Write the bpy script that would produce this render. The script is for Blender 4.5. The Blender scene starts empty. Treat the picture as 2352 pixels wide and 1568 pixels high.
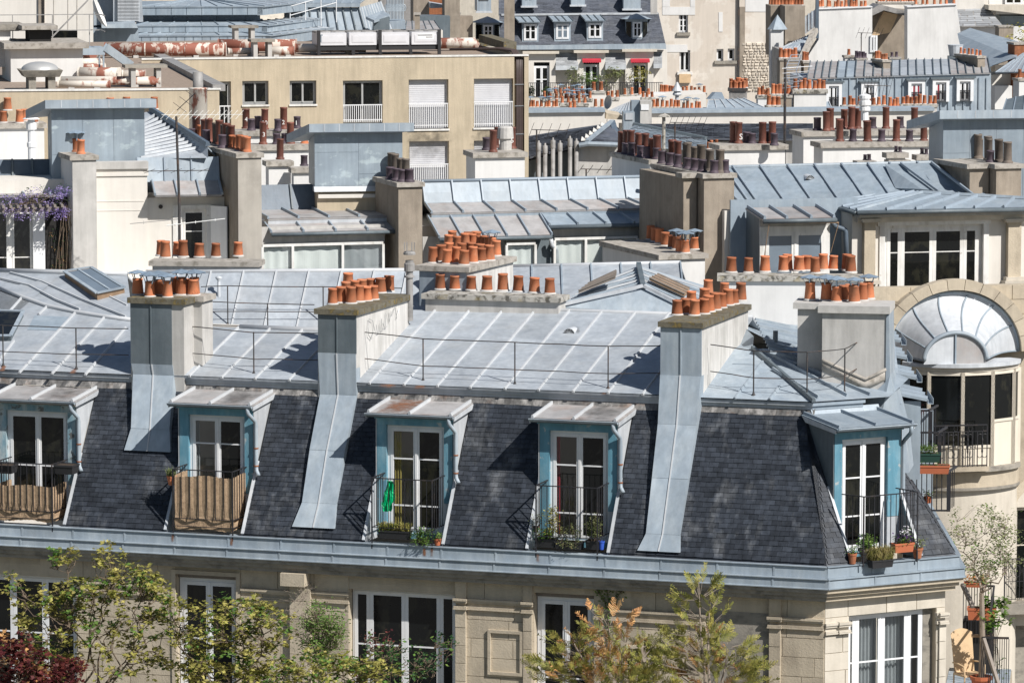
import bpy,math,random
from mathutils import Vector,Matrix
rnd=random.Random(7)
SC=bpy.context.scene
COL=SC.collection
R=math.radians
# camera, sky, sun, exposure
CAM_H=34.0
FPX,CU,CV=10000.0,1176.0,784.0
PITCH=math.atan2(784+351,FPX)
cam=bpy.data.cameras.new('camera');cam_ob=bpy.data.objects.new('camera',cam);COL.objects.link(cam_ob)
cam.sensor_width=36.0;cam.lens=36.0*FPX/2352.0
cam.clip_start=1.0;cam.clip_end=6000.0
cam_ob.location=(0,0,CAM_H);cam_ob.rotation_euler=(R(90)-PITCH,0,0)
SC.camera=cam_ob
SUN_EL=R(44.0)
SUN_DIR=Vector((0.715*math.cos(SUN_EL),-0.699*math.cos(SUN_EL),math.sin(SUN_EL))).normalized()
world=bpy.data.worlds.new('World');SC.world=world;world.use_nodes=True
wn=world.node_tree
bg=wn.nodes['Background'];sky=wn.nodes.new('ShaderNodeTexSky')
sky.sky_type='NISHITA';sky.sun_disc=False
sky.sun_elevation=SUN_EL
sky.sun_rotation=math.atan2(SUN_DIR.x,SUN_DIR.y)
sky.air_density=1.0;sky.dust_density=0.6;sky.ozone_density=1.0
wn.links.new(sky.outputs[0],bg.inputs[0]);bg.inputs[1].default_value=0.055
sun=bpy.data.lights.new('sun','SUN');sun_ob=bpy.data.objects.new('sun',sun);COL.objects.link(sun_ob)
sun.energy=5.0;sun.angle=R(0.5);sun.color=(1.0,0.965,0.92)
sun_ob.rotation_euler=SUN_DIR.to_track_quat('Z','Y').to_euler()
sun_ob.location=(60,-40,120)
SC.view_settings.view_transform='Standard';SC.view_settings.look='None'
SC.view_settings.gamma=1.0;SC.view_settings.use_curve_mapping=False
SC.view_settings.exposure=0.28
# measuring: picture point -> ray
CROP=dict(A=(0,0),B=(850,0),C=(1700,0),D=(0,560),E=(850,560),G=(1700,560),H=(0,1127),I=(850,1127),J=(1700,1127),K=(0,240,3.4093),L=(360,250,3.4093),M=(640,290,3.8239),N=(1400,260,3.408),O=(1820,380,3.1784),P=(2160,680,3.015),Q=(2160,1150,2.815),R=(0,0,4.523),S=(480,0,4.523),T=(960,0,6.533),U=(1300,0,5.6),V=(1320,180,3.92),W=(1660,0,5.004),X=(2100,0,5.113))
_F=Vector((0,math.cos(PITCH),-math.sin(PITCH)));_U=Vector((0,math.sin(PITCH),math.cos(PITCH)))
CAMP=Vector((0,0,CAM_H))
def uv(p):
 if isinstance(p[0],str):
  o=CROP[p[0]];k=o[2] if len(o)>2 else 2.70349
  return((o[0]+p[1]/k)*0.91875,(o[1]+p[2]/k)*0.91875)
 return p[-2:]
def ray(p):
 u,v=uv(p)
 return _F+Vector(((u-CU)/FPX,0,0))-_U*((v-CV)/FPX)
def at(p,d):return CAMP+ray(p)*d
class Frame:
 """local axes of one building: x to the right along its front, y away from the street, z up"""
 def __init__(s,p=None,d=None,deg=0.0,world=None):
  s.O=at(p,d) if world is None else Vector(world)
  s.a=R(deg);s.M=Matrix.Translation(s.O)@Matrix.Rotation(-s.a,4,'Z');s.Mi=s.M.inverted()
 def loc(s,w):return s.Mi@w
 def wor(s,l):return s.M@Vector(l)
 def plane(s,p,q,n):
  c=s.Mi@CAMP;d=s.Mi.to_3x3()@ray(p);n=Vector(n)
  t=(Vector(q)-c).dot(n)/d.dot(n)
  return c+d*t
 def y(s,p,y):return s.plane(p,(0,y,0),(0,1,0))
 def z(s,p,z):return s.plane(p,(0,0,z),(0,0,1))
 def x(s,p,x):return s.plane(p,(x,0,0),(1,0,0))
 def d(s,p,d):return s.Mi@at(p,d)
 def px(s,l):
  w=s.wor(l)-CAMP;f=w.dot(_F)
  return(CU+FPX*w.x/f,CV-FPX*w.dot(_U)/f,f)
# mesh building
class MB:
 def __init__(s):s.v=[];s.f=[];s.m=[];s.cur=0
 def add(s,vs,fs):
  b=len(s.v);s.v+=[tuple(v) for v in vs]
  for f in fs:s.f.append([b+i for i in f]);s.m.append(s.cur)
  return s
 def poly(s,*pts):return s.add(pts,[list(range(len(pts)))])
 def box(s,x0,x1,y0,y1,z0,z1):
  v=[(x0,y0,z0),(x1,y0,z0),(x1,y1,z0),(x0,y1,z0),(x0,y0,z1),(x1,y0,z1),(x1,y1,z1),(x0,y1,z1)]
  return s.add(v,[(0,3,2,1),(4,5,6,7),(0,1,5,4),(1,2,6,5),(2,3,7,6),(3,0,4,7)])
 def hexa(s,a,b):
  n=len(a)
  return s.add(list(a)+list(b),[list(range(n))[::-1],list(range(n,2*n))]+[(i,(i+1)%n,n+(i+1)%n,n+i) for i in range(n)])
 def slab(s,pts,vec):
  pts=[Vector(p) for p in pts];vec=Vector(vec)
  return s.hexa(pts,[p+vec for p in pts])
 def beam(s,p,q,w,h,up=(0,0,1),off=0.0,taper=1.0):
  p=Vector(p);q=Vector(q);d=(q-p).normalized();up=Vector(up)
  sd=d.cross(up)
  if sd.length<1e-5:sd=d.cross(Vector((1,0,0)))
  sd.normalize();n=sd.cross(d).normalized();w2=w/2;t2=w2*taper
  def ring(c):return[c-sd*w2+n*off,c+sd*w2+n*off,c+sd*t2+n*(off+h),c-sd*t2+n*(off+h)]
  return s.hexa(ring(p),ring(q))
 def tube(s,pts,r,n=8,cap=True,r2=None):
  pts=[Vector(p) for p in pts];L=len(pts);vs=[];fs=[]
  pu=None
  for i,p in enumerate(pts):
   d=(pts[min(i+1,L-1)]-pts[max(i-1,0)]).normalized()
   if pu is None:
    pu=d.orthogonal().normalized()
   else:
    pu=(pu-d*pu.dot(d)).normalized()
   w=d.cross(pu);rr=r if r2 is None else r+(r2-r)*i/max(1,L-1)
   for k in range(n):
    a=2*math.pi*k/n;vs.append(p+(pu*math.cos(a)+w*math.sin(a))*rr)
  for i in range(L-1):
   for k in range(n):
    fs.append((i*n+k,i*n+(k+1)%n,(i+1)*n+(k+1)%n,(i+1)*n+k))
  if cap:fs.append(list(range(n))[::-1]);fs.append([(L-1)*n+k for k in range(n)])
  return s.add(vs,fs)
 def lathe(s,c,prof,n=12,sx=1.0,sy=1.0,a0=0.0,capb=False,capt=False):
  c=Vector(c);vs=[];fs=[]
  for r,z in prof:
   for k in range(n):
    a=a0+2*math.pi*k/n;vs.append(c+Vector((r*sx*math.cos(a),r*sy*math.sin(a),z)))
  for i in range(len(prof)-1):
   for k in range(n):
    fs.append((i*n+k,i*n+(k+1)%n,(i+1)*n+(k+1)%n,(i+1)*n+k))
  if capb:fs.append(list(range(n))[::-1])
  if capt:fs.append([(len(prof)-1)*n+k for k in range(n)])
  return s.add(vs,fs)
 def mesh(s,name,mats,smooth=False):
  me=bpy.data.meshes.new(name);me.from_pydata(s.v,[],s.f)
  for m in mats if isinstance(mats,(list,tuple)) else[mats]:me.materials.append(m)
  if any(s.m):me.polygons.foreach_set('material_index',s.m)
  if smooth:me.polygons.foreach_set('use_smooth',[True]*len(s.f))
  me.update();return me
WM={}
def thing(name,label,cat,F=None,world=None,group=None,base=0.0):
 o=bpy.data.objects.new(name,None);COL.objects.link(o);o.empty_display_size=0.5
 M=Matrix.Translation((F.O.x,F.O.y,base))@Matrix.Rotation(-F.a,4,'Z') if F is not None else Matrix.Translation(world)
 o.matrix_world=M;WM[o.name]=M.copy()
 o['label']=label;o['category']=cat
 if group:o['group']=group
 return o
def link(o,parent,M):
 COL.objects.link(o)
 if parent is not None:
  o.parent=parent;o.matrix_basis=WM[parent.name].inverted()@M
 else:o.matrix_basis=M
 WM[o.name]=M.copy()
 return o
def part(parent,name,mb,mats,F=None,smooth=False,M=None,label=None,kind=None):
 """one mesh object under its thing; the mesh is in the axes of frame F"""
 me=mb.mesh(name,mats,smooth) if isinstance(mb,MB) else mb
 o=bpy.data.objects.new(name,me)
 if M is None:M=F.M if F is not None else(WM[parent.name] if parent is not None else Matrix.Identity(4))
 if label:o['label']=label
 if kind:o['kind']=kind
 return link(o,parent,M)
def solo(name,label,cat,mb,mats,F=None,M=None,smooth=False,group=None,kind=None):
 o=part(None,name,mb,mats,F,smooth,M)
 if kind:o['kind']=kind
 else:o['label']=label;o['category']=cat
 if group:o['group']=group
 return o
def place(parent,name,me,F,l,rz=0.0,sc=1.0,rx=0.0,label=None):
 o=bpy.data.objects.new(name,me)
 s=sc if isinstance(sc,(tuple,list)) else(sc,sc,sc)
 M=F.M@Matrix.Translation(l)@Matrix.Rotation(rz,4,'Z')@Matrix.Rotation(rx,4,'X')@Matrix.Diagonal((*s,1))
 if label:o['label']=label
 return link(o,parent,M)
# materials
def mk(name,base,var=0.12,scale=1.2,rough=0.75,streak=0.0,bump=0.0,bscale=30.0,rand=0.0,second=None,s2=0.5,s2lo=0.5,s2hi=0.62,s2scale=1.5,s2stretch=1.0,metal=0.0,spec=0.4,third=None,s3=0.5,s3scale=0.6,s3lo=0.52,s3hi=0.7,trans=0.0):
 m=bpy.data.materials.new(name);m.use_nodes=True;t=m.node_tree;N=t.nodes;L=t.links
 b=N['Principled BSDF'];b.inputs['Roughness'].default_value=rough;b.inputs['Metallic'].default_value=metal
 b.inputs['Specular IOR Level'].default_value=spec
 g=N.new('ShaderNodeNewGeometry')
 def mapv(sx,sy,sz):
  mp=N.new('ShaderNodeMapping');L.new(g.outputs['Position'],mp.inputs[0]);mp.inputs['Scale'].default_value=(sx,sy,sz);return mp.outputs[0]
 def noise(sc,stretch=1.0,det=5.0):
  n=N.new('ShaderNodeTexNoise');n.inputs['Scale'].default_value=1.0;n.inputs['Detail'].default_value=det;n.inputs['Roughness'].default_value=0.62
  L.new(mapv(sc,sc,sc/stretch),n.inputs['Vector']);return n.outputs[0]
 def ramp(src,lo,hi):
  r=N.new('ShaderNodeMapRange');L.new(src,r.inputs[0]);r.inputs[1].default_value=lo;r.inputs[2].default_value=hi;r.inputs[3].default_value=0;r.inputs[4].default_value=1;return r.outputs[0]
 def mathn(op,a,bb):
  n=N.new('ShaderNodeMath');n.operation=op
  for i,x in enumerate((a,bb)):
   if isinstance(x,(int,float)):n.inputs[i].default_value=x
   else:L.new(x,n.inputs[i])
  return n.outputs[0]
 def mix(fac,a,bb,mode='MIX'):
  n=N.new('ShaderNodeMix');n.data_type='RGBA';n.blend_type=mode
  if isinstance(fac,(int,float)):n.inputs[0].default_value=fac
  else:L.new(fac,n.inputs[0])
  for k,x in((6,a),(7,bb)):
   if isinstance(x,tuple):n.inputs[k].default_value=(*x,1)
   else:L.new(x,n.inputs[k])
  return n.outputs[2]
 c=base
 if second is not None:c=mix(mathn('MULTIPLY',ramp(noise(s2scale,s2stretch),s2lo,s2hi),s2),c,second)
 if third is not None:c=mix(mathn('MULTIPLY',ramp(noise(s3scale,1.0,8.0),s3lo,s3hi),s3),c,third)
 val=ramp(noise(scale),0.25,0.75);val=mathn('MULTIPLY_ADD',val,2*var);N.active=None
 val.node.inputs[2].default_value=1-var
 if streak:
  sv=mathn('MULTIPLY_ADD',ramp(noise(7.0,14.0,3.0),0.3,0.7),2*streak);sv.node.inputs[2].default_value=1-streak
  val=mathn('MULTIPLY',val,sv)
 if rand:
  oi=N.new('ShaderNodeObjectInfo')
  fr=mathn('FRACT',mathn('ADD',oi.outputs['Random'],g.outputs['Random Per Island']),0)
  rv=mathn('MULTIPLY_ADD',fr,2*rand);rv.node.inputs[2].default_value=1-rand
  val=mathn('MULTIPLY',val,rv)
 h=N.new('ShaderNodeHueSaturation');L.new(val,h.inputs['Value'])
 if isinstance(c,tuple):h.inputs['Color'].default_value=(*c,1)
 else:L.new(c,h.inputs['Color'])
 L.new(h.outputs[0],b.inputs['Base Color'])
 if bump:
  bp=N.new('ShaderNodeBump');bp.inputs['Strength'].default_value=bump;bp.inputs['Distance'].default_value=0.02
  L.new(noise(bscale,1.0,4.0),bp.inputs['Height']);L.new(bp.outputs[0],b.inputs['Normal'])
 if trans:
  tr=N.new('ShaderNodeBsdfTranslucent');L.new(h.outputs[0],tr.inputs[0]);ms=N.new('ShaderNodeMixShader');ms.inputs[0].default_value=trans
  L.new(b.outputs[0],ms.inputs[1]);L.new(tr.outputs[0],ms.inputs[2]);L.new(ms.outputs[0],N['Material Output'].inputs[0])
 return m
M_={}
def zincmat(n,base,sec,thi,s2=0.6,s3=0.35,rough=0.5):M_[n]=mk(n,base,0.10,2.2,rough,0.09,0.35,3.0,0.10,sec,s2,0.42,0.66,2.2,2.6,0.0,0.45,thi,s3,0.9,0.5,0.75)
zincmat('zinc_light',(0.355,0.385,0.415),(0.27,0.30,0.335),(0.34,0.33,0.315),0.75,0.4)
zincmat('zinc_front',(0.275,0.325,0.37),(0.40,0.445,0.475),(0.205,0.245,0.29),0.6,0.5)
zincmat('zinc_blue',(0.24,0.29,0.335),(0.31,0.355,0.39),(0.20,0.235,0.27))
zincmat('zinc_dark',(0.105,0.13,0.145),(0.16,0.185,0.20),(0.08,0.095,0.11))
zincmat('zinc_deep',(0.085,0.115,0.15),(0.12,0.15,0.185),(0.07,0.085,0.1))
zincmat('zinc_dirty',(0.36,0.35,0.345),(0.25,0.24,0.235),(0.34,0.17,0.09),0.7,0.35)
zincmat('zinc_white',(0.50,0.52,0.54),(0.38,0.41,0.44),(0.32,0.33,0.35),0.55,0.4)
M_['batten']=mk('batten',(0.47,0.485,0.50),0.08,4,0.45,0,0.0,30,0.05)
M_['batten_blue']=mk('batten_blue',(0.27,0.32,0.37),0.08,4,0.45,0,0.0,30,0.05)
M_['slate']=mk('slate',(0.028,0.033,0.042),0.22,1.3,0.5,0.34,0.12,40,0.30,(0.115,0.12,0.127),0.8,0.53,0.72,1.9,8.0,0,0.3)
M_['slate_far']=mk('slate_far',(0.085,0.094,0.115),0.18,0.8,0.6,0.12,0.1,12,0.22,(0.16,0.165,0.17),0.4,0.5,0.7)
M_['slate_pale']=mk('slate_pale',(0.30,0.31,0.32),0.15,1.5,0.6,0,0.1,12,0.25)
M_['flash_stain']=mk('flash_stain',(0.14,0.135,0.13),0.25,3,0.6,0.5,0.1,30,0.15,(0.30,0.285,0.27),0.8,0.5,0.60,5,8.0,0,0.4,(0.23,0.13,0.08),0.5,2.0,0.55,0.7)
M_['terracotta']=mk('terracotta',(0.45,0.155,0.072),0.18,5,0.75,0,0.12,30,0.38,(0.33,0.15,0.085),0.75,0.47,0.66,4,1.5,0,0.3,(0.55,0.36,0.25),0.25,7.0,0.6,0.75)
M_['pot_brown']=mk('pot_brown',(0.135,0.05,0.036),0.2,5,0.55,0,0.1,30,0.3,(0.20,0.075,0.05),0.6)
M_['pot_grey']=mk('pot_grey',(0.13,0.105,0.085),0.2,5,0.7,0,0.1,30,0.3,(0.07,0.065,0.065),0.6)
M_['pot_violet']=mk('pot_violet',(0.075,0.055,0.07),0.2,5,0.6,0,0.1,30,0.25)
M_['mortar']=mk('mortar',(0.46,0.445,0.42),0.15,6,0.9,0,0.2,40)
M_['cap']=mk('cap',(0.42,0.40,0.36),0.2,4,0.95,0,0.35,45,0.05,(0.06,0.055,0.045),0.85,0.50,0.60,5.0,1.0,0,0.2,(0.24,0.19,0.08),0.5,3.0,0.55,0.64)
M_['cap_moss']=mk('cap_moss',(0.155,0.14,0.105),0.25,4,0.95,0,0.4,45,0.05,(0.05,0.045,0.035),0.8,0.48,0.60,6.0,1.0,0,0.2,(0.30,0.22,0.07),0.6,6.0,0.54,0.64)
M_['cap_pale']=mk('cap_pale',(0.38,0.35,0.31),0.2,4,0.95,0,0.3,45,0.05,(0.18,0.16,0.13),0.7,0.5,0.62,5.0)
M_['plaster_white']=mk('plaster_white',(0.67,0.66,0.64),0.05,1.2,0.9,0.04,0.05,20,0,(0.53,0.52,0.50),0.6,0.48,0.68,1.0,3.0)
M_['plaster_cream']=mk('plaster_cream',(0.66,0.625,0.57),0.05,1.2,0.9,0.04,0.06,20,0,(0.55,0.51,0.45),0.5,0.52,0.72,1.0,3.0)
M_['plaster_stained']=mk('plaster_stained',(0.55,0.535,0.51),0.10,1.5,0.9,0.14,0.15,25,0,(0.37,0.36,0.335),0.7,0.47,0.64,1.6,4.0,0,0.2,(0.62,0.60,0.57),0.5,1.3)
M_['plaster_grey']=mk('plaster_grey',(0.47,0.455,0.43),0.10,1.5,0.9,0.09,0.12,25,0,(0.33,0.32,0.30),0.6,0.48,0.66,1.8,3.0,0,0.2,(0.58,0.56,0.53),0.5,1.3)
M_['plaster_warm']=mk('plaster_warm',(0.30,0.255,0.205),0.16,2.0,0.95,0.10,0.35,35,0,(0.20,0.17,0.135),0.6,0.48,0.66,1.5,3.0,0,0.2,(0.38,0.33,0.27),0.5,1.3)
M_['render_beige']=mk('render_beige',(0.49,0.415,0.305),0.09,1.6,0.95,0.09,0.35,24,0,(0.36,0.31,0.225),0.55,0.5,0.7,0.7,3.0,0,0.2,(0.28,0.24,0.175),0.2,0.9,0.58,0.72)
M_['stone']=mk('stone',(0.47,0.405,0.31),0.10,2.5,0.95,0.06,0.45,22,0.10,(0.33,0.28,0.215),0.6,0.5,0.68,1.6,1.6,0,0.2,(0.17,0.15,0.125),0.4,1.0,0.58,0.74)
M_['stone_grey']=mk('stone_grey',(0.30,0.275,0.235),0.14,2.5,0.95,0.06,0.4,22,0.06,(0.15,0.14,0.125),0.7,0.48,0.64,2.5,0.6,0,0.2,(0.10,0.095,0.085),0.5,1.2,0.55,0.7)
M_['stone_pale']=mk('stone_pale',(0.56,0.51,0.43),0.08,2.0,0.95,0.06,0.2,22,0.05,(0.42,0.38,0.31),0.6,0.5,0.68,1.6,1.6)
M_['blue_paint']=mk('blue_paint',(0.105,0.255,0.335),0.12,2.0,0.6,0.14,0.2,30,0.08,(0.22,0.36,0.42),0.75,0.48,0.66,3.0,3.0,0,0.4,(0.42,0.43,0.42),0.8,4.5,0.62,0.67)
M_['blue_worn']=mk('blue_worn',(0.19,0.305,0.36),0.14,3.0,0.7,0.14,0.25,30,0.06,(0.42,0.46,0.46),0.8,0.46,0.60,4.0,2.5,0,0.3,(0.10,0.09,0.08),0.85,5.0,0.60,0.65)
M_['white_paint']=mk('white_paint',(0.74,0.745,0.75),0.05,3,0.5,0.04,0.03,30,0.03,(0.6,0.59,0.57),0.4)
M_['white_worn']=mk('white_worn',(0.70,0.69,0.66),0.07,3,0.6,0.08,0.1,30,0.03,(0.50,0.47,0.42),0.6,0.5,0.66,4,3,0,0.4,(0.25,0.20,0.15),0.6,6,0.64,0.7)
M_['iron']=mk('iron',(0.022,0.022,0.026),0.15,8,0.5,0,0.1,40,0.1,(0.07,0.05,0.04),0.6,0.55,0.68,4)
M_['iron_rust']=mk('iron_rust',(0.045,0.042,0.042),0.2,8,0.6,0,0.1,40,0.1,(0.14,0.075,0.045),0.6,0.52,0.66,3)
M_['rust']=mk('rust',(0.26,0.10,0.045),0.3,6,0.85,0.2,0.1,40)
M_['glass']=mk('glass',(0.007,0.008,0.008),0.3,0.8,0.05,0,0.05,2.0,0,(0.022,0.022,0.016),0.8,0.52,0.60,2.2,1.5,spec=0.3)  # lighter patches in the pane colour stand in for reflected trees
M_['glass_sky']=mk('glass_sky',(0.16,0.20,0.24),0.2,0.8,0.10,0,0,30,0,None,spec=0.6)
M_['dark']=mk('dark',(0.018,0.017,0.016),0.2,1,0.8)
M_['curtain_white']=mk('curtain_white',(0.78,0.78,0.75),0.05,3,0.7,0.04,0,30,0,(0.6,0.61,0.6),0.4,spec=0.5)
M_['curtain_grey']=mk('curtain_grey',(0.34,0.35,0.36),0.08,4,0.8,0.1,0,30)
M_['curtain_yellow']=mk('curtain_yellow',(0.34,0.27,0.08),0.1,4,0.8,0.15)
M_['curtain_red']=mk('curtain_red',(0.30,0.02,0.035),0.1,4,0.8,0.15)
M_['wicker']=mk('wicker',(0.39,0.275,0.175),0.18,3,0.9,0.05,0.9,55,0.05,(0.24,0.16,0.10),0.6,0.48,0.62,14)
M_['wicker_pale']=mk('wicker_pale',(0.60,0.43,0.26),0.12,3,0.85,0,0.7,60)
M_['wood']=mk('wood',(0.30,0.20,0.125),0.15,4,0.8,0.1,0.2,30,0.12)
M_['wood_grey']=mk('wood_grey',(0.22,0.19,0.165),0.15,4,0.85,0.1,0.2,30,0.12)
M_['bark']=mk('bark',(0.15,0.112,0.08),0.25,8,0.95,0,0.4,30,0.15)
M_['bark_pale']=mk('bark_pale',(0.25,0.205,0.165),0.2,8,0.95,0,0.3,30,0.15)
def leafmat(n,a,b2,rand=0.35,tr=0.3):M_[n]=mk(n,a,0.2,3.0,0.55,0,0,30,rand,b2,0.9,0.42,0.6,4.0,spec=0.35,trans=tr)
leafmat('leaf_yellow',(0.28,0.285,0.06),(0.42,0.36,0.12))
leafmat('leaf_green',(0.09,0.19,0.035),(0.17,0.25,0.055))
leafmat('leaf_dark',(0.022,0.062,0.022),(0.05,0.11,0.035))
leafmat('leaf_red',(0.085,0.018,0.022),(0.16,0.04,0.03))
leafmat('leaf_orange',(0.50,0.24,0.09),(0.55,0.34,0.14))
leafmat('leaf_olive',(0.16,0.20,0.075),(0.25,0.26,0.12))
leafmat('leaf_conifer',(0.20,0.215,0.05),(0.36,0.31,0.08))
leafmat('petal_violet',(0.27,0.20,0.50),(0.50,0.42,0.68),0.3,0.3)
leafmat('petal_white',(0.75,0.73,0.75),(0.55,0.5,0.62),0.1,0.2)
leafmat('petal_purple',(0.07,0.02,0.12),(0.14,0.05,0.2),0.2,0.2)
leafmat('petal_orange',(0.55,0.14,0.03),(0.5,0.3,0.04),0.2,0.2)
leafmat('grass_dry',(0.22,0.20,0.07),(0.36,0.29,0.13))
def plain(n,c,rough=0.6,rand=0.0,**k):M_[n]=mk(n,c,0.08,3,rough,0,0,30,rand,**k)
plain('plastic_black',(0.025,0.025,0.027));plain('plastic_green',(0.0,0.42,0.16),0.4);plain('plastic_dkgreen',(0.02,0.06,0.045))
plain('plastic_terra',(0.44,0.13,0.06));plain('plastic_blue',(0.03,0.09,0.45));plain('white_gloss',(0.62,0.62,0.64),0.4)
plain('steel',(0.55,0.57,0.6),0.3,metal=0.8);plain('alu',(0.45,0.45,0.44),0.45,metal=0.3);plain('red_cloth',(0.45,0.03,0.05),0.8)
plain('soil',(0.05,0.035,0.025),0.95);plain('asphalt',(0.055,0.055,0.057),0.9);plain('pavement',(0.22,0.21,0.20),0.9);plain('garden',(0.035,0.05,0.018),0.95)
plain('ink',(0.03,0.03,0.035),0.7);plain('chalk',(0.75,0.75,0.72),0.8);plain('gravel',(0.30,0.235,0.185),0.95,second=(0.18,0.14,0.11),s2=0.8,s2scale=12.0)
M_['pipe_rusty']=mk('pipe_rusty',(0.62,0.57,0.50),0.10,2,0.75,0,0.15,20,0,(0.24,0.075,0.045),0.95,0.50,0.56,1.6,3.0)
M_['pipe_very_rusty']=mk('pipe_very_rusty',(0.58,0.50,0.43),0.10,2,0.75,0,0.15,20,0,(0.25,0.075,0.045),0.95,0.45,0.49,3.2,5.0)
M_['rubble']=mk('rubble',(0.52,0.46,0.38),0.12,2,0.95,0,0.4,20,0.25)
M_['steel_grey']=mk('steel_grey',(0.28,0.27,0.26),0.15,5,0.55,0,0.15,40,0,(0.14,0.135,0.13),0.7)
def clearglass():
 m=bpy.data.materials.new('glass_clear');m.use_nodes=True;t=m.node_tree;t.nodes.clear()
 o=t.nodes.new('ShaderNodeOutputMaterial');ms=t.nodes.new('ShaderNodeMixShader');tr=t.nodes.new('ShaderNodeBsdfTransparent');gl=t.nodes.new('ShaderNodeBsdfGlossy');fr=t.nodes.new('ShaderNodeMath');lw=t.nodes.new('ShaderNodeLayerWeight');pw=t.nodes.new('ShaderNodeMath');pw.operation='POWER';pw.inputs[1].default_value=5.0;fr.operation='MULTIPLY_ADD';fr.inputs[1].default_value=0.9;fr.inputs[2].default_value=0.04;lw.inputs[0].default_value=0.5;t.links.new(lw.outputs['Facing'],pw.inputs[0]);t.links.new(pw.outputs[0],fr.inputs[0])
 tr.inputs[0].default_value=(0.92,0.94,0.94,1);gl.inputs['Roughness'].default_value=0.03
 t.links.new(fr.outputs[0],ms.inputs[0]);t.links.new(tr.outputs[0],ms.inputs[1]);t.links.new(gl.outputs[0],ms.inputs[2]);t.links.new(ms.outputs[0],o.inputs[0]);return m
M_['glass_clear']=clearglass()
def stainmat(n,c,sc,lo,hi,st):
 m=bpy.data.materials.new(n);m.use_nodes=True;t=m.node_tree;N=t.nodes;L=t.links;b=N['Principled BSDF'];b.inputs['Base Color'].default_value=(*c,1);b.inputs['Roughness'].default_value=0.8
 g=N.new('ShaderNodeTexCoord');mp=N.new('ShaderNodeMapping');mp.inputs['Scale'].default_value=st;L.new(g.outputs['Object'],mp.inputs[0]);n1=N.new('ShaderNodeTexNoise');n1 .inputs['Scale'].default_value=sc;n1 .inputs['Detail'].default_value=6;L.new(mp.outputs[0],n1 .inputs[0])
 at_=N.new('ShaderNodeAttribute');at_.attribute_name='fade';mu=N.new('ShaderNodeMath');mu.operation='ADD';L.new(n1 .outputs[0],mu.inputs[0]);L.new(at_.outputs['Fac'],mu.inputs[1]);r=N.new('ShaderNodeMapRange');L.new(mu.outputs[0],r.inputs[0]);r.inputs[1].default_value=lo;r.inputs[2].default_value=hi
 tr=N.new('ShaderNodeBsdfTransparent');ms=N.new('ShaderNodeMixShader');L.new(r.outputs[0],ms.inputs[0]);L.new(tr.outputs[0],ms.inputs[1]);L.new(b.outputs[0],ms.inputs[2]);L.new(ms.outputs[0],N['Material Output'].inputs[0]);return m
M_['rust_stain']=stainmat('rust_stain',(0.23,0.10,0.05),5.0,0.45,0.95,(1,1,1));M_['dirt_stain']=stainmat('dirt_stain',(0.06,0.055,0.05),4.0,0.45,1.5,(1,1,1))
# shared pieces
def lerp(a,b,t):return Vector(a)*(1-t)+Vector(b)*t
def pot_mesh(name,h,rb,rt,mat,flange=False,n=14):
 mb=MB();t=0.018
 prof=[(rb*1.25,0.0),(rb*1.25,0.05),(rb,0.055),(rb,0.09)] if flange else[(rb*1.02,0.0),(rb,0.06)]
 prof+=[(rt*1.0,h-0.05),(rt*1.07,h-0.045),(rt*1.07,h),(rt*0.86,h),(rt*0.80,h-0.16)]
 mb.lathe((0,0,0),prof,n)
 mb.cur=2;mb.lathe((0,0,0),[(0.0,h-0.15),(rt*0.81,h-0.15)],n);mb.cur=0
 if not flange:
  mb.cur=1;mb.lathe((0,0,0),[(rb*1.22,-0.01),(rb*1.15,0.015),(rb*0.98,0.035)],n)
 return mb.mesh(name,[mat,M_['mortar'],M_['dark']],smooth=False)
def smooth_sides(me):
 for p in me.polygons:p.use_smooth=abs(p.normal.z)<0.5
 return me
POT={'t':smooth_sides(pot_mesh('terracotta_pot',0.385,0.135,0.113,M_['terracotta'])),'r':smooth_sides(pot_mesh('straight_terracotta_pot',0.40,0.11,0.108,M_['terracotta'],True)),'b':smooth_sides(pot_mesh('tall_brown_pot',0.66,0.115,0.113,M_['pot_brown'],True)),'v':smooth_sides(pot_mesh('short_violet_pot',0.36,0.115,0.113,M_['pot_violet'],True)),'g':smooth_sides(pot_mesh('tall_grey_pot',0.62,0.115,0.112,M_['pot_grey'],True)),'k':smooth_sides(pot_mesh('short_dark_pot',0.36,0.115,0.112,M_['pot_violet'],True)),}
def small_pot(name,mat):return smooth_sides(pot_mesh(name,0.40,0.12,0.10,mat,n=8))
POT['s']=small_pot('far_terracotta_pot',M_['terracotta'])
def cowl_mesh(name,r,rise,legs,mat,n=8):
 mb=MB();c=(0,0,legs)
 vs=[(0,0,legs+rise)];
 for k in range(2*n):
  a=math.pi*k/n;rr=r*(1.0 if k%2==0 else 0.9);vs.append((rr*math.cos(a),rr*math.sin(a),legs+(0.0 if k%2==0 else 0.018)))
 mb.add(vs,[(0,1+k,1+(k+1)%(2*n)) for k in range(2*n)])
 mb.add([(x*0.98,y*0.98,z-0.012) for x,y,z in vs],[(0,1+(k+1)%(2*n),1+k) for k in range(2*n)])
 for k in range(4):
  a=math.pi/4+k*math.pi/2
  mb.beam((0.10*math.cos(a),0.10*math.sin(a),-0.10),(r*0.72*math.cos(a),r*0.72*math.sin(a),legs+0.03),0.03,0.006)
 return mb.mesh(name,[mat])
M_['zinc_cowl']=mk('zinc_cowl',(0.30,0.38,0.46),0.15,4,0.4,0,0,30,0.2,metal=0.35)
COWL=cowl_mesh('chimney_cowl',0.27,0.085,0.09,M_['zinc_cowl'])
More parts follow.
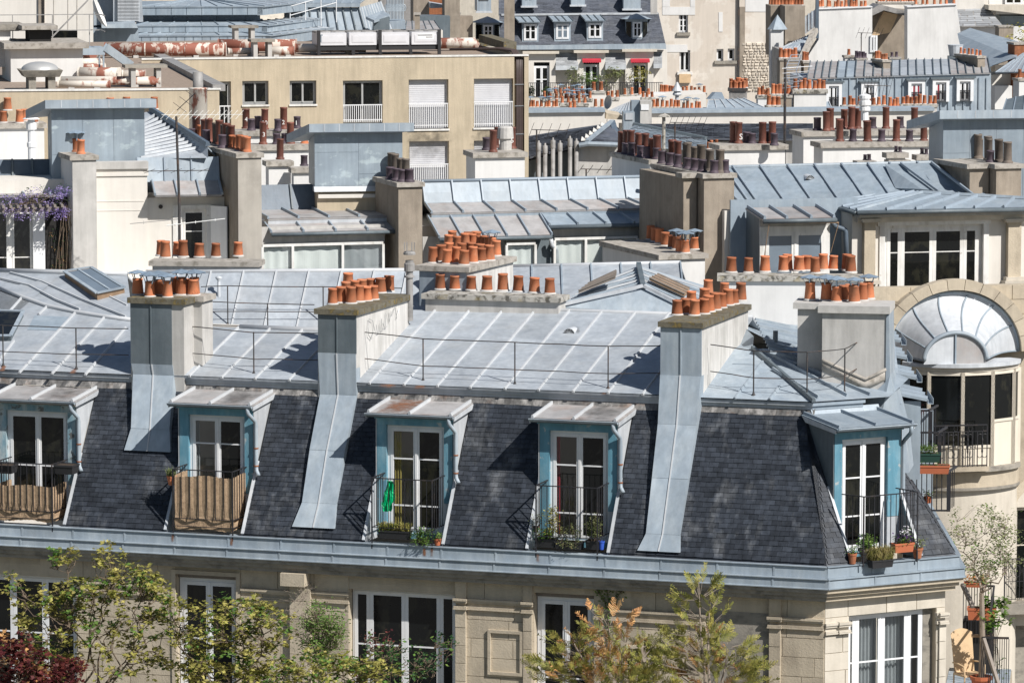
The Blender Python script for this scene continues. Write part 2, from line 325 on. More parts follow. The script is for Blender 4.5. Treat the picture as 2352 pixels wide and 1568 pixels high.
def pots(host,F,lst,ztop,me='t',cowl=()):
 """lst: picture point of each pot's foot (+ kind, + scale)"""
 for i,e in enumerate(lst):
  k=e[3] if len(e)>3 else me;s=e[4] if len(e)>4 else 1.0
  l=F.z(e[:3],ztop) if isinstance(e[0],str) else Vector((e[0],e[1],ztop))
  s*=rnd.uniform(0.96,1.05)
  nm={'t':'terracotta_pot','r':'terracotta_pot','s':'terracotta_pot','b':'brown_pot','v':'violet_pot','g':'grey_pot','k':'dark_pot'}[k]
  o=place(host,nm,POT[k],F,(l.x,l.y,ztop),rnd.uniform(0,6),(s*rnd.uniform(0.93,1.05),s*rnd.uniform(0.93,1.05),s*rnd.uniform(0.9,1.1)),rnd.gauss(0,.022))
  if i in cowl:
   h={'t':0.385,'s':0.4,'r':0.4,'b':0.66,'v':0.36,'g':0.62,'k':0.36}[k]*s
   place(host,'chimney_cowl',COWL,F,(l.x,l.y,ztop+h+0.04),rnd.uniform(0,1),rnd.uniform(0.92,1.1))
def stack(bld,F,x0,x1,y0,y1,zb,zt,mat,cap='cap',over=0.07,ch=0.13,label=None,lean=0.0):
 """chimney stack: body with a cap slab laid on it; returns the part (pots go under it)"""
 mb=MB();mb.hexa([(x0,y0,zb),(x1,y0,zb),(x1,y1,zb),(x0,y1,zb)],[(x0,y0+lean,zt-ch),(x1,y0+lean,zt-ch),(x1,y1,zt-ch),(x0,y1,zt-ch)])
 p=part(bld,'chimney_stack',mb,M_[mat] if isinstance(mat,str) else mat,F,label=label)
 c=MB();n=max(1,int(round((y1-y0)/1.0)));nx=max(1,int(round((x1-x0)/1.4)))
 for i in range(n):
  for j in range(nx):
   ya=y0-over+(y1-y0+2*over)*i/n;yb=y0-over+(y1-y0+2*over)*(i+1)/n
   xa=x0-over+(x1-x0+2*over)*j/nx;xb=x0-over+(x1-x0+2*over)*(j+1)/nx
   e=rnd.uniform(-0.012,0.012)
   c.box(xa+rnd.uniform(-0.01,0.01),xb-0.004,ya+0.003,yb-0.003,zt-ch+0.002,zt+e*0.4)
 part(p,'chimney_cap',c,M_[cap],F)
 return p
def zroof(par,name,F,bl,br,tr,tl,n=6,mat='zinc_light',bat='batten',joints=(0.55,),sub=False,bw=0.055,bh=0.05,th=0.05,ends=True,sides=False,seams=None,overhang=0.0,label=None):
 """zinc roof plane: underlay, one sheet per bay and course, standing battens between them"""
 bl,br,tr,tl=map(Vector,(bl,br,tr,tl))
 nrm=(br-bl).cross(tl-bl).normalized()
 if nrm.z<0:nrm=-nrm
 mb=MB();mb.slab([bl,br,tr,tl],-nrm*th)
 host=part(par,name,mb,M_[mat],F,label=label)
 h2=par if sub else host
 ts=[i/n for i in range(n+1)] if seams is None else([0.0]+list(seams)+[1.0] if not sides else list(seams))
 js=[0.0]+list(joints)+[1.0]
 for i in range(len(ts)-1):
  for k in range(len(js)-1):
   a,b=ts[i],ts[i+1];jit=rnd.uniform(-0.015,0.015)
   c0,c1=js[k],js[k+1]
   def P(t,s):return lerp(lerp(bl,br,t),lerp(tl,tr,t),s)
   lo=0.002+0.007*(len(js)-2-k);lo2=lo+0.006
   q=[P(a,c0)+nrm*lo2,P(b,c0)+nrm*lo2,P(b,c1)+nrm*lo,P(a,c1)+nrm*lo]
   m2=MB();m2 .slab(q,nrm*0.003);part(h2,'zinc_sheet',m2,M_[mat],F)
 bts=ts if sides or seams is None else ts[1:-1]
 for t in bts:
  p,q=lerp(bl,br,t),lerp(tl,tr,t)
  m2=MB();d=(q-p).normalized()
  m2 .beam(p-d*overhang,q,bw,bh,nrm,0.006,0.62)
  L=(q-p).length
  if L>2.0 and bw>0.045:
   for kk in range(int(L/1.0)):
    c=p+d*(0.35+kk*1.0+rnd.uniform(-.1,.1));m2 .beam(c,c+d*0.05,bw*1.12,bh*1.1,nrm,0.006,0.62)
  if ends:m2 .beam(p-d*(overhang+0.012),p-d*overhang+d*0.03,bw*1.25,bh*1.15,nrm,0.004,0.5)
  part(h2,'batten',m2,M_[bat],F)
 return host
SL_ME={}
def slates(host,F,p0,ux,us,rows,w=0.225,h=0.126,nind=0,key=None,mat='slate',back=None,seed=1,th=0.012):
 """slates in broken bond on a plane: rows(t) gives the intervals to fill at height t along the slope"""
 rg=random.Random(seed);p0,ux,us=Vector(p0),Vector(ux).normalized(),Vector(us).normalized()
 nn=ux.cross(us).normalized()
 if nn.dot(Vector((0,-1,0.3)))<0:nn=-nn
 items=[];j=0
 while True:
  iv=rows(j*h+h*0.5)
  if iv is None:break
  for a,b in iv:
   s=math.floor(a/w)*w+(w/2 if j%2 else 0)-w
   while s<b:
    lo,hi=max(s,a),min(s+w,b)
    if hi-lo>0.03:items.append((lo,hi,j*h+rg.uniform(-0.004,0.004),rg.uniform(0.0,0.006),rg.uniform(-0.004,0.004)))
    s+=w
  j+=1
 def verts(lo,hi,t,pr,tw,g=0.004):
  def P(s,tt,o):return p0+ux*s+us*tt+nn*o
  b0=0.012+pr
  return[P(lo+g,t,b0),P(hi-g,t+tw,b0),P(hi-g,t+h*1.15,0.002),P(lo+g,t+h*1.15,0.002),P(lo+g,t,b0+th),P(hi-g,t+tw,b0+th),P(hi-g,t+h*1.15,0.002+th),P(lo+g,t+h*1.15,0.002+th)]
 FA=[(4,5,6,7),(0,1,5,4),(1,2,6,5),(3,0,4,7)]
 if nind:
  items.sort(key=key)
  unit=MB();hh=h
  k=('unit',w,h,mat)
  if k not in SL_ME:
   unit.add([(-.5,0,0),(.5,0,0),(.5,h*1.15,-0.012),(-.5,h*1.15,-0.012),(-.5,0,th),(.5,0,th),(.5,h*1.15,th-0.012),(-.5,h*1.15,th-0.012)],FA)
   SL_ME[k]=unit.mesh('slate',M_[mat])
  for lo,hi,t,pr,tw in items[:nind]:
   o=bpy.data.objects.new('slate',SL_ME[k]);c=p0+ux*((lo+hi)/2)+us*t+nn*(0.014+pr)
   RM=Matrix((ux*(hi-lo-0.006),us,nn)).transposed().to_4x4()
   link(o,host,F.M@Matrix.Translation(c)@RM@Matrix.Rotation(tw*3,4,'Z'))
 rest=items[nind:]
 if rest:
  mb=MB()
  for it in rest:mb.add(verts(*it),FA)
  part(host,'slates',mb,M_[mat],F,kind='stuff')
def wall_mb(mb,x0,x1,z0,z1,y,holes=(),depth=0.25,yn=1):
 xs=sorted({x0,x1,*[h[0] for h in holes],*[h[1] for h in holes]});zs=sorted({z0,z1,*[h[2] for h in holes],*[h[3] for h in holes]})
 xs=[x for x in xs if x0<=x<=x1];zs=[z for z in zs if z0<=z<=z1]
 for i in range(len(xs)-1):
  for k in range(len(zs)-1):
   cx,cz=(xs[i]+xs[i+1])/2,(zs[k]+zs[k+1])/2
   if any(h[0]<cx<h[1] and h[2]<cz<h[3] for h in holes):continue
   mb.poly((xs[i],y,zs[k]),(xs[i+1],y,zs[k]),(xs[i+1],y,zs[k+1]),(xs[i],y,zs[k+1]))
 for a,b,c,d in holes:
  e=y+depth
  mb.poly((a,y,c),(a,y,d),(a,e,d),(a,e,c));mb.poly((b,y,d),(b,y,c),(b,e,c),(b,e,d))
  mb.poly((a,y,d),(b,y,d),(b,e,d),(a,e,d));mb.poly((b,y,c),(a,y,c),(a,e,c),(b,e,c))
def window(par,F,x0,x1,z0,z1,y,leaves=2,rows=(0.5,),sub=False,mat='white_paint',glass='glass',fr=0.06,st=0.05,bar=0.028,name='window',panes=None,curtain=None,splits=None,room=True):
 """casement window: one frame mesh and a pane per light; splits = leaf edges as fractions"""
 mb=MB();d=0.06
 mb.box(x0,x0+fr,y,y+d,z0,z1);mb.box(x1-fr,x1,y,y+d,z0,z1)
 mb.box(x0+fr,x1-fr,y,y+d,z1-fr,z1);mb.box(x0+fr,x1-fr,y,y+d,z0,z0+fr)
 X=[x0+fr+(x1-x0-2*fr)*s for s in(splits or[i/leaves for i in range(leaves+1)])]
 Z0,Z1=z0+fr,z1-fr
 lights=[]
 for i in range(len(X)-1):
  a,b=X[i],X[i+1];yo=y-0.012
  mb.box(a+0.002,a+st,yo,yo+d*0.7,Z0,Z1);mb.box(b-st,b-0.002,yo,yo+d*0.7,Z0,Z1)
  mb.box(a+st,b-st,yo,yo+d*0.7,Z1-st,Z1);mb.box(a+st,b-st,yo,yo+d*0.7,Z0,Z0+st)
  zc=[Z0+st]+[Z0+(Z1-Z0)*r for r in rows]+[Z1-st]
  for r in rows:
   zz=Z0+(Z1-Z0)*r;mb.box(a+st,b-st,yo+0.006,yo+d*0.6,zz-bar/2,zz+bar/2)
  for k in range(len(zc)-1):lights.append((a+st-0.004,b-st+0.004,zc[k],zc[k+1],i,k))
 if len(X)==3:
  mb.box(X[1]-0.028,X[1]+0.028,y-0.03,y-0.013,Z0,Z1)
 w=part(par,'window_frame' if sub else name,mb,M_[mat],F)
 h=par if sub else w
 for a,b,c,e,i,k in lights:
  g=glass if panes is None else panes.get(i,glass)
  m2=MB();m2 .box(a,b,y+0.008,y+0.016,c,e);part(h,'pane',m2,M_[g],F)
 return w
def cloth_mb(x0,x1,z0,z1,y,folds=6,amp=0.03,n=40):
 mb=MB();vs=[];
 for k in range(2):
  for i in range(n+1):
   t=i/n;vs.append((x0+(x1-x0)*t,y+amp*math.sin(t*folds*2*math.pi+k*0.4),z0 if k==0 else z1))
 return mb.add(vs,[(i,i+1,n+2+i,n+1+i) for i in range(n)])
BAR={}
def bars(host,F,pts,z0,z1,r=0.008,mat='iron',name='railing_bar'):
 k=(round(z1-z0,3),r,mat)
 if k not in BAR:
  mb=MB();mb.box(-r,r,-r,r,0,z1-z0);BAR[k]=mb.mesh(name,M_[mat])
 for x,y in pts:place(host,name,BAR[k],F,(x,y,z0))
def balcony(bld,F,x0,x1,y0,y1,z0,z1,n=9,ns=5,mat='iron',low=0.16,mid=None,name='balcony_railing',feet=0.25):
 mb=MB();t=0.016
 for z in[z1,z0+low]+([mid] if mid else[]):
  hh=0.022 if z==z1 else 0.014
  mb.box(x0,x1,y0-t,y0+t,z-hh,z);mb.box(x0-t,x0+t,y0+t,y1,z-hh,z-0.001);mb.box(x1-t,x1+t,y0+t,y1,z-hh,z-0.001)
 for x in(x0,x1):mb.box(x-0.014,x+0.014,y0-0.0145,y0+0.0145,z0-feet,z1-0.024)
 p=part(bld,name,mb,M_[mat],F)
 P=[(x0+(x1-x0)*(i+1)/(n+1),y0) for i in range(n)]+[(x,y0+(y1-y0)*(i+1)/(ns+1)) for x in(x0,x1) for i in range(ns)]
 bars(p,F,P,z0+low-0.02,z1-0.012,0.007,mat)
 return p
def roof_rail(bld,F,pts,h=1.0,mid=0.45,mat='iron_rust',posts=None,name='roof_railing',post_idx=None):
 """safety railing: two thin rails carried by posts; pts are the rail's feet"""
 mb=MB()
 for zz,r in((h,0.013),(mid,0.012)):
  q=[]
  for i in range(len(pts)-1):
   for k in range(4):
    t=k/4;q.append(lerp(pts[i],pts[i+1],t)+Vector((0,0,zz+rnd.uniform(-0.006,0.006))))
  q.append(Vector(pts[-1])+Vector((0,0,zz)));mb.tube(q,r,6)
 p=part(bld,name,mb,M_[mat],F)
 for i,q in enumerate(pts):
  if post_idx is not None and i not in post_idx:continue
  m2=MB();m2 .tube([q,Vector(q)+Vector((0,0,h+0.01))],0.017,6);m2 .lathe(Vector(q)+Vector((0,0,-0.02)),[(0.06,0),(0.02,0.09)],6)
  part(p,'railing_post',m2,M_[mat],F)
 return p
def downpipe_mb(pts,r=0.05):
 mb=MB();q=[]
 P=[Vector(p) for p in pts]
 for i,p in enumerate(P):
  if 0<i<len(P)-1:
   for t in(0.82,0.93):q.append(lerp(P[i-1],p,t) if(p-P[i-1]).length>0.3 else lerp(P[i-1],p,0.6 if t<0.9 else 0.85))
   for t in(0.07,0.18):q.append(lerp(p,P[i+1],t) if(P[i+1]-p).length>0.3 else lerp(p,P[i+1],0.15 if t<0.1 else 0.4))
  else:q.append(p)
 return mb.tube(q,r,10)
def blocks(bld,F,x0,x1,z0,z1,y,bw=0.9,bh=0.36,mat='stone',holes=(),proud=0.02,seed=3,name='stone_block',host=None):
 rg=random.Random(seed);nr=max(1,round((z1-z0)/bh));bh=(z1-z0)/nr;g=0.004
 for j in range(nr):
  za,zb=z0+j*bh,z0+(j+1)*bh
  x=x0-(bw/2 if j%2 else 0)
  while x<x1:
   w=bw*rg.uniform(0.85,1.15);a,b=max(x,x0),min(x+w,x1);x+=w
   if b-a<0.08:continue
   segs=[(a,b)]
   for h in holes:
    if h[2]<zb-0.01 and h[3]>za+0.01:
     ns=[]
     for s,e in segs:
      if h[1]<=s or h[0]>=e:ns.append((s,e));continue
      if h[0]>s+0.04:ns.append((s,h[0]))
      if h[1]<e-0.04:ns.append((h[1],e))
     segs=ns
   for s,e in segs:
    m2=MB();pr=proud+rg.uniform(-0.004,0.004);q=0.006
    m2 .hexa([(s+g,y+0.01,za+g),(e-g,y+0.01,za+g),(e-g,y+0.01,zb-g),(s+g,y+0.01,zb-g)],[(s+g+q,y-pr,za+g+q),(e-g-q,y-pr,za+g+q),(e-g-q,y-pr,zb-g-q),(s+g+q,y-pr,zb-g-q)])
    part(host or bld,name,m2,M_[mat],F)
# foliage
def leaves_mb(mb,centres,n,spread,size,rg,flat=0.35,star=False):
 for c in centres:
  for _ in range(n):
   p=Vector(c)+Vector((rg.gauss(0,spread),rg.gauss(0,spread),rg.gauss(0,spread*0.8)))
   s=size*rg.uniform(0.6,1.3);a=rg.uniform(0,6.283);tl=rg.uniform(-0.9,0.9);t2=rg.uniform(-0.9,0.9)
   ux=Vector((math.cos(a),math.sin(a),tl*0.8)).normalized();w=ux.cross(Vector((t2*0.6,t2,1))).normalized()
   if star:
    mb.add([p-ux*0.15*s,p+w*0.55*s+ux*.1*s,p+ux*s,p-w*0.55*s+ux*.1*s,p+w*.75*s+ux*.7*s,p-w*.75*s+ux*.7*s],[(0,1,2,3),(0,4,1),(0,3,5)])
   else:mb.add([p,p+ux*0.5*s+w*0.3*s,p+ux*s,p+ux*0.5*s-w*0.3*s],[(0,1,2,3)])
def grow(rg,p,d,L,r,depth,segs,tips,bend=0.35,split=(2,3),shrink=0.72,up=0.12,ang=0.6):
 pts=[Vector(p)];d=Vector(d).normalized();n=4
 for i in range(n):
  d=(d+Vector((rg.uniform(-1,1),rg.uniform(-1,1),rg.uniform(-1,1)))*bend*0.5+Vector((0,0,up))).normalized()
  pts.append(pts[-1]+d*L/n)
 segs.append((pts,r,r*0.62));tips.append((pts[-1],depth))
 if depth<=0:return
 for k in range(rg.randint(*split)):
  a=rg.uniform(0,6.283);o=d.orthogonal().normalized();o=Matrix.Rotation(a,3,d)@o
  nd=(d+o*rg.uniform(0.4,1.0)*ang*1.6).normalized()
  grow(rg,pts[-1] if k==0 or rg.random()<0.5 else pts[rg.randint(2,3)],nd,L*rg.uniform(shrink*0.8,shrink*1.15),r*0.62,depth-1,segs,tips,bend,split,shrink,up,ang)
def bush(host_name,label,cat,F,c,rad,n,size,mat,seed,group=None,stems=6,squash=1.0,extra=None):
 """small plant: stems and a leaf mass"""
 rg=random.Random(seed);t=thing(host_name,label,cat,world=F.wor(c),group=group)
 W=Frame(world=F.wor(c),deg=math.degrees(F.a));WM[t.name]=W.M.copy();t.matrix_world=W.M
 s=MB()
 for k in range(stems):
  s.tube([(0,0,0),(rg.uniform(-.4,.4)*rad,rg.uniform(-.3,.3)*rad,rad*squash*rg.uniform(0.7,1.5))],0.006,4,True,0.003)
 part(t,'stem',s,M_['bark'],W)
 m=MB();cs=[]
 for k in range(max(3,n//8)):
  v=Vector((rg.gauss(0,.5),rg.gauss(0,.5),rg.gauss(0,.5)))
  if v.length>1.1:v=v.normalized()*1.1
  cs.append((v.x*rad,v.y*rad*0.8,rad*squash*(0.9+v.z)))
 leaves_mb(m,cs,8,rad*0.13,size,rg);part(t,'foliage',m,M_[mat],W)
 if extra:
  m=MB();leaves_mb(m,[c2 for c2 in cs if c2[2]>rad*squash*0.7 and rg.random()<0.8],extra[1],rad*0.14,extra[2],rg);part(t,'flowers',m,M_[extra[0]],W)
 return t
def stain(host,F,pts,nrm,mat='rust_stain',off=.012):
 """a rust or dirt mark lying on a surface: strongest in its middle, its ragged edge made by noise"""
 pts=[Vector(p)+Vector(nrm)*off for p in pts];n=6;vs=[];fade=[]
 for i in range(n+1):
  for j in range(n+1):s,t=i/n,j/n;vs.append(tuple(lerp(lerp(pts[0],pts[1],s),lerp(pts[3],pts[2],s),t)));fade.append(.34*min(1,4*s*(1-s))*min(1,5*t*(1-t))-.06)
 me=bpy.data.meshes.new('rust_stain');me.from_pydata(vs,[],[(i*(n+1)+j,(i+1)*(n+1)+j,(i+1)*(n+1)+j+1,i*(n+1)+j+1) for i in range(n) for j in range(n)]);me.materials.append(M_[mat]);at_=me.attributes.new('fade','FLOAT','POINT');at_.data.foreach_set('value',fade);me.update()
 return part(host,mat,me,None,F)
# the corner building in front
F1=Frame((1176,1315),100.0,18.0)
TH=18.0
CORNER=thing('corner_building','stone corner building with a dark slate mansard and blue framed dormers, nearest the viewer','building',F1)
SL0,SLZ0,RUN=0.22,0.54,0.65
def sy(z):return SL0+(z-SLZ0)*RUN
XC=F1 .y(('J',1000,930),0).x
XL=-15.0
CH_DEG=TH-45.5
FC=Frame(world=F1 .wor((XC,0,0)),deg=CH_DEG)
WC=FC.y(('J',1925,850),0).x
SD_T=62.0
SD_DEG=CH_DEG-SD_T
FS=Frame(world=FC.wor((WC,0,0)),deg=SD_DEG)
def corner_off(d):
 return d*math.tan(R(45.5/2))
def off_c(d):return d*math.tan(R(45.5/2))
def off_s(d):return d*math.tan(R(SD_T/2))
SLEN=14.0
ZT=SLZ0+3.08
# cornice mouldings, in stone, along the three fronts
for nm,zb,za,y in(('cornice_moulding',-0.10,-0.002,0.03),('cornice_moulding',-0.20,-0.102,0.12),('cornice_moulding',-0.31,-0.202,0.20)):
 mb=MB();mb.hexa([(XL,y,zb),(XC-corner_off(y),y,zb),(XC-corner_off(0.6),0.6,zb),(XL,0.6,zb)],[(XL,y,za),(XC-corner_off(y),y,za),(XC-corner_off(0.6),0.6,za),(XL,0.6,za)])
 part(CORNER,nm,mb,M_['stone_grey'],F1)
 mb=MB();mb.hexa([(off_c(y),y,zb),(WC-off_s(y),y,zb),(WC-off_s(0.6),0.6,zb),(off_c(0.6),0.6,zb)],[(off_c(y),y,za),(WC-off_s(y),y,za),(WC-off_s(0.6),0.6,za),(off_c(0.6),0.6,za)])
 part(CORNER,nm,mb,M_['stone'],FC)
 mb=MB();mb.hexa([(off_s(y),y,zb),(SLEN,y,zb),(SLEN,0.6,zb),(off_s(0.6),0.6,zb)],[(off_s(y),y,za),(SLEN,y,za),(SLEN,0.6,za),(off_s(0.6),0.6,za)])
 part(CORNER,nm,mb,M_['stone'],FS)
# zinc gutter: two upright faces with ledges, one length of sheet after another
def gutter_run(F,xa,xb,o0,o1,seg,mat):
 n=max(1,round((xb-xa)/seg))
 for(z0,z1,y,yb) in((0.0,0.235,0.0,0.3),(0.237,0.50,0.11,0.4)):
  for i in range(n):
   a=xa+(xb-xa)*i/n+(0.004 if i else o0(y));b=xa+(xb-xa)*(i+1)/n-(0.0 if i<n-1 else o1(y))
   a2=a if i else xa+o0(yb);b2=b if i<n-1 else xb-o1(yb)
   mb=MB();mb.hexa([(a,y,z0),(b,y,z0),(b2,yb,z0),(a2,yb,z0)],[(a,y+0.012,z1-0.02),(b,y+0.012,z1-0.02),(b2,yb,z1-0.02),(a2,yb,z1-0.02)])
   mb.hexa([(a,y-0.025,z1-0.0195),(b,y-0.025,z1-0.0195),(b2,yb,z1-0.0195),(a2,yb,z1-0.0195)],[(a,y-0.025,z1),(b,y-0.025,z1),(b2,yb,z1),(a2,yb,z1)])
   mb.box(a+0.01,a+0.055,y-0.004,y+0.02,z0+0.01,z1-0.03)
   if z0==0:mb.hexa([(a,-0.03,-0.001),(b,-0.03,-0.001),(b,0.02,-0.001),(a,0.02,-0.001)],[(a,-0.03,0.022),(b,-0.03,0.022),(b,0.02,0.03),(a,0.02,0.03)])
   part(CORNER,'gutter_sheet',mb,M_[mat],F)
zero=lambda d:0.0
gutter_run(F1,XL,XC,zero,corner_off,1.3,'zinc_front')
gutter_run(FC,0.0,WC,off_c,off_s,1.3,'zinc_blue')
gutter_run(FS,0.0,SLEN,off_s,zero,1.3,'zinc_blue')
# dormers: measured on the picture
YF=1.02
def dorm(F,pl,pr,cfl,cfr,ctop,yf=YF):
 return dict(x0=F.y(pl,yf).x,x1=F.y(pr,yf).x,c0=F.y(cfl,yf-0.27).x,c1=F.y(cfr,yf-0.27).x,zc=0.5*(F.y(cfl,yf-0.27).z+F.y(cfr,yf-0.27).z))
DM=[dorm(F1,('D',-20,1260),('D',510,1260),('D',-90,1180),('D',508,1198),0),dorm(F1,('D',1212,1290),('D',1708,1300),('D',1135,1207),('D',1705,1226),0),dorm(F1,('E',250,1340),('E',760,1360),('E',172,1268),('E',768,1305),0),dorm(F1,('E',1350,1385),('E',1872,1410),('E',1280,1308),('E',1880,1338),0)]
# slate mansard of the front, between, below and above the dormers
bld_rows=[]
XFT=XC-corner_off(SL0)
def front_rows(t,sgn=1.0):
 z=SLZ0+t/math.sqrt(1+RUN*RUN)
 if z>ZT-0.03:return None
 xr=XC-corner_off(sy(z))-0.02
 cut=[]
 for d in DM:
  zc_back=d['zc']+0.22
  if z<zc_back:cut.append((d['x0']-0.07,d['x1']+0.07))
 out=[];x=XL
 for a,b in cut+[(xr,99)]:
  if a>x:out.append((x,a))
  x=b
 return out
mb=MB();PITS=[]
xs=[XL]
for d in DM:xs+=[d['x0']-0.05,d['x1']+0.05]
xs.append(XC)
def mplane(mb,xa,xb,za,zb,xa2=None,xb2=None):
 mb.slab([(xa,sy(za),za),(xb,sy(za),za),(xb if xb2 is None else xb2,sy(zb),zb),(xa if xa2 is None else xa2,sy(zb),zb)],(0,0.14,-0.05))
for i in range(0,len(xs)-2,2):mplane(mb,xs[i],xs[i+1],SLZ0-0.1,ZT+0.1)
mplane(mb,xs[-2],XC-corner_off(sy(SLZ0-.1)),SLZ0-0.1,ZT+0.1,None,XC-corner_off(sy(ZT+.1)))
for d in DM:mplane(mb,d['x0']-0.05,d['x1']+0.05,d['zc']+0.2,ZT+0.1)
MANS=part(CORNER,'mansard',mb,M_['slate'],F1)
us=Vector((0,RUN,1)).normalized()
XS_R=F1 .y(('J',60,400),1.0).x
slates(MANS,F1,(0,SL0,SLZ0),(1,0,0),us,front_rows,nind=300,key=lambda it:(0 if it[0]>XS_R else 1,it[2],-it[0]),seed=4)
DCH=dict(x0=0,x1=0)
pl=FC.y(('J',1045,100),YF).x;pr=FC.y(('J',1490,100),YF).x
DC=dict(x0=pl,x1=pr,c0=FC.y(('G',1060,1370),YF-0.27).x,c1=FC.y(('G',1590,1345),YF-0.27).x,zc=0.5*(FC.y(('G',1060,1380),YF-0.27).z+FC.y(('G',1590,1350),YF-0.27).z))
def ch_rows(t):
 z=SLZ0+t/math.sqrt(1+RUN*RUN)
 if z>ZT-0.03:return None
 a,b=off_c(sy(z))+0.02,WC-off_s(sy(z))-0.02
 if z<DC['zc']+0.22:
  out=[]
  if DC['x0']-0.07>a:out.append((a,DC['x0']-0.07))
  if DC['x1']+0.07<b:out.append((DC['x1']+0.07,b))
  return out
 return[(a,b)] if b>a else[]
mb=MB()
def cplane(xa,xb,za,zb,xa2,xb2):mb.slab([(xa,sy(za),za),(xb,sy(za),za),(xb2,sy(zb),zb),(xa2,sy(zb),zb)],(0,0.14,-0.05))
za,zb,zm=SLZ0-0.1,ZT+0.1,DC['zc']+0.2
def cl(z):return off_c(sy(z))
def cr(z):return WC-off_s(sy(z))
cplane(cl(za),DC['x0']-0.05,za,zm,cl(zm),DC['x0']-0.05)
zx=SLZ0+((WC-DC['x1']-0.05)/math.tan(R(SD_T/2))-SL0)/RUN
mb.slab([(DC['x1']+0.05,sy(za),za),(cr(za),sy(za),za),(DC['x1']+0.05,sy(min(zx,zm)),min(zx,zm))],(0,0.14,-0.05))
cplane(cl(zm),max(cl(zm)+.02,cr(zm)),zm,zb,cl(zb),max(cl(zb)+.01,cr(zb)))
MANC=part(CORNER,'mansard',mb,M_['slate'],FC)
slates(MANC,FC,(0,SL0,SLZ0),(1,0,0),us,ch_rows,nind=170,key=lambda it:it[2],seed=5)
mb=MB();mb.slab([(off_s(sy(za)),sy(za),za),(SLEN,sy(za),za),(SLEN,sy(zb),zb),(off_s(sy(zb)),sy(zb),zb)],(0,0.14,-0.05))
MANS2=part(CORNER,'mansard',mb,M_['slate'],FS)
slates(MANS2,FS,(0,SL0,SLZ0),(1,0,0),us,lambda t:[(off_s(sy(SLZ0+t/1.19))+0.02,SLEN)] if t<3.6 else None,seed=6)
# stained flashing strip above the slates, then the rolled zinc edge
zf0,zf1=ZT-0.02,ZT+0.16
def flash(F,xa,xb,seg,oa,ob,mat='flash_stain'):
 n=max(1,round((xb-xa)/seg))
 for i in range(n):
  a=xa+(xb-xa)*i/n;b=xa+(xb-xa)*(i+1)/n-0.004
  a0,a1=(a+oa(sy(zf0)),a+oa(sy(zf1))) if i==0 else(a,a);b0,b1=(b-ob(sy(zf0)),b-ob(sy(zf1))) if i==n-1 else(b,b)
  m2=MB();m2 .slab([(a0,sy(zf0)-0.03,zf0+rnd.uniform(-.02,.02)),(b0,sy(zf0)-0.03,zf0+rnd.uniform(-.02,.02)),(b1,sy(zf1)-0.03,zf1),(a1,sy(zf1)-0.03,zf1)],(0,0.02,0))
  part(CORNER,'lead_flashing',m2,M_[mat],F)
flash(F1,XL,XC,0.9,zero,corner_off);flash(FC,0,WC,0.9,off_c,off_s,'zinc_front');flash(FS,0,SLEN,2.0,off_s,zero)
YE,ZE=sy(zf1)-0.16,zf1+0.17
def edge(F,xa,xb,oa,ob,mat='zinc_light'):
 mb=MB()
 for(y,z0,z1) in((sy(zf1)-0.07,zf1-0.03,zf1+0.06),(sy(zf1)-0.12,zf1+0.061,ZE-0.03)):
  mb.hexa([(xa+oa(y),y,z0),(xb-ob(y),y,z0),(xb-ob(y+.4),y+0.4,z0),(xa+oa(y+.4),y+0.4,z0)],[(xa+oa(y),y,z1),(xb-ob(y),y,z1),(xb-ob(y+.4),y+0.4,z1),(xa+oa(y+.4),y+0.4,z1)])
 part(CORNER,'zinc_edge_roll',mb,M_[mat],F)
edge(F1,XL,XC,zero,corner_off);edge(FC,0,WC,off_c,off_s,'zinc_blue');edge(FS,0,SLEN,off_s,zero,'zinc_blue')
# upper zinc roof (terrasson) of the front
SLT=0.262
def zt(y):return ZE+(y-YE)*SLT
TN=Vector((0,-SLT,1)).normalized()
def on_t(p,off=0.0):return F1 .plane(p,Vector((0,YE,ZE))+TN*off,TN)
RIDGE=0.5*(on_t(('E',640,572)).y+on_t(('E',2025,590)).y)
TL=lambda x,y:(x,y,zt(y))
def tseam(p,q):return on_t(p),on_t(q)
def terr(xa,xb,yr,seams_px,mat='zinc_light',joints=(0.22,0.62)):
 sm=sorted(((on_t(p).x-xa)/(xb-xa)) for p in seams_px)
 return zroof(CORNER,'zinc_roof',F1,TL(xa,YE),TL(xb,YE),TL(xb,yr),TL(xa,yr),mat=mat,seams=[s for s in sm if 0.01<s<0.99],joints=joints,overhang=0.03)
XCH2=on_t(('E',118,1085)).x;XCH3=F1 .y(('E',2150,1190),YE).x+0.9
RT=terr(XCH2-0.4,XCH3,RIDGE,[('E',205,1075),('E',430,1095),('E',655,1105),('E',880,1110),('E',1110,1125),('E',1340,1130),('E',1570,1145),('E',1810,1150),('E',2040,1165)])
XCH1=on_t(('D',1190,1020)).x
RIDGE1=on_t(('D',1700,705)).y
terr(XCH1-0.4,XCH2-0.4,RIDGE1,[('D',1290,1025),('D',1510,1032),('D',1735,1040),('D',1960,1055)])
def ridge_roll(F,p,q,mat='batten',r=0.07,host=CORNER,name='ridge_roll'):
 m2=MB();m2 .tube([p,q],r,8);return part(host,name,m2,M_[mat],F,smooth=True)
ridge_roll(F1,TL(XCH2+.3,RIDGE+.02),TL(XCH3,RIDGE+.02),r=0.06);ridge_roll(F1,TL(XCH1+.4,RIDGE1+.02),TL(XCH2-.2,RIDGE1+.02),r=0.08)
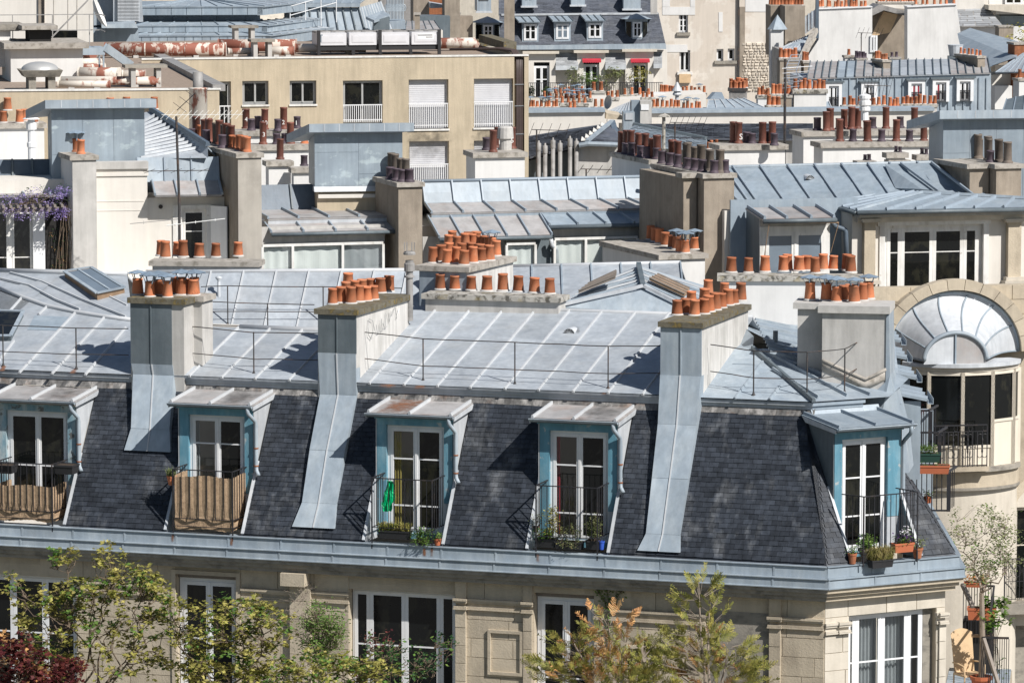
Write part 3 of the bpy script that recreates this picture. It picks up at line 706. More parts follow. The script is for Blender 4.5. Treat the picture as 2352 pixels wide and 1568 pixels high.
for xa,xb,y in((XCH2-.4,XCH3,RIDGE),(XCH1-.4,XCH2-.4,RIDGE1)):
 m2=MB();m2 .slab([(xa,y+0.06,zt(y)),(xb,y+0.06,zt(y)),(xb,y+5.0,zt(y)-2.4),(xa,y+5.0,zt(y)-2.4)],(0,0,-0.06));part(CORNER,'zinc_roof',m2,M_['zinc_light'],F1)
HIP=[('D',-10,438),('D',150,500),('D',320,560),('D',510,600),('D',710,632),('D',900,655)]
HP=[on_t(p) for p in HIP]
mb=MB();mb.add([TL(XL,YE)]+[TL(XCH1-.4,YE)]+[TL(XCH1-.4,HP[-1].y)]+[tuple(p) for p in HP[::-1]]+[TL(XL,HP[0].y+1)],[list(range(4+len(HP)))])
LEFT=part(CORNER,'zinc_roof',mb,M_['zinc_light'],F1)
for p,q in(((('D',-60,1000)),(('D',95,795))),(('D',130,1010),('D',510,603)),(('D',350,1018),('D',708,632)),(('D',575,1025),('D',850,705)),(('D',262,615),('D',318,562)),(('D',65,595),('D',148,502))):
 a,b=on_t(p),on_t(q);m2=MB();m2 .beam(a,b,0.055,0.05,TN,0.004,0.62);part(LEFT,'batten',m2,M_['batten'],F1)
m2=MB();m2 .tube([p+TN*0.03 for p in HP],0.055,8);part(LEFT,'hip_roll',m2,M_['batten'],F1,smooth=True)
mb=MB()
for i in range(len(HP)-1):mb.poly(*[p-TN*.006 for p in(Vector(TL(HP[i].x,YE+.3)),Vector(TL(HP[i+1].x,YE+.3)),HP[i+1],HP[i])])
mb.poly(*[p-TN*.006 for p in(Vector(TL(XL,YE+.3)),Vector(TL(HP[0].x,YE+.3)),HP[0],Vector(TL(XL,HP[0].y)))]);part(LEFT,'zinc_sheet',mb,M_['zinc_light'],F1)
def Rz(p,d):return F1 .d(p,d)
RB=[F1 .y(('D',-20,322),HP[0].y+1.3),F1 .y(('D',860,345),HP[-1].y+3.0)]
mb=MB();mb.add([tuple(p) for p in HP]+[tuple(RB[1]),tuple(RB[0])],[[0,1,len(HP)+1]]+[[i,i+1,len(HP)+1] for i in range(1,len(HP)-1)]+[[len(HP)-1,len(HP),len(HP)+1]])
BACKL=part(CORNER,'zinc_roof',mb,M_['zinc_light'],F1)
bn=(HP[-1]-HP[1]).cross(RB[0]-HP[1]).normalized();bn=bn if bn.z>0 else-bn
def on_b(p):return F1 .plane(p,HP[2],bn)
for line in((('D',70,338),('D',290,400),('D',560,520),('D',850,634)),(('D',-10,375),('D',200,425),('D',380,520),('D',540,585)),(('D',740,500),('D',860,560))):
 m2=MB()
 pp=[on_b(p)+bn*0.02 for p in line]
 for i in range(len(pp)-1):m2 .beam(pp[i],pp[i+1],0.055,0.05,bn,0,0.62)
 part(BACKL,'batten',m2,M_['batten'],F1)
m2=MB();m2 .tube([RB[0]+Vector((0,0,0.03)),RB[1]+Vector((0,0,0.03))],0.07,8);part(BACKL,'ridge_roll',m2,M_['batten'],F1,smooth=True)
mb=MB();mb.slab([RB[0]+Vector((0,.05,-.03)),RB[1]+Vector((0,.05,-.03)),RB[1]+Vector((0,4,-2)),RB[0]+Vector((0,4,-2))],(0,0,-.05));part(CORNER,'zinc_roof',mb,M_['zinc_light'],F1)
def skylight(par,pts,nrm,F,h=0.22,curb='wood',glass='glass_sky',npane=2,name='skylight',frame='zinc_front'):
 pts=[Vector(p) for p in pts];mb=MB();mb.slab(pts,nrm*h);s=part(par,name,mb,M_[curb],F)
 top=[p+nrm*(h+0.003) for p in pts]
 for i in range(npane):
  a,b=i/npane+0.02,(i+1)/npane-0.02
  q=[lerp(lerp(top[0],top[1],t),lerp(top[3],top[2],t),k) for t,k in((a,0.05),(b,0.05),(b,0.95),(a,0.95))]
  m2=MB();m2 .slab(q,nrm*0.012);part(s,'pane',m2,M_[glass],F)
 m2=MB()
 for i in range(4):m2 .beam(top[i],top[(i+1)%4],0.09,0.03,nrm)
 for i in range(1,npane):m2 .beam(lerp(top[0],top[1],i/npane),lerp(top[3],top[2],i/npane),0.05,0.03,nrm)
 part(s,'skylight_frame',m2,M_[frame],F)
 return s
skylight(CORNER,[on_b(p) for p in(('D',660,520),('D',845,482),('D',620,345),('D',440,372))],bn,F1,0.20)
skylight(CORNER,[on_t(p) for p in(('D',-90,790),('D',75,790),('D',160,625),('D',-10,620))],TN,F1,0.13,'zinc_dark','glass',1)
m2=MB();m2 .slab([on_t(p) for p in(('D',185,715),('D',400,722),('D',468,630),('D',235,620))],TN*0.012);part(CORNER,'zinc_patch',m2,M_['zinc_blue'],F1)
# right section between the third chimney and the hip, then the chamfer slope
APX=on_t(('G',490,845));CFR=Vector((XC-corner_off(YE),YE,ZE))
XA=XCH3+0.0
TPC=Vector((0,-SLT,1))
AP_C=FC.loc(F1 .wor(APX))
mb=MB();mb.add([TL(XA-1.2,YE),CFR,APX,TL(XA-1.2,APX.y)],[(0,1,2,3)]);RSEC=part(CORNER,'zinc_roof',mb,M_['zinc_front'],F1)
for p,q in((('G',370,1185),('G',560,935)),(('G',605,1190),('G',680,1092))):
 m2=MB();m2 .beam(on_t(p),on_t(q),0.055,0.05,TN,0.004,0.62);part(RSEC,'batten',m2,M_['zinc_front'],F1)
for p,q in((('G',355,945),('G',505,950)),(('G',600,925),('G',560,930))):
 m2=MB();m2 .beam(on_t(p),on_t(q),0.03,0.008,TN,0.002);part(RSEC,'sheet_joint',m2,M_['zinc_blue'],F1)
m2=MB();m2 .beam(CFR+Vector((0.02,-0.05,0)),APX,0.10,0.09,(0,-.1,1),0.0,0.7);part(RSEC,'hip_roll',m2,M_['zinc_dark'],F1)
CE0=FC.loc(F1 .wor(CFR));CE1=Vector((WC-off_s(YE),YE,ZE))
cn=(CE1-CE0).cross(AP_C-CE0).normalized();cn=cn if cn.z>0 else-cn
def on_c(p):return FC.plane(p,CE0,cn)
CP=[on_c(('G',1290,1150)),on_c(('G',1300,1060)),on_c(('G',960,960)),on_c(('G',790,860)),on_c(('G',545,848))]
mb=MB();mb.add([CE0,CE1+Vector((0.6,0,0))]+[tuple(CP[1]+Vector((1.0,0,0)))]+[tuple(CP[2]+Vector((1.2,1.2,1.2*SLT))),tuple(AP_C)],[(0,1,2,3,4)])
CSEC=part(CORNER,'zinc_roof',mb,M_['zinc_front'],FC)
for p,q in((('G',935,1178),('G',625,985)),(('G',1130,1165),('G',560,860)),(('G',1285,1158),('G',870,985)),(('G',560,870),('G',790,960))):
 m2=MB();m2 .beam(on_c(p),on_c(q),0.06,0.07,cn,0.004,0.62);part(CSEC,'batten',m2,M_['zinc_front'],FC)
# dormers
def dormer(F,d,blue,zend,rowz,panes=None,lab=None,zb=0.62,yf=YF,jl=0.23,jr=0.21,pipe=True,cmat='zinc_dirty',bat='batten',glass='glass',slope=0.15,pipemat='zinc_front'):
 x0,x1,c0,c1,zc=d['x0'],d['x1'],d['c0'],d['c1'],d['zc'];zh=zc-0.10
 mb=MB();th=0.28
 mb.box(x0,x0+jl,yf,yf+th,zb-0.05,zh-0.2);mb.box(x1-jr,x1,yf,yf+th,zb+0.75,zh-0.2)
 mb.box(x0,x1,yf-0.004,yf+th,zh-0.2,zh)
 mb.box(x0-0.04,x1+0.04,yf-0.07,yf-0.0045,zh-0.05,zh)
 mb.box(x0+jl,x1-jr,yf+0.02,yf+th,zb-0.12,zb)
 p=part(CORNER,'dormer',mb,M_[blue],F,label=lab)
 cross=SLZ0+(yf-SL0)/RUN
 for x,s in((x0,-1),(x1,1)):
  m2=MB();e=0.012*s
  m2 .slab([(x+e,yf+0.002,cross),(x+e,sy(zc+slope),zc+slope-0.03),(x+e,yf+0.002,zh+0.0)],(0.02*s,0,0))
  m2 .slab([(x+e,SL0,SLZ0-0.05),(x+e,yf+th,SLZ0-0.05),(x+e,yf+th,cross),(x+e,yf-0.05,cross)],(0.02*s,0,0))
  part(p,'cheek',m2,M_['zinc_white' if F is F1 else 'zinc_dark'],F)  # corner dormer: shade of its turned-away side painted in with darker zinc
  m2=MB();m2 .beam((x+0.045*s,SL0-0.01,SLZ0),(x+0.045*s,sy(cross+0.35)-0.01,cross+0.35),0.07,0.045,(0,-1,RUN));part(p,'flashing_trim',m2,M_['zinc_white'],F)
 m2=MB();m2 .box(x1-jr,x1,yf+0.012,yf+th,zb-0.05,zb+0.745);part(p,'jamb_flashing',m2,M_['zinc_white'],F)
 zroof(p,'dormer_roof',F,(c0,yf-0.27,zc),(c1,yf-0.27,zc),(c1,sy(zc+slope)+0.05,zc+slope),(c0,sy(zc+slope)+0.05,zc+slope),2,cmat,bat,(),True,0.06,0.065,0.03,True,True,[0.035,0.5,0.965])
 for x in(c0,c1):
  m2=MB();m2 .slab([(x-0.012,yf-0.24,zc-0.12),(x-0.012,sy(zc-0.1),zc-0.10+slope*.6),(x-0.012,sy(zc+slope),zc+slope-0.035),(x-0.012,yf-0.24,zc-0.035)],(0.024,0,0));part(p,'side_board',m2,M_['zinc_white'],F)
 m2=MB();m2 .box(c0,c1,yf-0.24,yf-0.005,zc-0.10,zc-0.032);part(p,'eaves_board',m2,M_['zinc_dark' if blue=='blue_paint' else 'wood_grey'],F)
 m2=MB();n=10
 for i in range(n):
  a,b=math.pi+math.pi*i/n,math.pi+math.pi*(i+1)/n
  r=0.055;yc,zg=yf-0.30,zc-0.012
  m2 .poly((c0,yc+r*math.cos(a),zg+r*math.sin(a)),(c1,yc+r*math.cos(a),zg+r*math.sin(a)),(c1,yc+r*math.cos(b),zg+r*math.sin(b)),(c0,yc+r*math.cos(b),zg+r*math.sin(b)))
 for x in(c0,c1):m2 .poly(*[(x,yf-0.30+0.055*math.cos(math.pi+math.pi*i/n),zc-0.012+0.055*math.sin(math.pi+math.pi*i/n)) for i in range(n+1)])
 m2 .tube([(c0,yf-0.36,zc-0.008),(c1,yf-0.36,zc-0.008)],0.012,6)
 part(p,'gutter',m2,M_['zinc_front'],F)
 if pipe:
  xs=c1-0.11;xe=x1+0.10
  m2=downpipe_mb([(xs,yf-0.30,zc-0.05),(xs,yf-0.29,zc-0.18),(xe,yf-0.05,zc-0.42),(xe,yf-0.05,zend+0.12),(xe+0.09,yf-0.13,zend)],0.048)
  part(p,'downpipe',m2,M_[pipemat],F,smooth=True)
  m2=MB()
  for z in(zend+0.62,zend+0.2):m2 .lathe((xe,yf-0.05,z),[(0.05,0),(0.06,0.005),(0.06,0.03),(0.05,0.035)],10)
  part(p,'pipe_collar',m2,M_['rust' if zend<2 else 'zinc_white'],F)
 window(p,F,x0+jl,x1-jr,zb,zh-0.205,yf+0.10,2,rowz,True,'white_paint',glass,0.07,0.075,0.032,panes=panes)
 return p
ROWS=(0.24,0.70)
D1=dormer(F1,DM[0],'blue_worn',F1 .y(('H',550,130),YF).z,(0.06,0.47),lab='dormer with peeling pale blue paint')
D2=dormer(F1,DM[1],'blue_paint',F1 .y(('H',1745,160),YF).z,(0.40,0.75),{0:'glass_clear'})
D3=dormer(F1,DM[2],'blue_paint',F1 .y(('I',800,210),YF).z,ROWS,{0:'glass_clear'},lab='dormer with a rust streaked canopy')
D4=dormer(F1,DM[3],'blue_paint',F1 .y(('I',1918,275),YF).z,ROWS,{0:'glass_clear'})
for D,d,m,a,b,z1 in((D3,DM[2],'curtain_yellow',0.26,0.52,0),(D4,DM[3],'curtain_red',0.26,0.42,0),(D2,DM[1],'curtain_grey',0.24,0.42,0)):
 part(D,'curtain',cloth_mb(d['x0']+a,d['x0']+b,0.7,d['zc']-0.35,YF+0.24,4,0.025,24),M_[m],F1)
D5=dormer(FC,DC,'blue_paint',2.2,(0.30,0.66),None,pipe=False,jl=0.20,jr=0.34,cmat='zinc_blue',bat='batten_blue',lab='dormer on the chamfered corner')
m2=downpipe_mb([(DC['c1']-0.12,YF-0.30,DC['zc']-0.05),(DC['c1']-0.12,YF-.29,DC['zc']-0.2),(DC['x1']+0.14,YF+0.1,DC['zc']-0.45),(DC['x1']+0.14,YF+.1,1.9),(DC['x1']+.16,YF+.06,1.7)],0.048)
part(D5,'downpipe',m2,M_['zinc_blue'],FC,smooth=True)
for pts in(((('E',330,1170)),('E',420,1170),('E',330,1250),('E',255,1255)),):
 pass
# balconies
YB=0.13
def bal(F,pl,pr,ptop,plow,n,mid=None,low=None,xr=None):
 a,b=F.y(pl,YB).x,F.y(pr,YB).x;zt_=F.y(ptop,YB).z
 return a,b,zt_,balcony(CORNER,F,a,b,YB,YF+0.02,0.62,zt_,n,5,'iron',F.y(plow,YB).z-0.62,mid)
B1=bal(F1,('H',-30,90),('H',350,90),('H',350,88),('H',350,410),8,0.62+0.05)
B2=bal(F1,('H',1167,125),('H',1570,135),('H',1400,130),('H',1400,460),6,0.62+0.06)
B3=bal(F1,('I',215,185),('I',622,190),('I',420,188),('I',420,522),10)
B4=bal(F1,('I',1325,230),('I',1740,245),('I',1530,238),('I',1530,580),10)
def screen(b,zlo,zhi,label,folds,seed):
 a,c,z1,_=b;rg=random.Random(seed);mb=MB();n=72
 path=[(a+0.03,YF-0.05)]+[(a+0.03,YB+0.035)]+[(c-0.03,YB+0.035)]+[(c-0.03,YF-0.02)]
 L=[0];
 for i in range(3):L.append(L[-1]+math.dist(path[i],path[i+1]))
 zs=[zhi,zhi-0.1,(zhi+zlo)/2,zlo+0.32,zlo+0.2,zlo+0.08,zlo];vs=[]
 for j,z in enumerate(zs):
  for i in range(n+1):
   s=L[-1]*i/n;k=max(q for q in range(3) if s>=L[q]-1e-9);t=(s-L[k])/(L[k+1]-L[k])
   p=lerp((*path[k],0),(*path[k+1],0),t);nx,ny=((-1,0) if k==0 else(0,-1) if k==1 else(1,0))
   am=(0.020 if j<3 else 0.006)*abs(math.sin(s*folds*math.pi/(c-a)))-(0.03*math.sin(s*9+j) if j>3 else 0)
   vs.append((p.x+nx*am,p.y+ny*am,z+rg.uniform(-0.012,0.012)+(0.02*math.sin(s*5) if j in(0,6) else 0)))
 mb.add(vs,[(j*(n+1)+i,j*(n+1)+i+1,(j+1)*(n+1)+i+1,(j+1)*(n+1)+i) for j in range(len(zs)-1) for i in range(n)])
 return solo('balcony_screen',label,'screen',mb,M_['wicker'],F1,group='woven screens tied to balcony railings')
screen(B1,0.60,F1 .y(('H',200,235),YB).z,'woven brown screen inside the leftmost balcony railing, with window boxes above it',9,1)
screen(B2,0.60,F1 .y(('H',1380,175),YB).z,'tall woven brown screen wrapped round the balcony of the second dormer from the left',7,2)
def bal_ch():
 pts=[FC.y(('J',1095,290),0.55),FC.y(('J',1243,312),-0.02),FC.y(('J',1607,283),0.05),FC.y(('J',1460,255),0.78)]
 z1=pts[1].z;P=[Vector((p.x,p.y,z1)) for p in pts];mb=MB();z0=0.74
 for i in range(3):
  mb.beam(P[i],P[i+1],0.035,0.022);mb.beam(P[i]+Vector((0,0,z0-z1)),P[i+1]+Vector((0,0,z0-z1)),0.028,0.014)
 for p in P[1:3]:mb.box(p.x-.014,p.x+.014,p.y-.014,p.y+.014,0.45,z1-0.002)
 p=part(CORNER,'balcony_railing',mb,M_['iron'],FC)
 q=[]
 for i,n in((0,3),(1,9),(2,5)):q+=[lerp(P[i],P[i+1],(k+1)/(n+1))[:2] for k in range(n)]
 bars(p,FC,q,z0,z1,0.007)
bal_ch()
# chimney stacks of the corner building
def measure(F,pl,pr,pback,y0):
 """cap front corners on y0, then the back corner's depth"""
 a,b=F.y(pl,y0),F.y(pr,y0);zt_=0.5*(a.z+b.z);bk=F.z(pback,zt_)
 return a.x,b.x,zt_,max(bk.y,y0+1.0)
def skirt(host,F,pts_top,pts_bot,zt_,zb_,x0,x1,xb0,xb1,y_top,joints,mat='zinc_front',flare=0.16,proud=0.34):
 """zinc clad flue running down over the slates"""
 n=len(joints)+1;zs=[zt_]+joints+[zb_]
 for i in range(n):
  za,zb2=zs[i],zs[i+1]
  def row(z):
   t=(zt_-z)/(zt_-zb_);y=min(y_top,sy(z)-proud*(1-t*0.72)) if z<ZT else y_top
   fl=flare if z<=zb_+0.001 else 0.0
   return x0+(xb0-x0)*t-fl,x1+(xb1-x1)*t+fl*0.4,y
  a0,a1,ya=row(za);b0,b1,yb=row(zb2)
  mid_a,mid_b=(a0+a1)/2,(b0+b1)/2;e=0.005*(i%2)
  for(p,q,r,s) in((a0,mid_a-0.003,b0,mid_b-0.003),(mid_a+0.003,a1,mid_b+0.003,b1)):
   m2=MB();m2 .hexa([(r,yb-e,zb2),(s,yb-e,zb2),(s,sy(min(zb2,ZT))+0.2,zb2),(r,sy(min(zb2,ZT))+0.2,zb2)],[(p,ya-e,za-0.004),(q,ya-e,za-0.004),(q,max(ya+.3,sy(min(za,ZT))+0.2),za-0.004),(p,max(ya+.3,sy(min(za,ZT))+0.2),za-0.004)])
   part(host,'zinc_cladding',m2,M_[mat],F)
  m2=MB();m2 .beam((mid_a,ya-0.004,za),(mid_b,yb-0.004,zb2),0.03,0.018,(0,-1,0.3));part(host,'zinc_cladding',m2,M_['batten'],F)
def clad_front(host,F,x0,x1,y,zb,zt_,mat,n=2):
 for i in range(n):
  a,b=x0+(x1-x0)*i/n+0.003,x0+(x1-x0)*(i+1)/n-0.003
  m2=MB();m2 .box(a,b,y-0.012-0.004*(i%2),y+0.01,zb,zt_);part(host,'zinc_cladding',m2,M_[mat],F)
 m2=MB();m2 .beam(((x0+x1)/2,y-0.016,zb),((x0+x1)/2,y-0.016,zt_),0.03,0.02,(0,-1,0));part(host,'zinc_cladding',m2,M_[mat],F)
YC=sy(ZT)-0.05
a,b,zt1,yb=measure(F1,('D',858,505),('D',1255,505),('D',1420,440),YC-0.07)
a+=.06;b-=.06
y1_=max(YC+1.3,F1 .x(('D',1418,600),b+.2).y)
CH1=stack(CORNER,F1,a,b+0.20,YC+0.62,y1_,ZE-0.3,zt1+0.02,'plaster_grey','cap_pale')
CH1f=stack(CORNER,F1,a,b-0.02,YC,YC+0.66,ZE-0.6,zt1,'plaster_grey','cap_moss',0.07)
zj=F1 .y(('D',1020,945),YC).z
xa,xb=F1 .y(('D',882,700),YC).x,F1 .y(('D',1163,700),YC).x
clad_front(CH1f,F1,xa,xb,YC,zj,zt1-0.14,'zinc_dark')
skirt(CH1f,F1,0,0,zj,F1 .y(('D',980,1530),1.3).z,xa+.02,xb+.01,F1 .y(('D',850,1500),1.2).x+.1,F1 .y(('D',1140,1500),1.2).x-.04,YC-.025,[F1 .y(('D',1000,z),YC).z for z in(1015,1355)])
pots(CH1,F1,[(b-.1-.3*(i%2),min(max(F1 .x(('D',x,450),b-.1-.3*(i%2)).y,YC+.8),y1_-.15)) for i,x in enumerate((1225,1185,1265,1225,1315,1270))],zt1+0.02,cowl=(3,4))
pots(CH1f,F1,[('D',932,478),('D',1014,490),('D',1072,480),('D',1133,494),('D',1190,470)],zt1,cowl=(0,1,2,3))
a,b,zt2,yb=measure(F1,('D',2122,560),('E',120,595),('E',465,475),YC-0.07)
CH2=stack(CORNER,F1,a+.07,b-.07,YC,yb,ZE-0.5,zt2,'plaster_stained','cap_moss')
zj=F1 .y(('D',2200,868),YC).z;xa,xb=F1 .y(('D',2150,700),YC).x,F1 .y(('E',112,700),YC).x
clad_front(CH2,F1,xa,xb,YC,zj,zt2-0.14,'zinc_dark')
skirt(CH2,F1,0,0,zj,F1 .y(('H',2100,505),0.5).z,xa,xb-.02,F1 .y(('H',2040,500),.5).x,F1 .y(('H',2265,500),.5).x,YC-.025,[F1 .y(('D',2200,z),1.2).z for z in(1185,1530)]+[F1 .y(('H',2150,345),.7).z])
pots(CH2,F1,[('E',75,535),('E',128,525),('E',178,518),('E',228,510),('E',275,465),('E',328,455),('E',5,530),('D',2248,540),('E',40,505),('E',100,480),('E',150,470),('E',210,462),('E',55,440)],zt2)
a,b,zt3,yb=measure(F1,('E',2145,655),('G',155,672),('G',530,545),YC-0.07)
CH3=stack(CORNER,F1,a+.07,b-.07,YC,yb,ZE-0.5,zt3,'plaster_stained','cap_moss')
zj=F1 .y(('E',2240,1018),YC).z;xa,xb=F1 .y(('E',2166,800),YC).x,F1 .y(('G',148,800),YC).x
clad_front(CH3,F1,xa,xb,YC,zj,zt3-0.14,'zinc_front')
skirt(CH3,F1,0,0,zj,F1 .y(('I',2200,665),0.5).z,xa,xb-.02,F1 .y(('I',2080,660),.5).x,F1 .y(('J',5,660),.5).x,YC-.025,[F1 .y(('E',2240,1375),1.2).z]+[F1 .y(('I',2200,z),.7).z for z in(200,548)])
pots(CH3,F1,[('E',2278,612),('G',36,605),('G',97,615),('G',160,605),('G',195,592),('G',237,580),('G',280,565),('G',325,548),('G',362,540),('G',412,518),('G',78,560),('G',190,480),('G',300,500),('G',165,540)],zt3)
yW=3.6
WF=Frame(world=FC.wor((0,0,0)),deg=TH-8)
a,b=WF.d(('G',945,560),101.0),WF.d(('G',1420,560),101.0)
y0=a.y;b=WF.y(('G',1395,600),y0);a=WF.y(('G',962,600),y0);z1=WF.y(('G',1150,552),y0).z
CHW=stack(CORNER,WF,a.x,b.x,y0,y0+1.2,z1-3.0,z1,'plaster_grey','mortar',0.09,0.17)
a2=WF.y(('G',795,600),y0+0.7).x
m2=MB();m2 .box(a2,a.x+.02,y0+0.7,y0+1.9,z1-3.2,z1-.15);part(CHW,'stack_side',m2,M_['plaster_grey'],WF)
m2=MB();m2 .box(a2-0.1,a.x-0.095,y0+0.6,y0+2.0,z1-.16,z1-.02);part(CHW,'chimney_cap',m2,M_['mortar'],WF)
m2=MB();zb_=WF.y(('G',1300,1000),y0).z
q=[WF.y(('G',x,y),y0) for x,y in((962,925),(1050,965),(1150,1010),(1255,1055),(1330,1020),(1395,985))];m2 .slab([p+Vector((0,-.02,0)) for p in q]+[p+Vector((0,-.02,-.22)) for p in q[::-1]],(0,.03,0));m2 .tube([p+Vector((0,-.01,.02)) for p in q],0.04,6);part(CHW,'mortar_fillet',m2,M_['cap_pale'],WF,smooth=True)
m2=MB();xr=b.x
m2 .slab([(xr,y0-0.03,z1-.2),(xr+.06,y0-.03,z1-.2),(xr+.10,y0-.03,z1-1.6),(xr+.45,y0-.03,z1-2.9),(xr+.6,y0-0.5,z1-3.8),(xr-.3,y0-.5,z1-3.8),(xr-.45,y0-.03,z1-2.2),(xr,y0-.03,z1-1.75)],(0,1.3,0));part(CHW,'zinc_cladding',m2,M_['zinc_front'],WF)
pots(CHW,WF,[('G',878,512),('G',990,515),('G',1058,525),('G',1108,515),('G',1178,530),('G',1232,518),('G',1275,505),('G',1145,505)],z1,cowl=(0,1,2,4,6))
# roof railings
def tz(p):return on_t(p)
roof_rail(CORNER,F1,[tz(('E',158,1010)),tz(('E',562,1060)),tz(('E',1182,1085)),tz(('E',1812,1115)),tz(('E',2250,1110))],1.0,0.36,post_idx=(1,2,3))
roof_rail(CORNER,F1,[tz(('D',1225,965)),tz(('D',1716,1012)),tz(('D',2160,1020))],1.0,0.36,post_idx=(1,))
roof_rail(CORNER,F1,[tz(('D',-80,950)),tz(('D',22,960)),tz(('D',516,980)),tz(('D',870,985))],1.0,0.36,post_idx=(1,2))
rc=[FC.loc(F1 .wor(on_t(('G',205,1110))))]+[FC.loc(F1 .wor(on_t(('G',497,1155))))]+[on_c(('G',858,1165)),on_c(('G',1112,1140)),on_c(('G',1212,1085))]
roof_rail(CORNER,FC,rc,1.02,0.40,post_idx=(1,2,3,4))
def vent(host,F,p,n,w=0.28):
 mb=MB();c=Vector(p);k=8
 pr=[c+Vector((math.cos(math.pi*i/k)*w/2,0,math.sin(math.pi*i/k)*w*0.45)) for i in range(k+1)]
 back=[q+Vector((0,0.35,0.02)) for q in pr]
 mb.add(pr+back,[(i,i+1,k+2+i,k+1+i) for i in range(k)])
 for i in range(1,k):
  mb.beam(c+Vector((0,-0.004,0.01)),pr[i]+Vector((0,-0.004,0)),0.008,0.006,(0,-1,0))
 v=part(host,'roof_vent',mb,M_['zinc_white'],F)
 m2=MB();m2 .add([tuple(q+Vector((0,0.02,0))) for q in pr],[list(range(k+1))]);part(v if host.parent is None else host,'vent_opening',m2,M_['dark'],F)
vent(CORNER,F1,on_t(('E',1548,742)),TN)
# stone fronts
YW=0.42
def fx(p,y=YW):return F1 .y(p,y).x
def fz(p,y=YW):return F1 .y(p,y).z
ZB=-5.2
holes=[]
def H(pl,pr,ptop,zb=ZB+0.8):h=(fx(pl),fx(pr),zb,fz(ptop));holes.append(h);return h
W1=H(('H',-160,1000),('H',515,1000),('H',250,845));W2=H(('H',1190,1000),('H',1600,1000),('H',1400,838))
W3=H(('I',62,1100),('I',782,1100),('I',420,950));W4=H(('I',1312,1200),('I',1716,1200),('I',1520,965))
BL=(fx(('J',200,1200)),fx(('J',603,1200)),ZB+0.8,fz(('J',400,1085)))
mb=MB();XE=XC-corner_off(YW)
wall_mb(mb,XL,XE,-17.4,-0.2,YW,holes,0.32);WALL=part(CORNER,'facade_wall',mb,M_['stone'],F1)
blocks(CORNER,F1,XL+3,XE,ZB,-0.32,YW,1.05,0.44,'stone',holes+[BL],0.018,5,host=WALL)
m2=MB();m2 .box(BL[0],BL[1],YW-0.002,YW+.01,BL[2],BL[3]);part(WALL,'blind_window',m2,M_['stone_grey'],F1)
for h,spl,rows,fr in((W1,[0,.33,.67,1.0],(0.62,),0.06),(W2,None,(0.62,),0.1),(W3,[0,0.155,0.5,0.845,1.0],(0.655,),0.04),(W4,None,(0.5,),0.1)):
 window(CORNER,F1,h[0]+0.02,h[1]-0.02,h[2],h[3]-(0.02 if spl else 0.10),YW+0.20,2,rows,False,'white_paint','glass',fr,0.085,0.035,splits=spl)
for h,m in((W2,.10),(W4,.0)):
 if m:
  mb=MB();mb.box(h[0]-m,h[0],YW-0.05,YW+0.05,h[2],h[3]+m);mb.box(h[1],h[1]+m,YW-.05,YW+.05,h[2],h[3]+m);mb.box(h[0],h[1],YW-.05,YW+.05,h[3],h[3]+m)
  part(CORNER,'window_surround',mb,M_['stone'],F1)
 mb=MB();mb.box(h[0],h[1],YW+0.12,YW+0.19,h[3]-0.10,h[3]-0.004);part(CORNER,'blind_box',mb,M_['wood_grey'],F1)
def capital(x0,x1,z,F=F1,y=YW,mat='stone'):
 for(dz0,dz1,pr) in((0.0,0.055,0.07),(-0.05,-0.003,0.045),(-0.17,-0.13,0.04),(-0.205,-0.175,0.06)):
  mb=MB();mb.box(x0-pr*.4,x1+pr*.4,y-pr-.02,y+0.02,z+dz0,z+dz1);part(CORNER,'capital_moulding',mb,M_[mat],F)
def pilaster(x0,x1,z,F=F1,y=YW,pr=0.07,mat='stone'):
 blocks(CORNER,F,x0,x1,ZB,z-0.21,y-pr,3.0,0.42,mat,(),0.012,9,'pilaster_block');mb=MB();mb.box(x0+0.004,x1-0.004,y-pr,y,ZB,z-0.21);part(CORNER,'pilaster',mb,M_[mat],F)
 mb=MB();mb.box(x0,x1,y-pr-0.01,y,z+0.06,-0.315);part(CORNER,'pilaster',mb,M_[mat],F)
zc_=fz(('I',1040,1018))
capital(fx(('I',862,1030)),fx(('I',1238,1030)),zc_);capital(fx(('I',782,1030)),fx(('I',860,1030)),zc_,y=YW-.06);capital(fx(('I',1240,1030)),fx(('I',1306,1030)),zc_,y=YW-.06)
pilaster(fx(('I',784,1030)),fx(('I',858,1030)),zc_);pilaster(fx(('I',1242,1030)),fx(('I',1305,1030)),zc_)
zc2=fz(('J',800,1140));capital(fx(('J',690,1140)),XE-.03,zc2);capital(fx(('J',604,1140)),fx(('J',688,1140)),zc2,y=YW-.06);pilaster(fx(('J',606,1140)),fx(('J',686,1140)),zc2)
capital(fx(('I',1722,1100)),BL[0]-0.1,fz(('I',2000,1090)))
capital(fx(('H',1640,950)),fx(('H',1960,950)),fz(('H',1750,945)));capital(fx(('H',2115,950)),fx(('I',58,970)),fz(('H',2250,965)));capital(fx(('H',570,900)),fx(('H',1110,900)),fz(('H',650,895)))
pilaster(fx(('H',1968,900)),fx(('H',2110,900)),fz(('H',2040,830)),pr=0.12)
mb=MB();mb.box(fx(('H',1936,780)),fx(('H',2098,780)),YW-.42,YW,-0.60,-0.30);part(CORNER,'bracket_block',mb,M_['stone'],F1)
for pl,pr in((('H',1640,1000),('H',1655,1000)),):pass
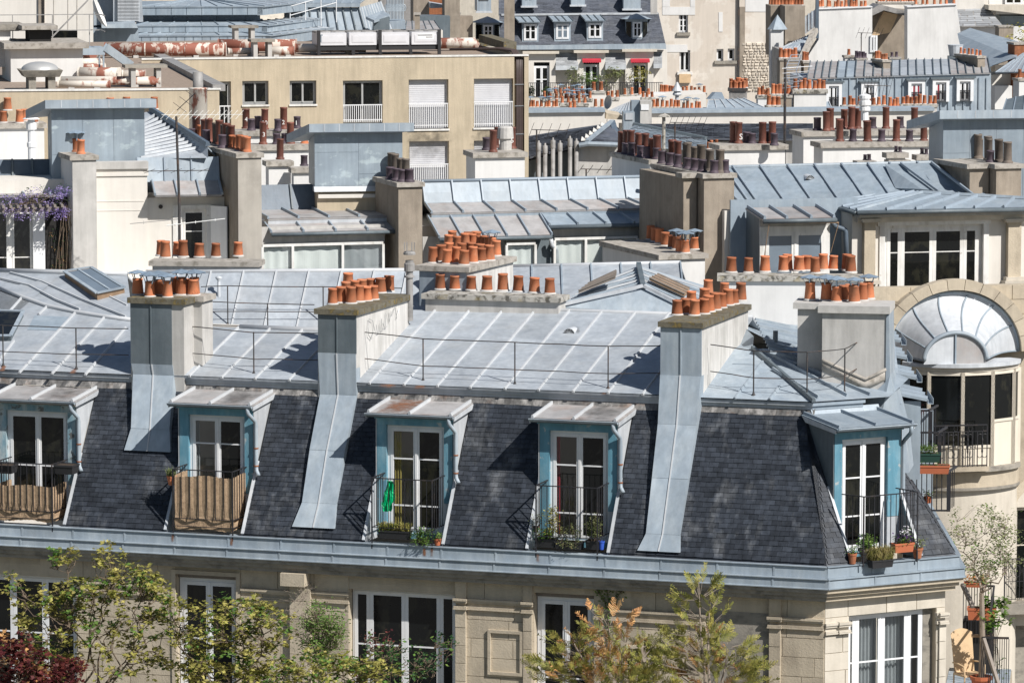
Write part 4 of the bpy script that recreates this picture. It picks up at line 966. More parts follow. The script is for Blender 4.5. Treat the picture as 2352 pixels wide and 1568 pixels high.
def niche(pl,pr,pt,pb,open_bottom=False):
 x0,x1,z1,z0=fx(pl),fx(pr),fz(pt),fz(pb);mb=MB();t=0.07
 mb.box(x0,x0+t,YW-.07,YW,z0,z1);mb.box(x1-t,x1,YW-.07,YW,z0,z1);mb.box(x0+t,x1-t,YW-.07,YW,z1-t,z1)
 mb.box(x0+t,x1-t,YW-.07,YW,z0,z0+t)
 n=part(CORNER,'niche_frame',mb,M_['stone'],F1)
niche(('I',1003,1300),('I',1240,1300),('I',1100,1208),('I',1100,1510));niche(('I',1925,1400),('I',2150,1400),('I',2030,1312),('I',2030,1700))
def cx(p,y=YW):return FC.y(p,y).x
def cz(p,y=YW):return FC.y(p,y).z
hc=(cx(('J',1140,1200)),cx(('J',1728,1200)),ZB+.8,cz(('J',1450,1082)))
mb=MB();xa,xb=off_c(YW),WC-off_s(YW);wall_mb(mb,xa,xb,-17.4,-0.2,YW,[hc],0.3);CW=part(CORNER,'facade_wall',mb,M_['stone'],FC)
blocks(CORNER,FC,xa,xb,ZB,-0.32,YW,0.95,0.40,'stone_pale',[hc],0.018,8,host=CW)
window(CORNER,FC,hc[0]+.02,hc[1]-.26,hc[2],hc[3]-0.02,YW+0.16,2,(0.70,),False,'white_paint','glass_clear',0.03,0.09,0.035,splits=[0,0.115,0.46,0.81,1.0])
m2=MB();m2 .box(hc[1]-.25,hc[1],YW+.16,YW+.24,hc[2],hc[3]);part(CORNER,'window_frame',m2,M_['stone_grey'],FC)
wd=hc[1]-.28-hc[0]
for s0,s1 in((0.13,0.46),(0.47,0.82),(0.84,0.93)):
 solo('curtain',{0.13:'grey net curtain behind the left middle pane of the corner window',0.47:'grey net curtain behind the right middle pane of the corner window',0.84:'narrow grey net curtain at the right edge of the corner window'}[s0],'curtain',cloth_mb(hc[0]+.02+wd*s0,hc[0]+.02+wd*s1,hc[2],hc[3]-.1,YW+0.36,7 if s1-s0>.2 else 2,0.03,60),M_['curtain_grey'],FC,group='net curtains in the corner window')
zc3=cz(('J',1100,1168));capital(xa+.02,cx(('J',1062,1165)),zc3,FC,mat='stone_pale');capital(cx(('J',1066,1165)),hc[0]-.01,zc3,FC,YW-.04,'stone_pale');capital(hc[1]+.01,xb-.2,cz(('J',1790,1100)),FC,YW,'stone_pale');capital(xb-.2,xb,cz(('J',1790,1100)),FC,YW-.08,'stone_pale')
blocks(CORNER,FC,xb-.2,xb,ZB,zc3-.2,YW-.06,1.2,0.40,'stone_pale',(),.015,12,'pilaster_block')
mb=MB();wall_mb(mb,off_s(YW),SLEN,-17.4,-0.2,YW);part(CORNER,'facade_wall',mb,M_['stone'],FS)
mb=MB();mb.slab([(XL,7.5,-17.4),(XC-2,7.5,-17.4),(XC-2,7.5,4.6),(XL,7.5,4.6)],(0,0.2,0));part(CORNER,'rear_wall',mb,M_['plaster_cream'],F1)
def box_planter(name,label,F,x0,x1,y0,y1,z0,z1,mat,cat='planter',group=None):
 t=thing(name,label,cat,world=F.wor(((x0+x1)/2,(y0+y1)/2,z0)),group=group);W=Frame(world=F.wor(((x0+x1)/2,(y0+y1)/2,z0)),deg=math.degrees(F.a));t.matrix_world=W.M;WM[t.name]=W.M.copy()
 w,d,h=(x1-x0)/2,(y1-y0)/2,z1-z0;mb=MB()
 mb.hexa([(-w*.93,-d*.85,0),(w*.93,-d*.85,0),(w*.93,d*.85,0),(-w*.93,d*.85,0)],[(-w,-d,h*.8),(w,-d,h*.8),(w,d,h*.8),(-w,d,h*.8)])
 for a in(((-w-.012,w+.012),(-d-.012,-d+.012)),((-w-.012,w+.012),(d-.012,d+.012)),((-w-.012,-w+.012),(-d+.013,d-.013)),((w-.012,w+.012),(-d+.013,d-.013))):mb.box(a[0][0],a[0][1],a[1][0],a[1][1],h*.8+.001,h)
 part(t,'trough',mb,M_[mat],W)
 m2=MB();m2 .box(-w+.015,w-.015,-d+.015,d-.015,h*.8+.002,h*.93);part(t,'soil',m2,M_['soil'],W)
 return t,W
def flowerpot(label,F,c,h,r,mat='terracotta',group=None):
 t=thing('flower_pot',label,'flower pot',world=F.wor(c),group=group);W=Frame(world=F.wor(c),deg=math.degrees(F.a));t.matrix_world=W.M;WM[t.name]=W.M.copy()
 mb=MB();mb.lathe((0,0,0),[(0.0,0),(r*.7,0),(r*.95,h*.8),(r*1.05,h*.8),(r*1.08,h),(r*.9,h),(r*.88,h*.9)],12);part(t,'pot',mb,M_[mat],W,smooth=False)
 m2=MB();m2 .lathe((0,0,0),[(0,h*.9),(r*.88,h*.9)],12);part(t,'soil',m2,M_['soil'],W)
 return t,W
def plant_on(t,W,c,w,d,h,n,size,mat,seed,stems=8,flowers=None,star=False,droop=0.0,name='foliage'):
 rg=random.Random(seed);s=MB();m=MB();fl=MB()
 for k in range(stems):
  b=Vector((c[0]+rg.uniform(-w,w)*.8,c[1]+rg.uniform(-d,d)*.8,c[2]));tip=b+Vector((rg.uniform(-.5,.5)*w,rg.uniform(-.6,.3)*d,h*rg.uniform(.5,1.05)))
  if droop and rg.random()<.4:tip=b+Vector((rg.uniform(-.3,.3)*w,-d-rg.uniform(.02,.12),-droop*rg.random()))
  mid=lerp(b,tip,.5)+Vector((rg.uniform(-.03,.03),rg.uniform(-.03,.03),h*.1));s.tube([b,mid,tip],0.005,4,True,0.002)
  cs=[lerp(mid,tip,q) for q in(0,.35,.7,1)]+[lerp(b,mid,.6)]
  leaves_mb(m,cs,max(2,n//(stems*5)+1),size*.9,size,rg,star=star)
  if flowers and rg.random()<.8:leaves_mb(fl,[tip],flowers[1],flowers[2]*.7,flowers[2],rg)
 part(t,'stem',s,M_['bark'],W);part(t,name,m,M_[mat],W)
 if flowers:part(t,'flower',fl,M_[flowers[0]],W)
def grass_on(t,W,w,d,z,h,n,mat,seed,droop=.5):
 rg=random.Random(seed);m=MB()
 for k in range(n):
  b=Vector((rg.uniform(-w,w),rg.uniform(-d,d),z));a=rg.uniform(0,6.28);L=h*rg.uniform(.5,1.1);o=Vector((math.cos(a),math.sin(a),0))
  p1=b+o*L*.2+Vector((0,0,L*.7));p2=b+o*L*rg.uniform(.3,.8)+Vector((0,0,L*rg.uniform(.2,1.0)));sd=Vector((-o.y,o.x,0))*0.006
  m.add([b-sd,b+sd,p1+sd,p1-sd,p2],[(0,1,2,3),(3,2,4)])
 part(t,'grass_tuft',m,M_[mat],W)
def fp(F,p,y):return F.y(p,y)
b=fp(F1,('I',375,590),0.25);t,W=box_planter('window_box','black plastic trough of grass on the balcony with the green cloth',F1,b.x-.40,b.x+.36,0.14,0.40,0.62,0.62+.19,'plastic_black');grass_on(t,W,.36,.1,.15,.26,900,'leaf_yellow',3);plant_on(t,W,(0,0,.15),.34,.1,.14,200,.05,'leaf_green',31,14)
b=fp(F1,('I',650,645),0.1);t,W=flowerpot('small orange clay pot at the right foot of the balcony with the green cloth',F1,(b.x,0.2,0.52),.15,.085,'plastic_terra');plant_on(t,W,(0,0,.12),.07,.07,.16,90,.05,'leaf_green',4,7)
b=fp(F1,('I',545,620),0.1);t,W=flowerpot('low dark pot of leafy green plants spilling over the gutter beside the grass trough',F1,(b.x,0.22,0.52),.14,.11,'plastic_black');plant_on(t,W,(0,0,.12),.2,.1,.24,620,.06,'leaf_green',5,18,droop=.12)
b0,b1=fp(F1,('I',335,195),YB),fp(F1,('I',315,400),YB);rg=random.Random(2);mb=MB();vs=[];n,mm=7,9
for j in range(mm):
 t_=j/(mm-1);wd_=0.07+0.07*math.sin(t_*2.4);z=b0 .z-0.03+(b1 .z-b0 .z)*t_;xm=b0 .x+(b1 .x-b0 .x)*t_+.015*math.sin(j*1.7)
 for i in range(n):vs.append((xm+wd_*(i/(n-1)-.5)*2*rg.uniform(.8,1.1),YB+.05+.035*math.sin(i*2.1+j*.6),z+rg.uniform(-.015,.015)))
mb.add(vs,[(j*n+i,j*n+i+1,(j+1)*n+i+1,(j+1)*n+i) for j in range(mm-1) for i in range(n-1)])
solo('hanging_cloth','bright green cloth hanging on the third balcony railing','cloth',mb,M_['plastic_green'],F1)
b=fp(F1,('I',1400,600),.3);t,W=box_planter('window_box','dark trough with orange flowers at the left of the fourth balcony',F1,b.x-.26,b.x+.22,0.17,.42,.60,.80,'plastic_black');plant_on(t,W,(0,0,.15),.22,.1,.24,520,.055,'leaf_green',7,18,('petal_orange',4,.04));plant_on(t,W,(.1,.1,.15),.1,.08,.80,330,.075,'leaf_yellow',8,7)
b=fp(F1,('I',1555,640),.3);t,W=box_planter('window_box','dark trough with straggly brownish stems in the middle of the fourth balcony',F1,b.x-.33,b.x+.30,0.16,.42,.58,.76,'plastic_black');plant_on(t,W,(0,0,.15),.3,.12,.38,700,.045,'leaf_olive',9,36,('grass_dry',4,.04),droop=.1)
b=fp(F1,('I',1715,600),.35);t,W=box_planter('window_box','dark trough with a bushy green plant at the right of the fourth balcony',F1,b.x-.16,b.x+.16,0.22,.50,.60,.80,'plastic_black');plant_on(t,W,(0,0,.15),.17,.12,.62,1100,.045,'leaf_olive',10,26)
b=fp(F1,('I',1768,620),.3);t,W=flowerpot('small blue and orange pot at the right end of the fourth balcony',F1,(b.x,.3,.60),.2,.07,'plastic_blue')
b=fp(F1,('I',1310,520),.3);t,W=flowerpot('little pot with a pale leafed sprig outside the left end of the fourth balcony',F1,(b.x,.45,.9),.14,.07,'plastic_black');plant_on(t,W,(0,0,.1),.12,.08,.36,120,.05,'leaf_olive',11,7)
b=fp(F1,('H',1160,215),.3);t,W=flowerpot('clay pot of dry grass hung at the left end of the wrapped balcony',F1,(b.x,.32,b.z-.05),.22,.12,'terracotta');grass_on(t,W,.1,.1,.2,.24,160,'leaf_olive',12)
b=fp(F1,('H',440,130),.35);box_planter('window_box','empty black window box on the right end of the leftmost balcony rail',F1,b.x-.22,b.x+.25,.2,.62,b.z-.08,b.z+.14,'plastic_black')
b=fp(F1,('H',40,120),.35);box_planter('window_box','empty black window box on the left end of the leftmost balcony rail',F1,b.x-.28,b.x+.2,.2,.6,b.z-.1,b.z+.1,'plastic_black')
def cp(label,p,y,h,r,mat='terracotta'):b=FC.y(p,y);return flowerpot(label,FC,(b.x,y,0.515),h,r,mat)
t,W=cp('small clay pot of pink flowers at the left foot of the corner balcony',('J',1165,770),.16,.24,.10);plant_on(t,W,(0,0,.2),.08,.06,.2,70,.05,'leaf_green',13,6,('petal_white',4,.03))
t,W=cp('wide clay pot of green leaves behind the railing of the corner balcony',('J',1265,740),.28,.30,.19,'cap_pale');plant_on(t,W,(0,0,.26),.2,.15,.30,700,.06,'leaf_green',14,26)
b=FC.y(('J',1355,780),-.02);t,W=box_planter('window_box','black trough of dry grass hanging in front of the corner balcony',FC,b.x-.30,b.x+.26,-.16,.06,.42,.60,'plastic_black');grass_on(t,W,.28,.1,.14,.40,900,'grass_dry',15);grass_on(t,W,.25,.1,.14,.36,500,'leaf_yellow',16)
b=FC.y(('J',1505,690),.08);t,W=box_planter('window_box','terracotta coloured trough of white and purple flowers on the corner balcony',FC,b.x-.26,b.x+.24,-.02,.20,.70,.91,'plastic_terra');plant_on(t,W,(0,0,.17),.24,.1,.2,300,.045,'leaf_green',17,16,('petal_purple',9,.06));plant_on(t,W,(.12,.05,.17),.12,.08,.34,120,.045,'leaf_green',18,9,('petal_white',14,.065))
t,W=cp('small red clay pot with a sprawling plant at the right foot of the corner balcony',('J',1605,765),.14,.24,.12);plant_on(t,W,(0,0,.2),.12,.1,.26,150,.05,'leaf_olive',19,8)
for x,y,w,h_ in((350,1060,90,80),(545,1090,45,45),(1165,1105,25,30),(1790,1140,25,20),(420,1010,50,40)):stain(RT,F1,[on_t(('E',x-w,y+h_*.6)),on_t(('E',x+w*.6,y+h_*.6)),on_t(('E',x+w*1.1,y-h_)),on_t(('E',x-w*.4,y-h_))],TN)
for x,y,w,h_ in((1700,1020,30,35),(500,1005,30,35),(20,990,25,30)):stain(CORNER,F1,[on_t(('D',x-w,y+h_*.3)),on_t(('D',x+w*.6,y+h_*.3)),on_t(('D',x+w,y-h_)),on_t(('D',x-w*.4,y-h_))],TN,off=.02)
stain(RT,F1,[on_t(('E',1600,752)),on_t(('E',1625,740)),on_t(('E',1625,685)),on_t(('E',1565,690))],TN,'dirt_stain')
d3=DM[2];w=d3['c1']-d3['c0'];yb3=sy(d3['zc']+.15);stain(D3,F1,[(d3['c0']+.12*w,YF-.26,d3['zc']),(d3['c0']+.5*w,YF-.26,d3['zc']),(d3['c0']+.5*w,yb3,d3['zc']+.15),(d3['c0']+.08*w,yb3,d3['zc']+.15)],(0,-.1,1),off=.02)
for D,dd in((D1,DM[0]),(D2,DM[1]),(D4,DM[3])):w=dd['c1']-dd['c0'];stain(D,F1,[(dd['c0']+.55*w,YF-.26,dd['zc']),(dd['c0']+.95*w,YF-.26,dd['zc']),(dd['c0']+.95*w,sy(dd['zc']+.15),dd['zc']+.15),(dd['c0']+.4*w,sy(dd['zc']+.15),dd['zc']+.15)],(0,-.1,1),'dirt_stain',.02)
for x in(('I',1335,720),('I',570,680),('I',620,690),('H',1565,610),('H',1165,610)):c=F1 .y(x,.1);stain(CORNER,F1,[(c.x-.05,.107,.26),(c.x+.05,.107,.26),(c.x+.04,.107,.47),(c.x-.04,.107,.47)],(0,-1,0),off=.003)
GX=F1 .y(('E',120,700),YC).x
for k,st in enumerate((((190,700),(196,640),(222,655),(232,720),(212,775),(192,750),(190,700)),((245,680),(252,740),(268,730),(270,670)),((280,640),(284,720),(300,700),(290,670)),((310,600),(306,700),(318,690)),((325,600),(335,660),(345,590)),((350,620),(372,560),(382,640),(400,570)))):
 m2=MB();m2 .tube([F1 .x(('E',x,y),GX+.004) for x,y in st],.009,5);part(CH2,'painted_tag',m2,M_['alu'],F1)
# rear range behind the corner building
FR=Frame((670,622),111.5,12.0)
REAR=thing('rear_building','low zinc roofed range behind the corner building, with railings and chimney stacks','building',FR)
def D_(p,d,F=FR):return F.d(p,d)
bl,br,tr,tl=D_((300,775),109.6),D_((975,790),109.6),D_((1010,620),111.6),D_((335,625),111.6)
RZ=zroof(REAR,'zinc_roof',FR,bl,br,tr,tl,9,'zinc_light','batten',(0.5,),ends=False)
ridge_roll(FR,tl,tr,'batten',0.06,REAR)
mb=MB();mb.slab([tl+Vector((0,.04,-.03)),tr+Vector((0,.04,-.03)),tr+Vector((0,3,-1.8)),tl+Vector((0,3,-1.8))],(0,0,-.05));part(REAR,'zinc_roof',mb,M_['zinc_light'],FR)
mb=MB();mb.slab([D_((300,775),109.7),D_((975,790),109.7),D_((975,790),109.7)+Vector((0,0,-14)),D_((300,775),109.7)+Vector((0,0,-14))],(0,.2,0));part(REAR,'courtyard_wall',mb,M_['plaster_cream'],FR)
rn=(br-bl).cross(tl-bl).normalized();rn=rn if rn.z>0 else-rn
def on_r(p):return FR.plane(p,bl,rn)
roof_rail(REAR,FR,[on_r(('D',1360,690)),on_r(('D',1540,685)),on_r(('D',2185,690)),on_r(('E',420,700))],1.0,0.36,post_idx=(1,2))
roof_rail(REAR,FR,[on_r(('D',1400,690))+Vector((0,-.5,0)),on_r(('D',1845,705))+Vector((0,-.5,0)),on_r(('D',2160,712))+Vector((0,-.5,0))],0.68,0.10,post_idx=(1,))
c=on_r(('D',1480,498));mb=MB();mb.lathe(c+Vector((0,0,-.1)),[(.045,0),(.045,.5),(.03,.52),(.09,.6),(.09,.63),(0,.66)],10);part(REAR,'vent_pipe',mb,M_['zinc_white'],FR,smooth=True)
tl2,tr2=D_(('E',1095,290),112.5),D_(('E',2300,262),111.8);bl2,br2=D_(('E',1095,640),108.6),D_(('E',2340,640),108.6)
RZ2=zroof(REAR,'zinc_roof',FR,bl2,br2,tr2,tl2,6,'zinc_light','zinc_blue',(0.55,),ends=False)
ridge_roll(FR,tl2,tr2,'batten',0.06,REAR)
mb=MB();mb.slab([tl2+Vector((0,.04,-.03)),tr2+Vector((0,.04,-.03)),tr2+Vector((0,3,-1.8)),tl2+Vector((0,3,-1.8))],(0,0,-.05));part(REAR,'zinc_roof',mb,M_['zinc_light'],FR)
mb=MB();mb.slab([bl2,br2,br2+Vector((0,0,-14)),bl2+Vector((0,0,-14))],(0,.2,0));part(REAR,'courtyard_wall',mb,M_['plaster_cream'],FR)
ap,apb=D_(('E',2050,440),107.2),D_(('E',2018,282),110.0)
gl,gr=D_(('E',1500,560),107.0),D_(('E',2420,620),106.8);glb,grb=D_(('E',1640,440),110.0),D_(('E',2480,420),110.0)
mb=MB();mb.slab([gl,ap,apb,glb],(0,0,-.05));LA=part(REAR,'gabled_roof',mb,M_['zinc_front'],FR)
mb=MB();mb.slab([ap,gr,grb,apb],(0,0,-.05));LB=part(REAR,'gabled_roof',mb,M_['zinc_front'],FR)
for h,q in((LA,(gl,ap,apb,glb)),(LB,(ap,gr,grb,apb))):
 n=(q[1]-q[0]).cross(q[3]-q[0]).normalized();n=n if n.z>0 else-n
 for i in range(1,8):
  t=i/8;m2=MB();m2 .beam(lerp(q[0],q[3],t),lerp(q[1],q[2],t),0.045,0.045,n,0.003,.62);part(h,'batten',m2,M_['batten' if i%2 else 'zinc_front'],FR)
m2=MB();m2 .beam(ap,apb,0.12,0.10,(0,0,1));part(LA,'ridge_roll',m2,M_['zinc_dark'],FR)
m2=MB();m2 .poly(gl,gr,ap);m2 .poly(gl+Vector((0,0,-.6)),gr+Vector((0,0,-.6)),gr,gl);part(REAR,'gable_front',m2,M_['zinc_front'],FR)
m2=MB();m2 .beam(gl+Vector((0,-.02,.02)),ap+Vector((0,-.02,.05)),.08,.08);m2 .beam(ap+Vector((0,-.02,.05)),gr+Vector((0,-.02,.02)),.08,.08);part(REAR,'gable_coping',m2,M_['zinc_white'],FR)
for pts,nm in(((('E',1612,470),('E',1860,372),('E',1835,350),('E',1640,440)),1),((('E',2090,380),('E',2330,490),('E',2330,470),('E',2110,372)),2)):
 q=[D_(p,107.9) for p in pts];q[2]+=Vector((0,.7,0));q[3]+=Vector((0,.7,0));mb=MB();mb.slab(q,(0,0,.06));s=part(REAR,'propped_skylight',mb,M_['wood_grey' if nm==1 else 'wood'],FR)
 for k in range(4):
  m2=MB();m2 .beam(lerp(q[0],q[3],k/3)+Vector((0,0,.065)),lerp(q[1],q[2],k/3)+Vector((0,0,.065)),.05,.03);part(s,'skylight_bar',m2,M_['wood_grey'],FR)
def stk(bld,dist,deg,pl,pr,dep,zdown,mat,cap,lst,me='t',cowl=(),over=.08,ch=.13,label=None,extra=None):
 F=Frame(pl,dist,deg);r=F.y(pr,0);zt_=0.0
 p=stack(bld,F,over,r.x-over,over,dep-over,-zdown,zt_,mat,cap,over,ch,label)
 pots(p,F,lst,zt_,me,cowl)
 return p,F,r.x
P5,F5,w5=stk(REAR,108.5,22,('E',507,280),('E',872,318),3.2,3.0,'plaster_stained','cap_pale',[('E',628,262),('E',692,252),('E',724,268),('E',787,265),('E',838,276),('E',900,262),('E',955,252),('E',1008,245),('E',1055,215),('E',738,232),('E',825,235),('E',885,232),('E',945,235),('E',735,170),('E',760,150),('E',790,185),('E',845,165),('E',870,155),('E',895,160),('E',918,150),('E',950,172),('E',980,175),('E',1005,180),('E',1028,190)],cowl=(23,))
clad_front(P5,F5,.09,w5-.1,.08,-2.6,-.14,'zinc_front',2)
P6,F6,w6=stk(REAR,107.2,16,('E',550,470),('E',1492,502),0.85,2.0,'plaster_grey','cap',[('E',x,y) for x,y in((677,440),(777,442),(887,445),(992,450),(1102,450),(1205,455),(1313,462),(1418,470))])
F=Frame(('E',470,570),106.4,0);mb=MB();mb.lathe((0,0,-.3),[(.085,0),(.085,1.05),(.12,1.06),(.12,1.10),(.085,1.12),(.085,1.2),(.13,1.22),(.13,1.4),(.1,1.42),(.1,1.48)],14)
for k in range(6):a=k*math.pi/3;mb.box(.12*math.cos(a)-.012,.12*math.cos(a)+.012,.12*math.sin(a)-.012,.12*math.sin(a)+.012,1.42,1.62)
mb.lathe((0,0,-.3),[(.15,1.62),(.15,1.66),(.12,1.70),(0,1.70)],14);part(REAR,'flue_pipe',mb,M_['steel_grey'],F,smooth=False)
P7,F7,w7=stk(REAR,113.0,6,('D',1005,250),('D',1755,265),0.9,3.0,'plaster_grey','cap_pale',[('D',1118,228),('D',1238,222),('D',1348,222),('D',1458,222),('D',1610,215),('D',1090,212),('D',1200,212)])
P8,F8,w8=stk(REAR,109.0,3,('G',250,352),('G',1245,352),0.9,3.5,'plaster_white','cap',[('G',x,y) for x,y in((346,325),(462,326),(574,322),(698,318),(805,316),(855,312),(915,330),(968,310),(1036,308),(1155,326),(1128,308),(1140,312),(725,310))])
F10=Frame(('G',0,205),119.0,-20);r=F10 .y(('G',195,205),0)
a10=F10 .z(('E',2030,108),0)
P10=stack(REAR,F10,-.55,r.x-.08,.08,a10 .y,-3.2,0.0,'plaster_white','cap_pale',.08,.14)
pots(P10,F10,[('G',35,195),('G',98,170),('E',2300,190),('E',2245,160),('E',2200,145),('E',2160,130),('E',2130,118),('E',2100,105),('E',2275,170)],0.0,cowl=(0,1,8))
q=[D_(('G',430,700),104.2),D_(('G',960,965),102.6),D_(('G',1500,1215),101.5),D_(('G',1440,700),110),D_(('G',800,590),112),D_(('G',430,600),110.5)]
mb=MB();mb.poly(*[F1 .loc(FR.wor(p)) for p in q[:3]+[q[3],q[4],q[5]]]);RIB=part(CORNER,'zinc_roof',mb,M_['zinc_front'],F1)
pa,pb,pc=[FR.wor(q[i]) for i in(0,2,3)];nn=(pb-pa).cross(pc-pa).normalized();nn=nn if nn.z>0 else-nn
W0=Frame(world=(0,0,0))
def on_q(p):return W0 .plane(p,pa,nn)
for i in range(11):
 t=i/10;a=on_q(('G',505+10*i,650+22*i));b=on_q(('G',800+3*i,710+22*i))
 m2=MB();m2 .beam(F1 .loc(a),F1 .loc(b),0.05,0.06,F1 .Mi.to_3x3()@nn,0.0,.62);part(RIB,'batten',m2,M_['batten_blue' if i%2 else 'zinc_front'],F1)
c=F1 .loc(on_q(('G',645,800)));mb=MB();mb.tube([c,c+Vector((0,0,.28))],.06,10);part(CORNER,'vent_pipe',mb,M_['zinc_dark'],F1)
for i,(x,y,d) in enumerate(((1475,770,111.0),(1515,885,108.0),(1580,1020,105.0),(1655,1165,102.2))):
 o=FS.d(('G',x+18,y+22),d);mb=MB();L=-2.4
 for s in range(3):
  mb2=MB();z0=o.z-.02+.001*s;y0=o.y
 mb.slab([(o.x,o.y,o.z+.02),(o.x+1.6,o.y,o.z+.02),(o.x+1.6,o.y+2.0,o.z+.42),(o.x,o.y+2.0,o.z+.42)],(0,0,-.06));c_=part(CORNER,'dormer_canopy',mb,M_['zinc_blue'],FS)
 for t in(0.03,.5,.97):
  m2=MB();m2 .beam((o.x+1.6*t,o.y,o.z+.022),(o.x+1.6*t,o.y+2.0,o.z+.422),.06,.06,(0,0,1),0,.62);part(c_,'batten',m2,M_['batten_blue'],FS)
 m2=MB();m2 .box(o.x-.02,o.x+1.6,o.y-.14,o.y-.01,o.z-.10,o.z-.085);m2 .box(o.x-.02,o.x+1.6,o.y-.14,o.y-.13,o.z-.084,o.z+.04);m2 .box(o.x-.02,o.x+1.6,o.y-.02,o.y-.005,o.z-.084,o.z+.0);part(c_,'gutter',m2,M_['zinc_front'],FS)
 m2=MB();m2 .box(o.x+.1,o.x+1.5,o.y+.15,o.y+1.9,o.z-1.9,o.z-.045);part(CORNER,'dormer',m2,M_['zinc_blue'],FS)
mb=MB();mb.poly(TL(XA-1.2,APX.y),APX,F1 .loc(FR.wor(D_(('G',500,760),103.6))),F1 .loc(FR.wor(D_(('G',430,690),104.4))),F1 .loc(FR.wor(D_(('E',2250,640),107))));part(CORNER,'zinc_roof',mb,M_['zinc_front'],F1)
# second row of houses, turned the other way
def stkL(bld,d,deg,pl,pr,pback,zdown,mat,cap,lst,me='g',cowl=(),over=.07,ch=.13,xl=0.0):
 F=Frame(pl,d,deg);r=F.y(pr,0);dep=max(.15*F.z(pback,0).y+.85*F.x(pback,0).y,0.8);w=r.x;q=[]
 for e in lst:
  k=e[3];x=w*(.28 if k in 'kv' else .60);y=.15*F.z(e[:3],0).y+.85*F.x(e[:3],x).y
  if y<.22:y=.24;x=min(max(F.y(e[:3],y).x,.16),w-.16)
  q.append((x+rnd.uniform(-.03,.03),min(y,dep-.2),0,k))
 lst=q
 p=stack(bld,F,over+xl,r.x-over,over,dep-over,-zdown,0.0,mat,cap,over,ch)
 pots(p,F,lst,0.0,me,cowl)
 return p,F,r.x,dep
def q4(F,d,*ps):return[F.d(p,d[i] if isinstance(d,(list,tuple)) else d) for i,p in enumerate(ps)]
def numbers(host,F,txt,p,z,size=0.2,y=-0.13,mat='chalk'):
 cu=bpy.data.curves.new('chalk_number','FONT');cu.body=txt;cu.size=size;cu.align_x='CENTER';cu.materials.append(M_[mat]);cu.extrude=0.001;cu.resolution_u=2
 o=bpy.data.objects.new('chalk_number',cu);COL.objects.link(o);me=bpy.data.meshes.new_from_object(o.evaluated_get(bpy.context.evaluated_depsgraph_get()));bpy.data.objects.remove(o)
 o=bpy.data.objects.new('chalk_number',me);return link(o,host,F.M@Matrix.Translation((p[0],p[1]+y,z))@Matrix.Rotation(R(90),4,'X'))
F2=Frame(('B',1300,1222),126.0,-16.0)
MID=thing('studio_building','long house with two tiers of zinc roof above curtained studio windows','building',F2)
def f2(p,y):return F2 .y(p,y)
xl,xr=f2(('B',555,1230),0).x,f2(('B',2110,1190),0).x
zr=0.5*(f2(('B',700,1225),0).z+f2(('B',1900,1195),0).z)
z1=f2(('B',1135,1362),-.28).z;z2=f2(('B',1225,1428),-1.05).z
T1=zroof(MID,'zinc_roof',F2,(xl,-.28,z1),(xr,-.28,z1),(xr,0,zr),(xl,0,zr),8,'zinc_blue','batten_blue',(0.48,),ends=False,bw=.06,bh=.07)
T2=zroof(MID,'zinc_roof',F2,(xl,-1.05,z2),(xr+.5,-1.05,z2),(xr,-.27,z1+.004),(xl,-.27,z1+.004),8,'zinc_dirty','batten_blue',(),bw=.06,bh=.07)
mb=MB();mb.box(xl,xr+.5,-1.04,-.5,z2-.16,z2-.055);part(MID,'drip_ledge',mb,M_['zinc_blue'],F2)
ridge_roll(F2,(xl,0,zr),(xr,0,zr),'batten_blue',.05,MID)
z3=z2-.12;xm=f2(('B',1415,1540),-2.0).x
z4=f2(('E',900,88),-2.25).z
T3=zroof(MID,'zinc_roof',F2,(xl-.1,-2.25,z4),(xm,-2.25,z4),(xm,-1.02,z3),(xl-.1,-1.02,z3),5,'zinc_dirty','batten_blue',(),bw=.06,bh=.07)
z5=f2(('B',1900,1512),-1.85).z
T4=zroof(MID,'zinc_roof',F2,(xm+.05,-1.85,z5),(xr+1.4,-1.85,z5),(xr+1.0,-1.02,z3),(xm+.05,-1.02,z3),6,'zinc_blue','batten_blue',(),bw=.06,bh=.07)
for a,b,y,z in((xl-.1,xm,-2.25,z4),(xm+.05,xr+1.4,-1.85,z5)):
 mb=MB();mb.tube([(a,y-.03,z-.06),(b,y-.03,z-.06)],.055,8);part(MID,'gutter',mb,M_['zinc_dark'],F2,smooth=True)
YG=-1.62
gz0=f2(('E',1800,330),YG).z
def studio_win(pl,pr,ptop,splits,curtains,y=YG,host=MID):
 dy=y-YG
 x0,x1,zt_=f2(pl,y).x,f2(pr,y).x,f2(ptop,y).z
 mb=MB();t=.07
 mb.box(x0,x1,y-.03,y+.05,zt_-t,zt_)
 X=[x0]+[f2(s,y).x for s in splits]+[x1]
 for x in X:mb.box(x-t/2,x+t/2,y-.04,y+.05,gz0-.9,zt_-t)
 w=part(host,'studio_window',mb,M_['white_worn'],F2)
 for i in range(len(X)-1):
  m2=MB();m2 .box(X[i]+t/2,X[i+1]-t/2,y+.01,y+.018,gz0-.9,zt_-t);part(w,'pane',m2,M_['glass_clear'],F2)
  m2=cloth_mb(X[i]+t/2,X[i+1]-t/2,gz0-.9,zt_-t-.02,y+.10,3,.012,24);part(w,'curtain',m2,M_[curtains[i]],F2)
studio_win(('M',60,1240),('M',1215,1240),('M',600,1215),[('M',350,1300),('M',828,1300)],['curtain_white','curtain_white','curtain_grey'],-1.84)
studio_win(('E',1125,130),('E',1320,130),('E',1200,125),[],['curtain_white'],-2.2)
studio_win(('E',1450,100),('E',2010,100),('E',1700,88),[('E',1660,200)],['curtain_white','curtain_white'],-1.84)
mb=MB();xw0=f2(('M',20,1200),YG).x;xw1=f2(('N',1240,1200),YG).x
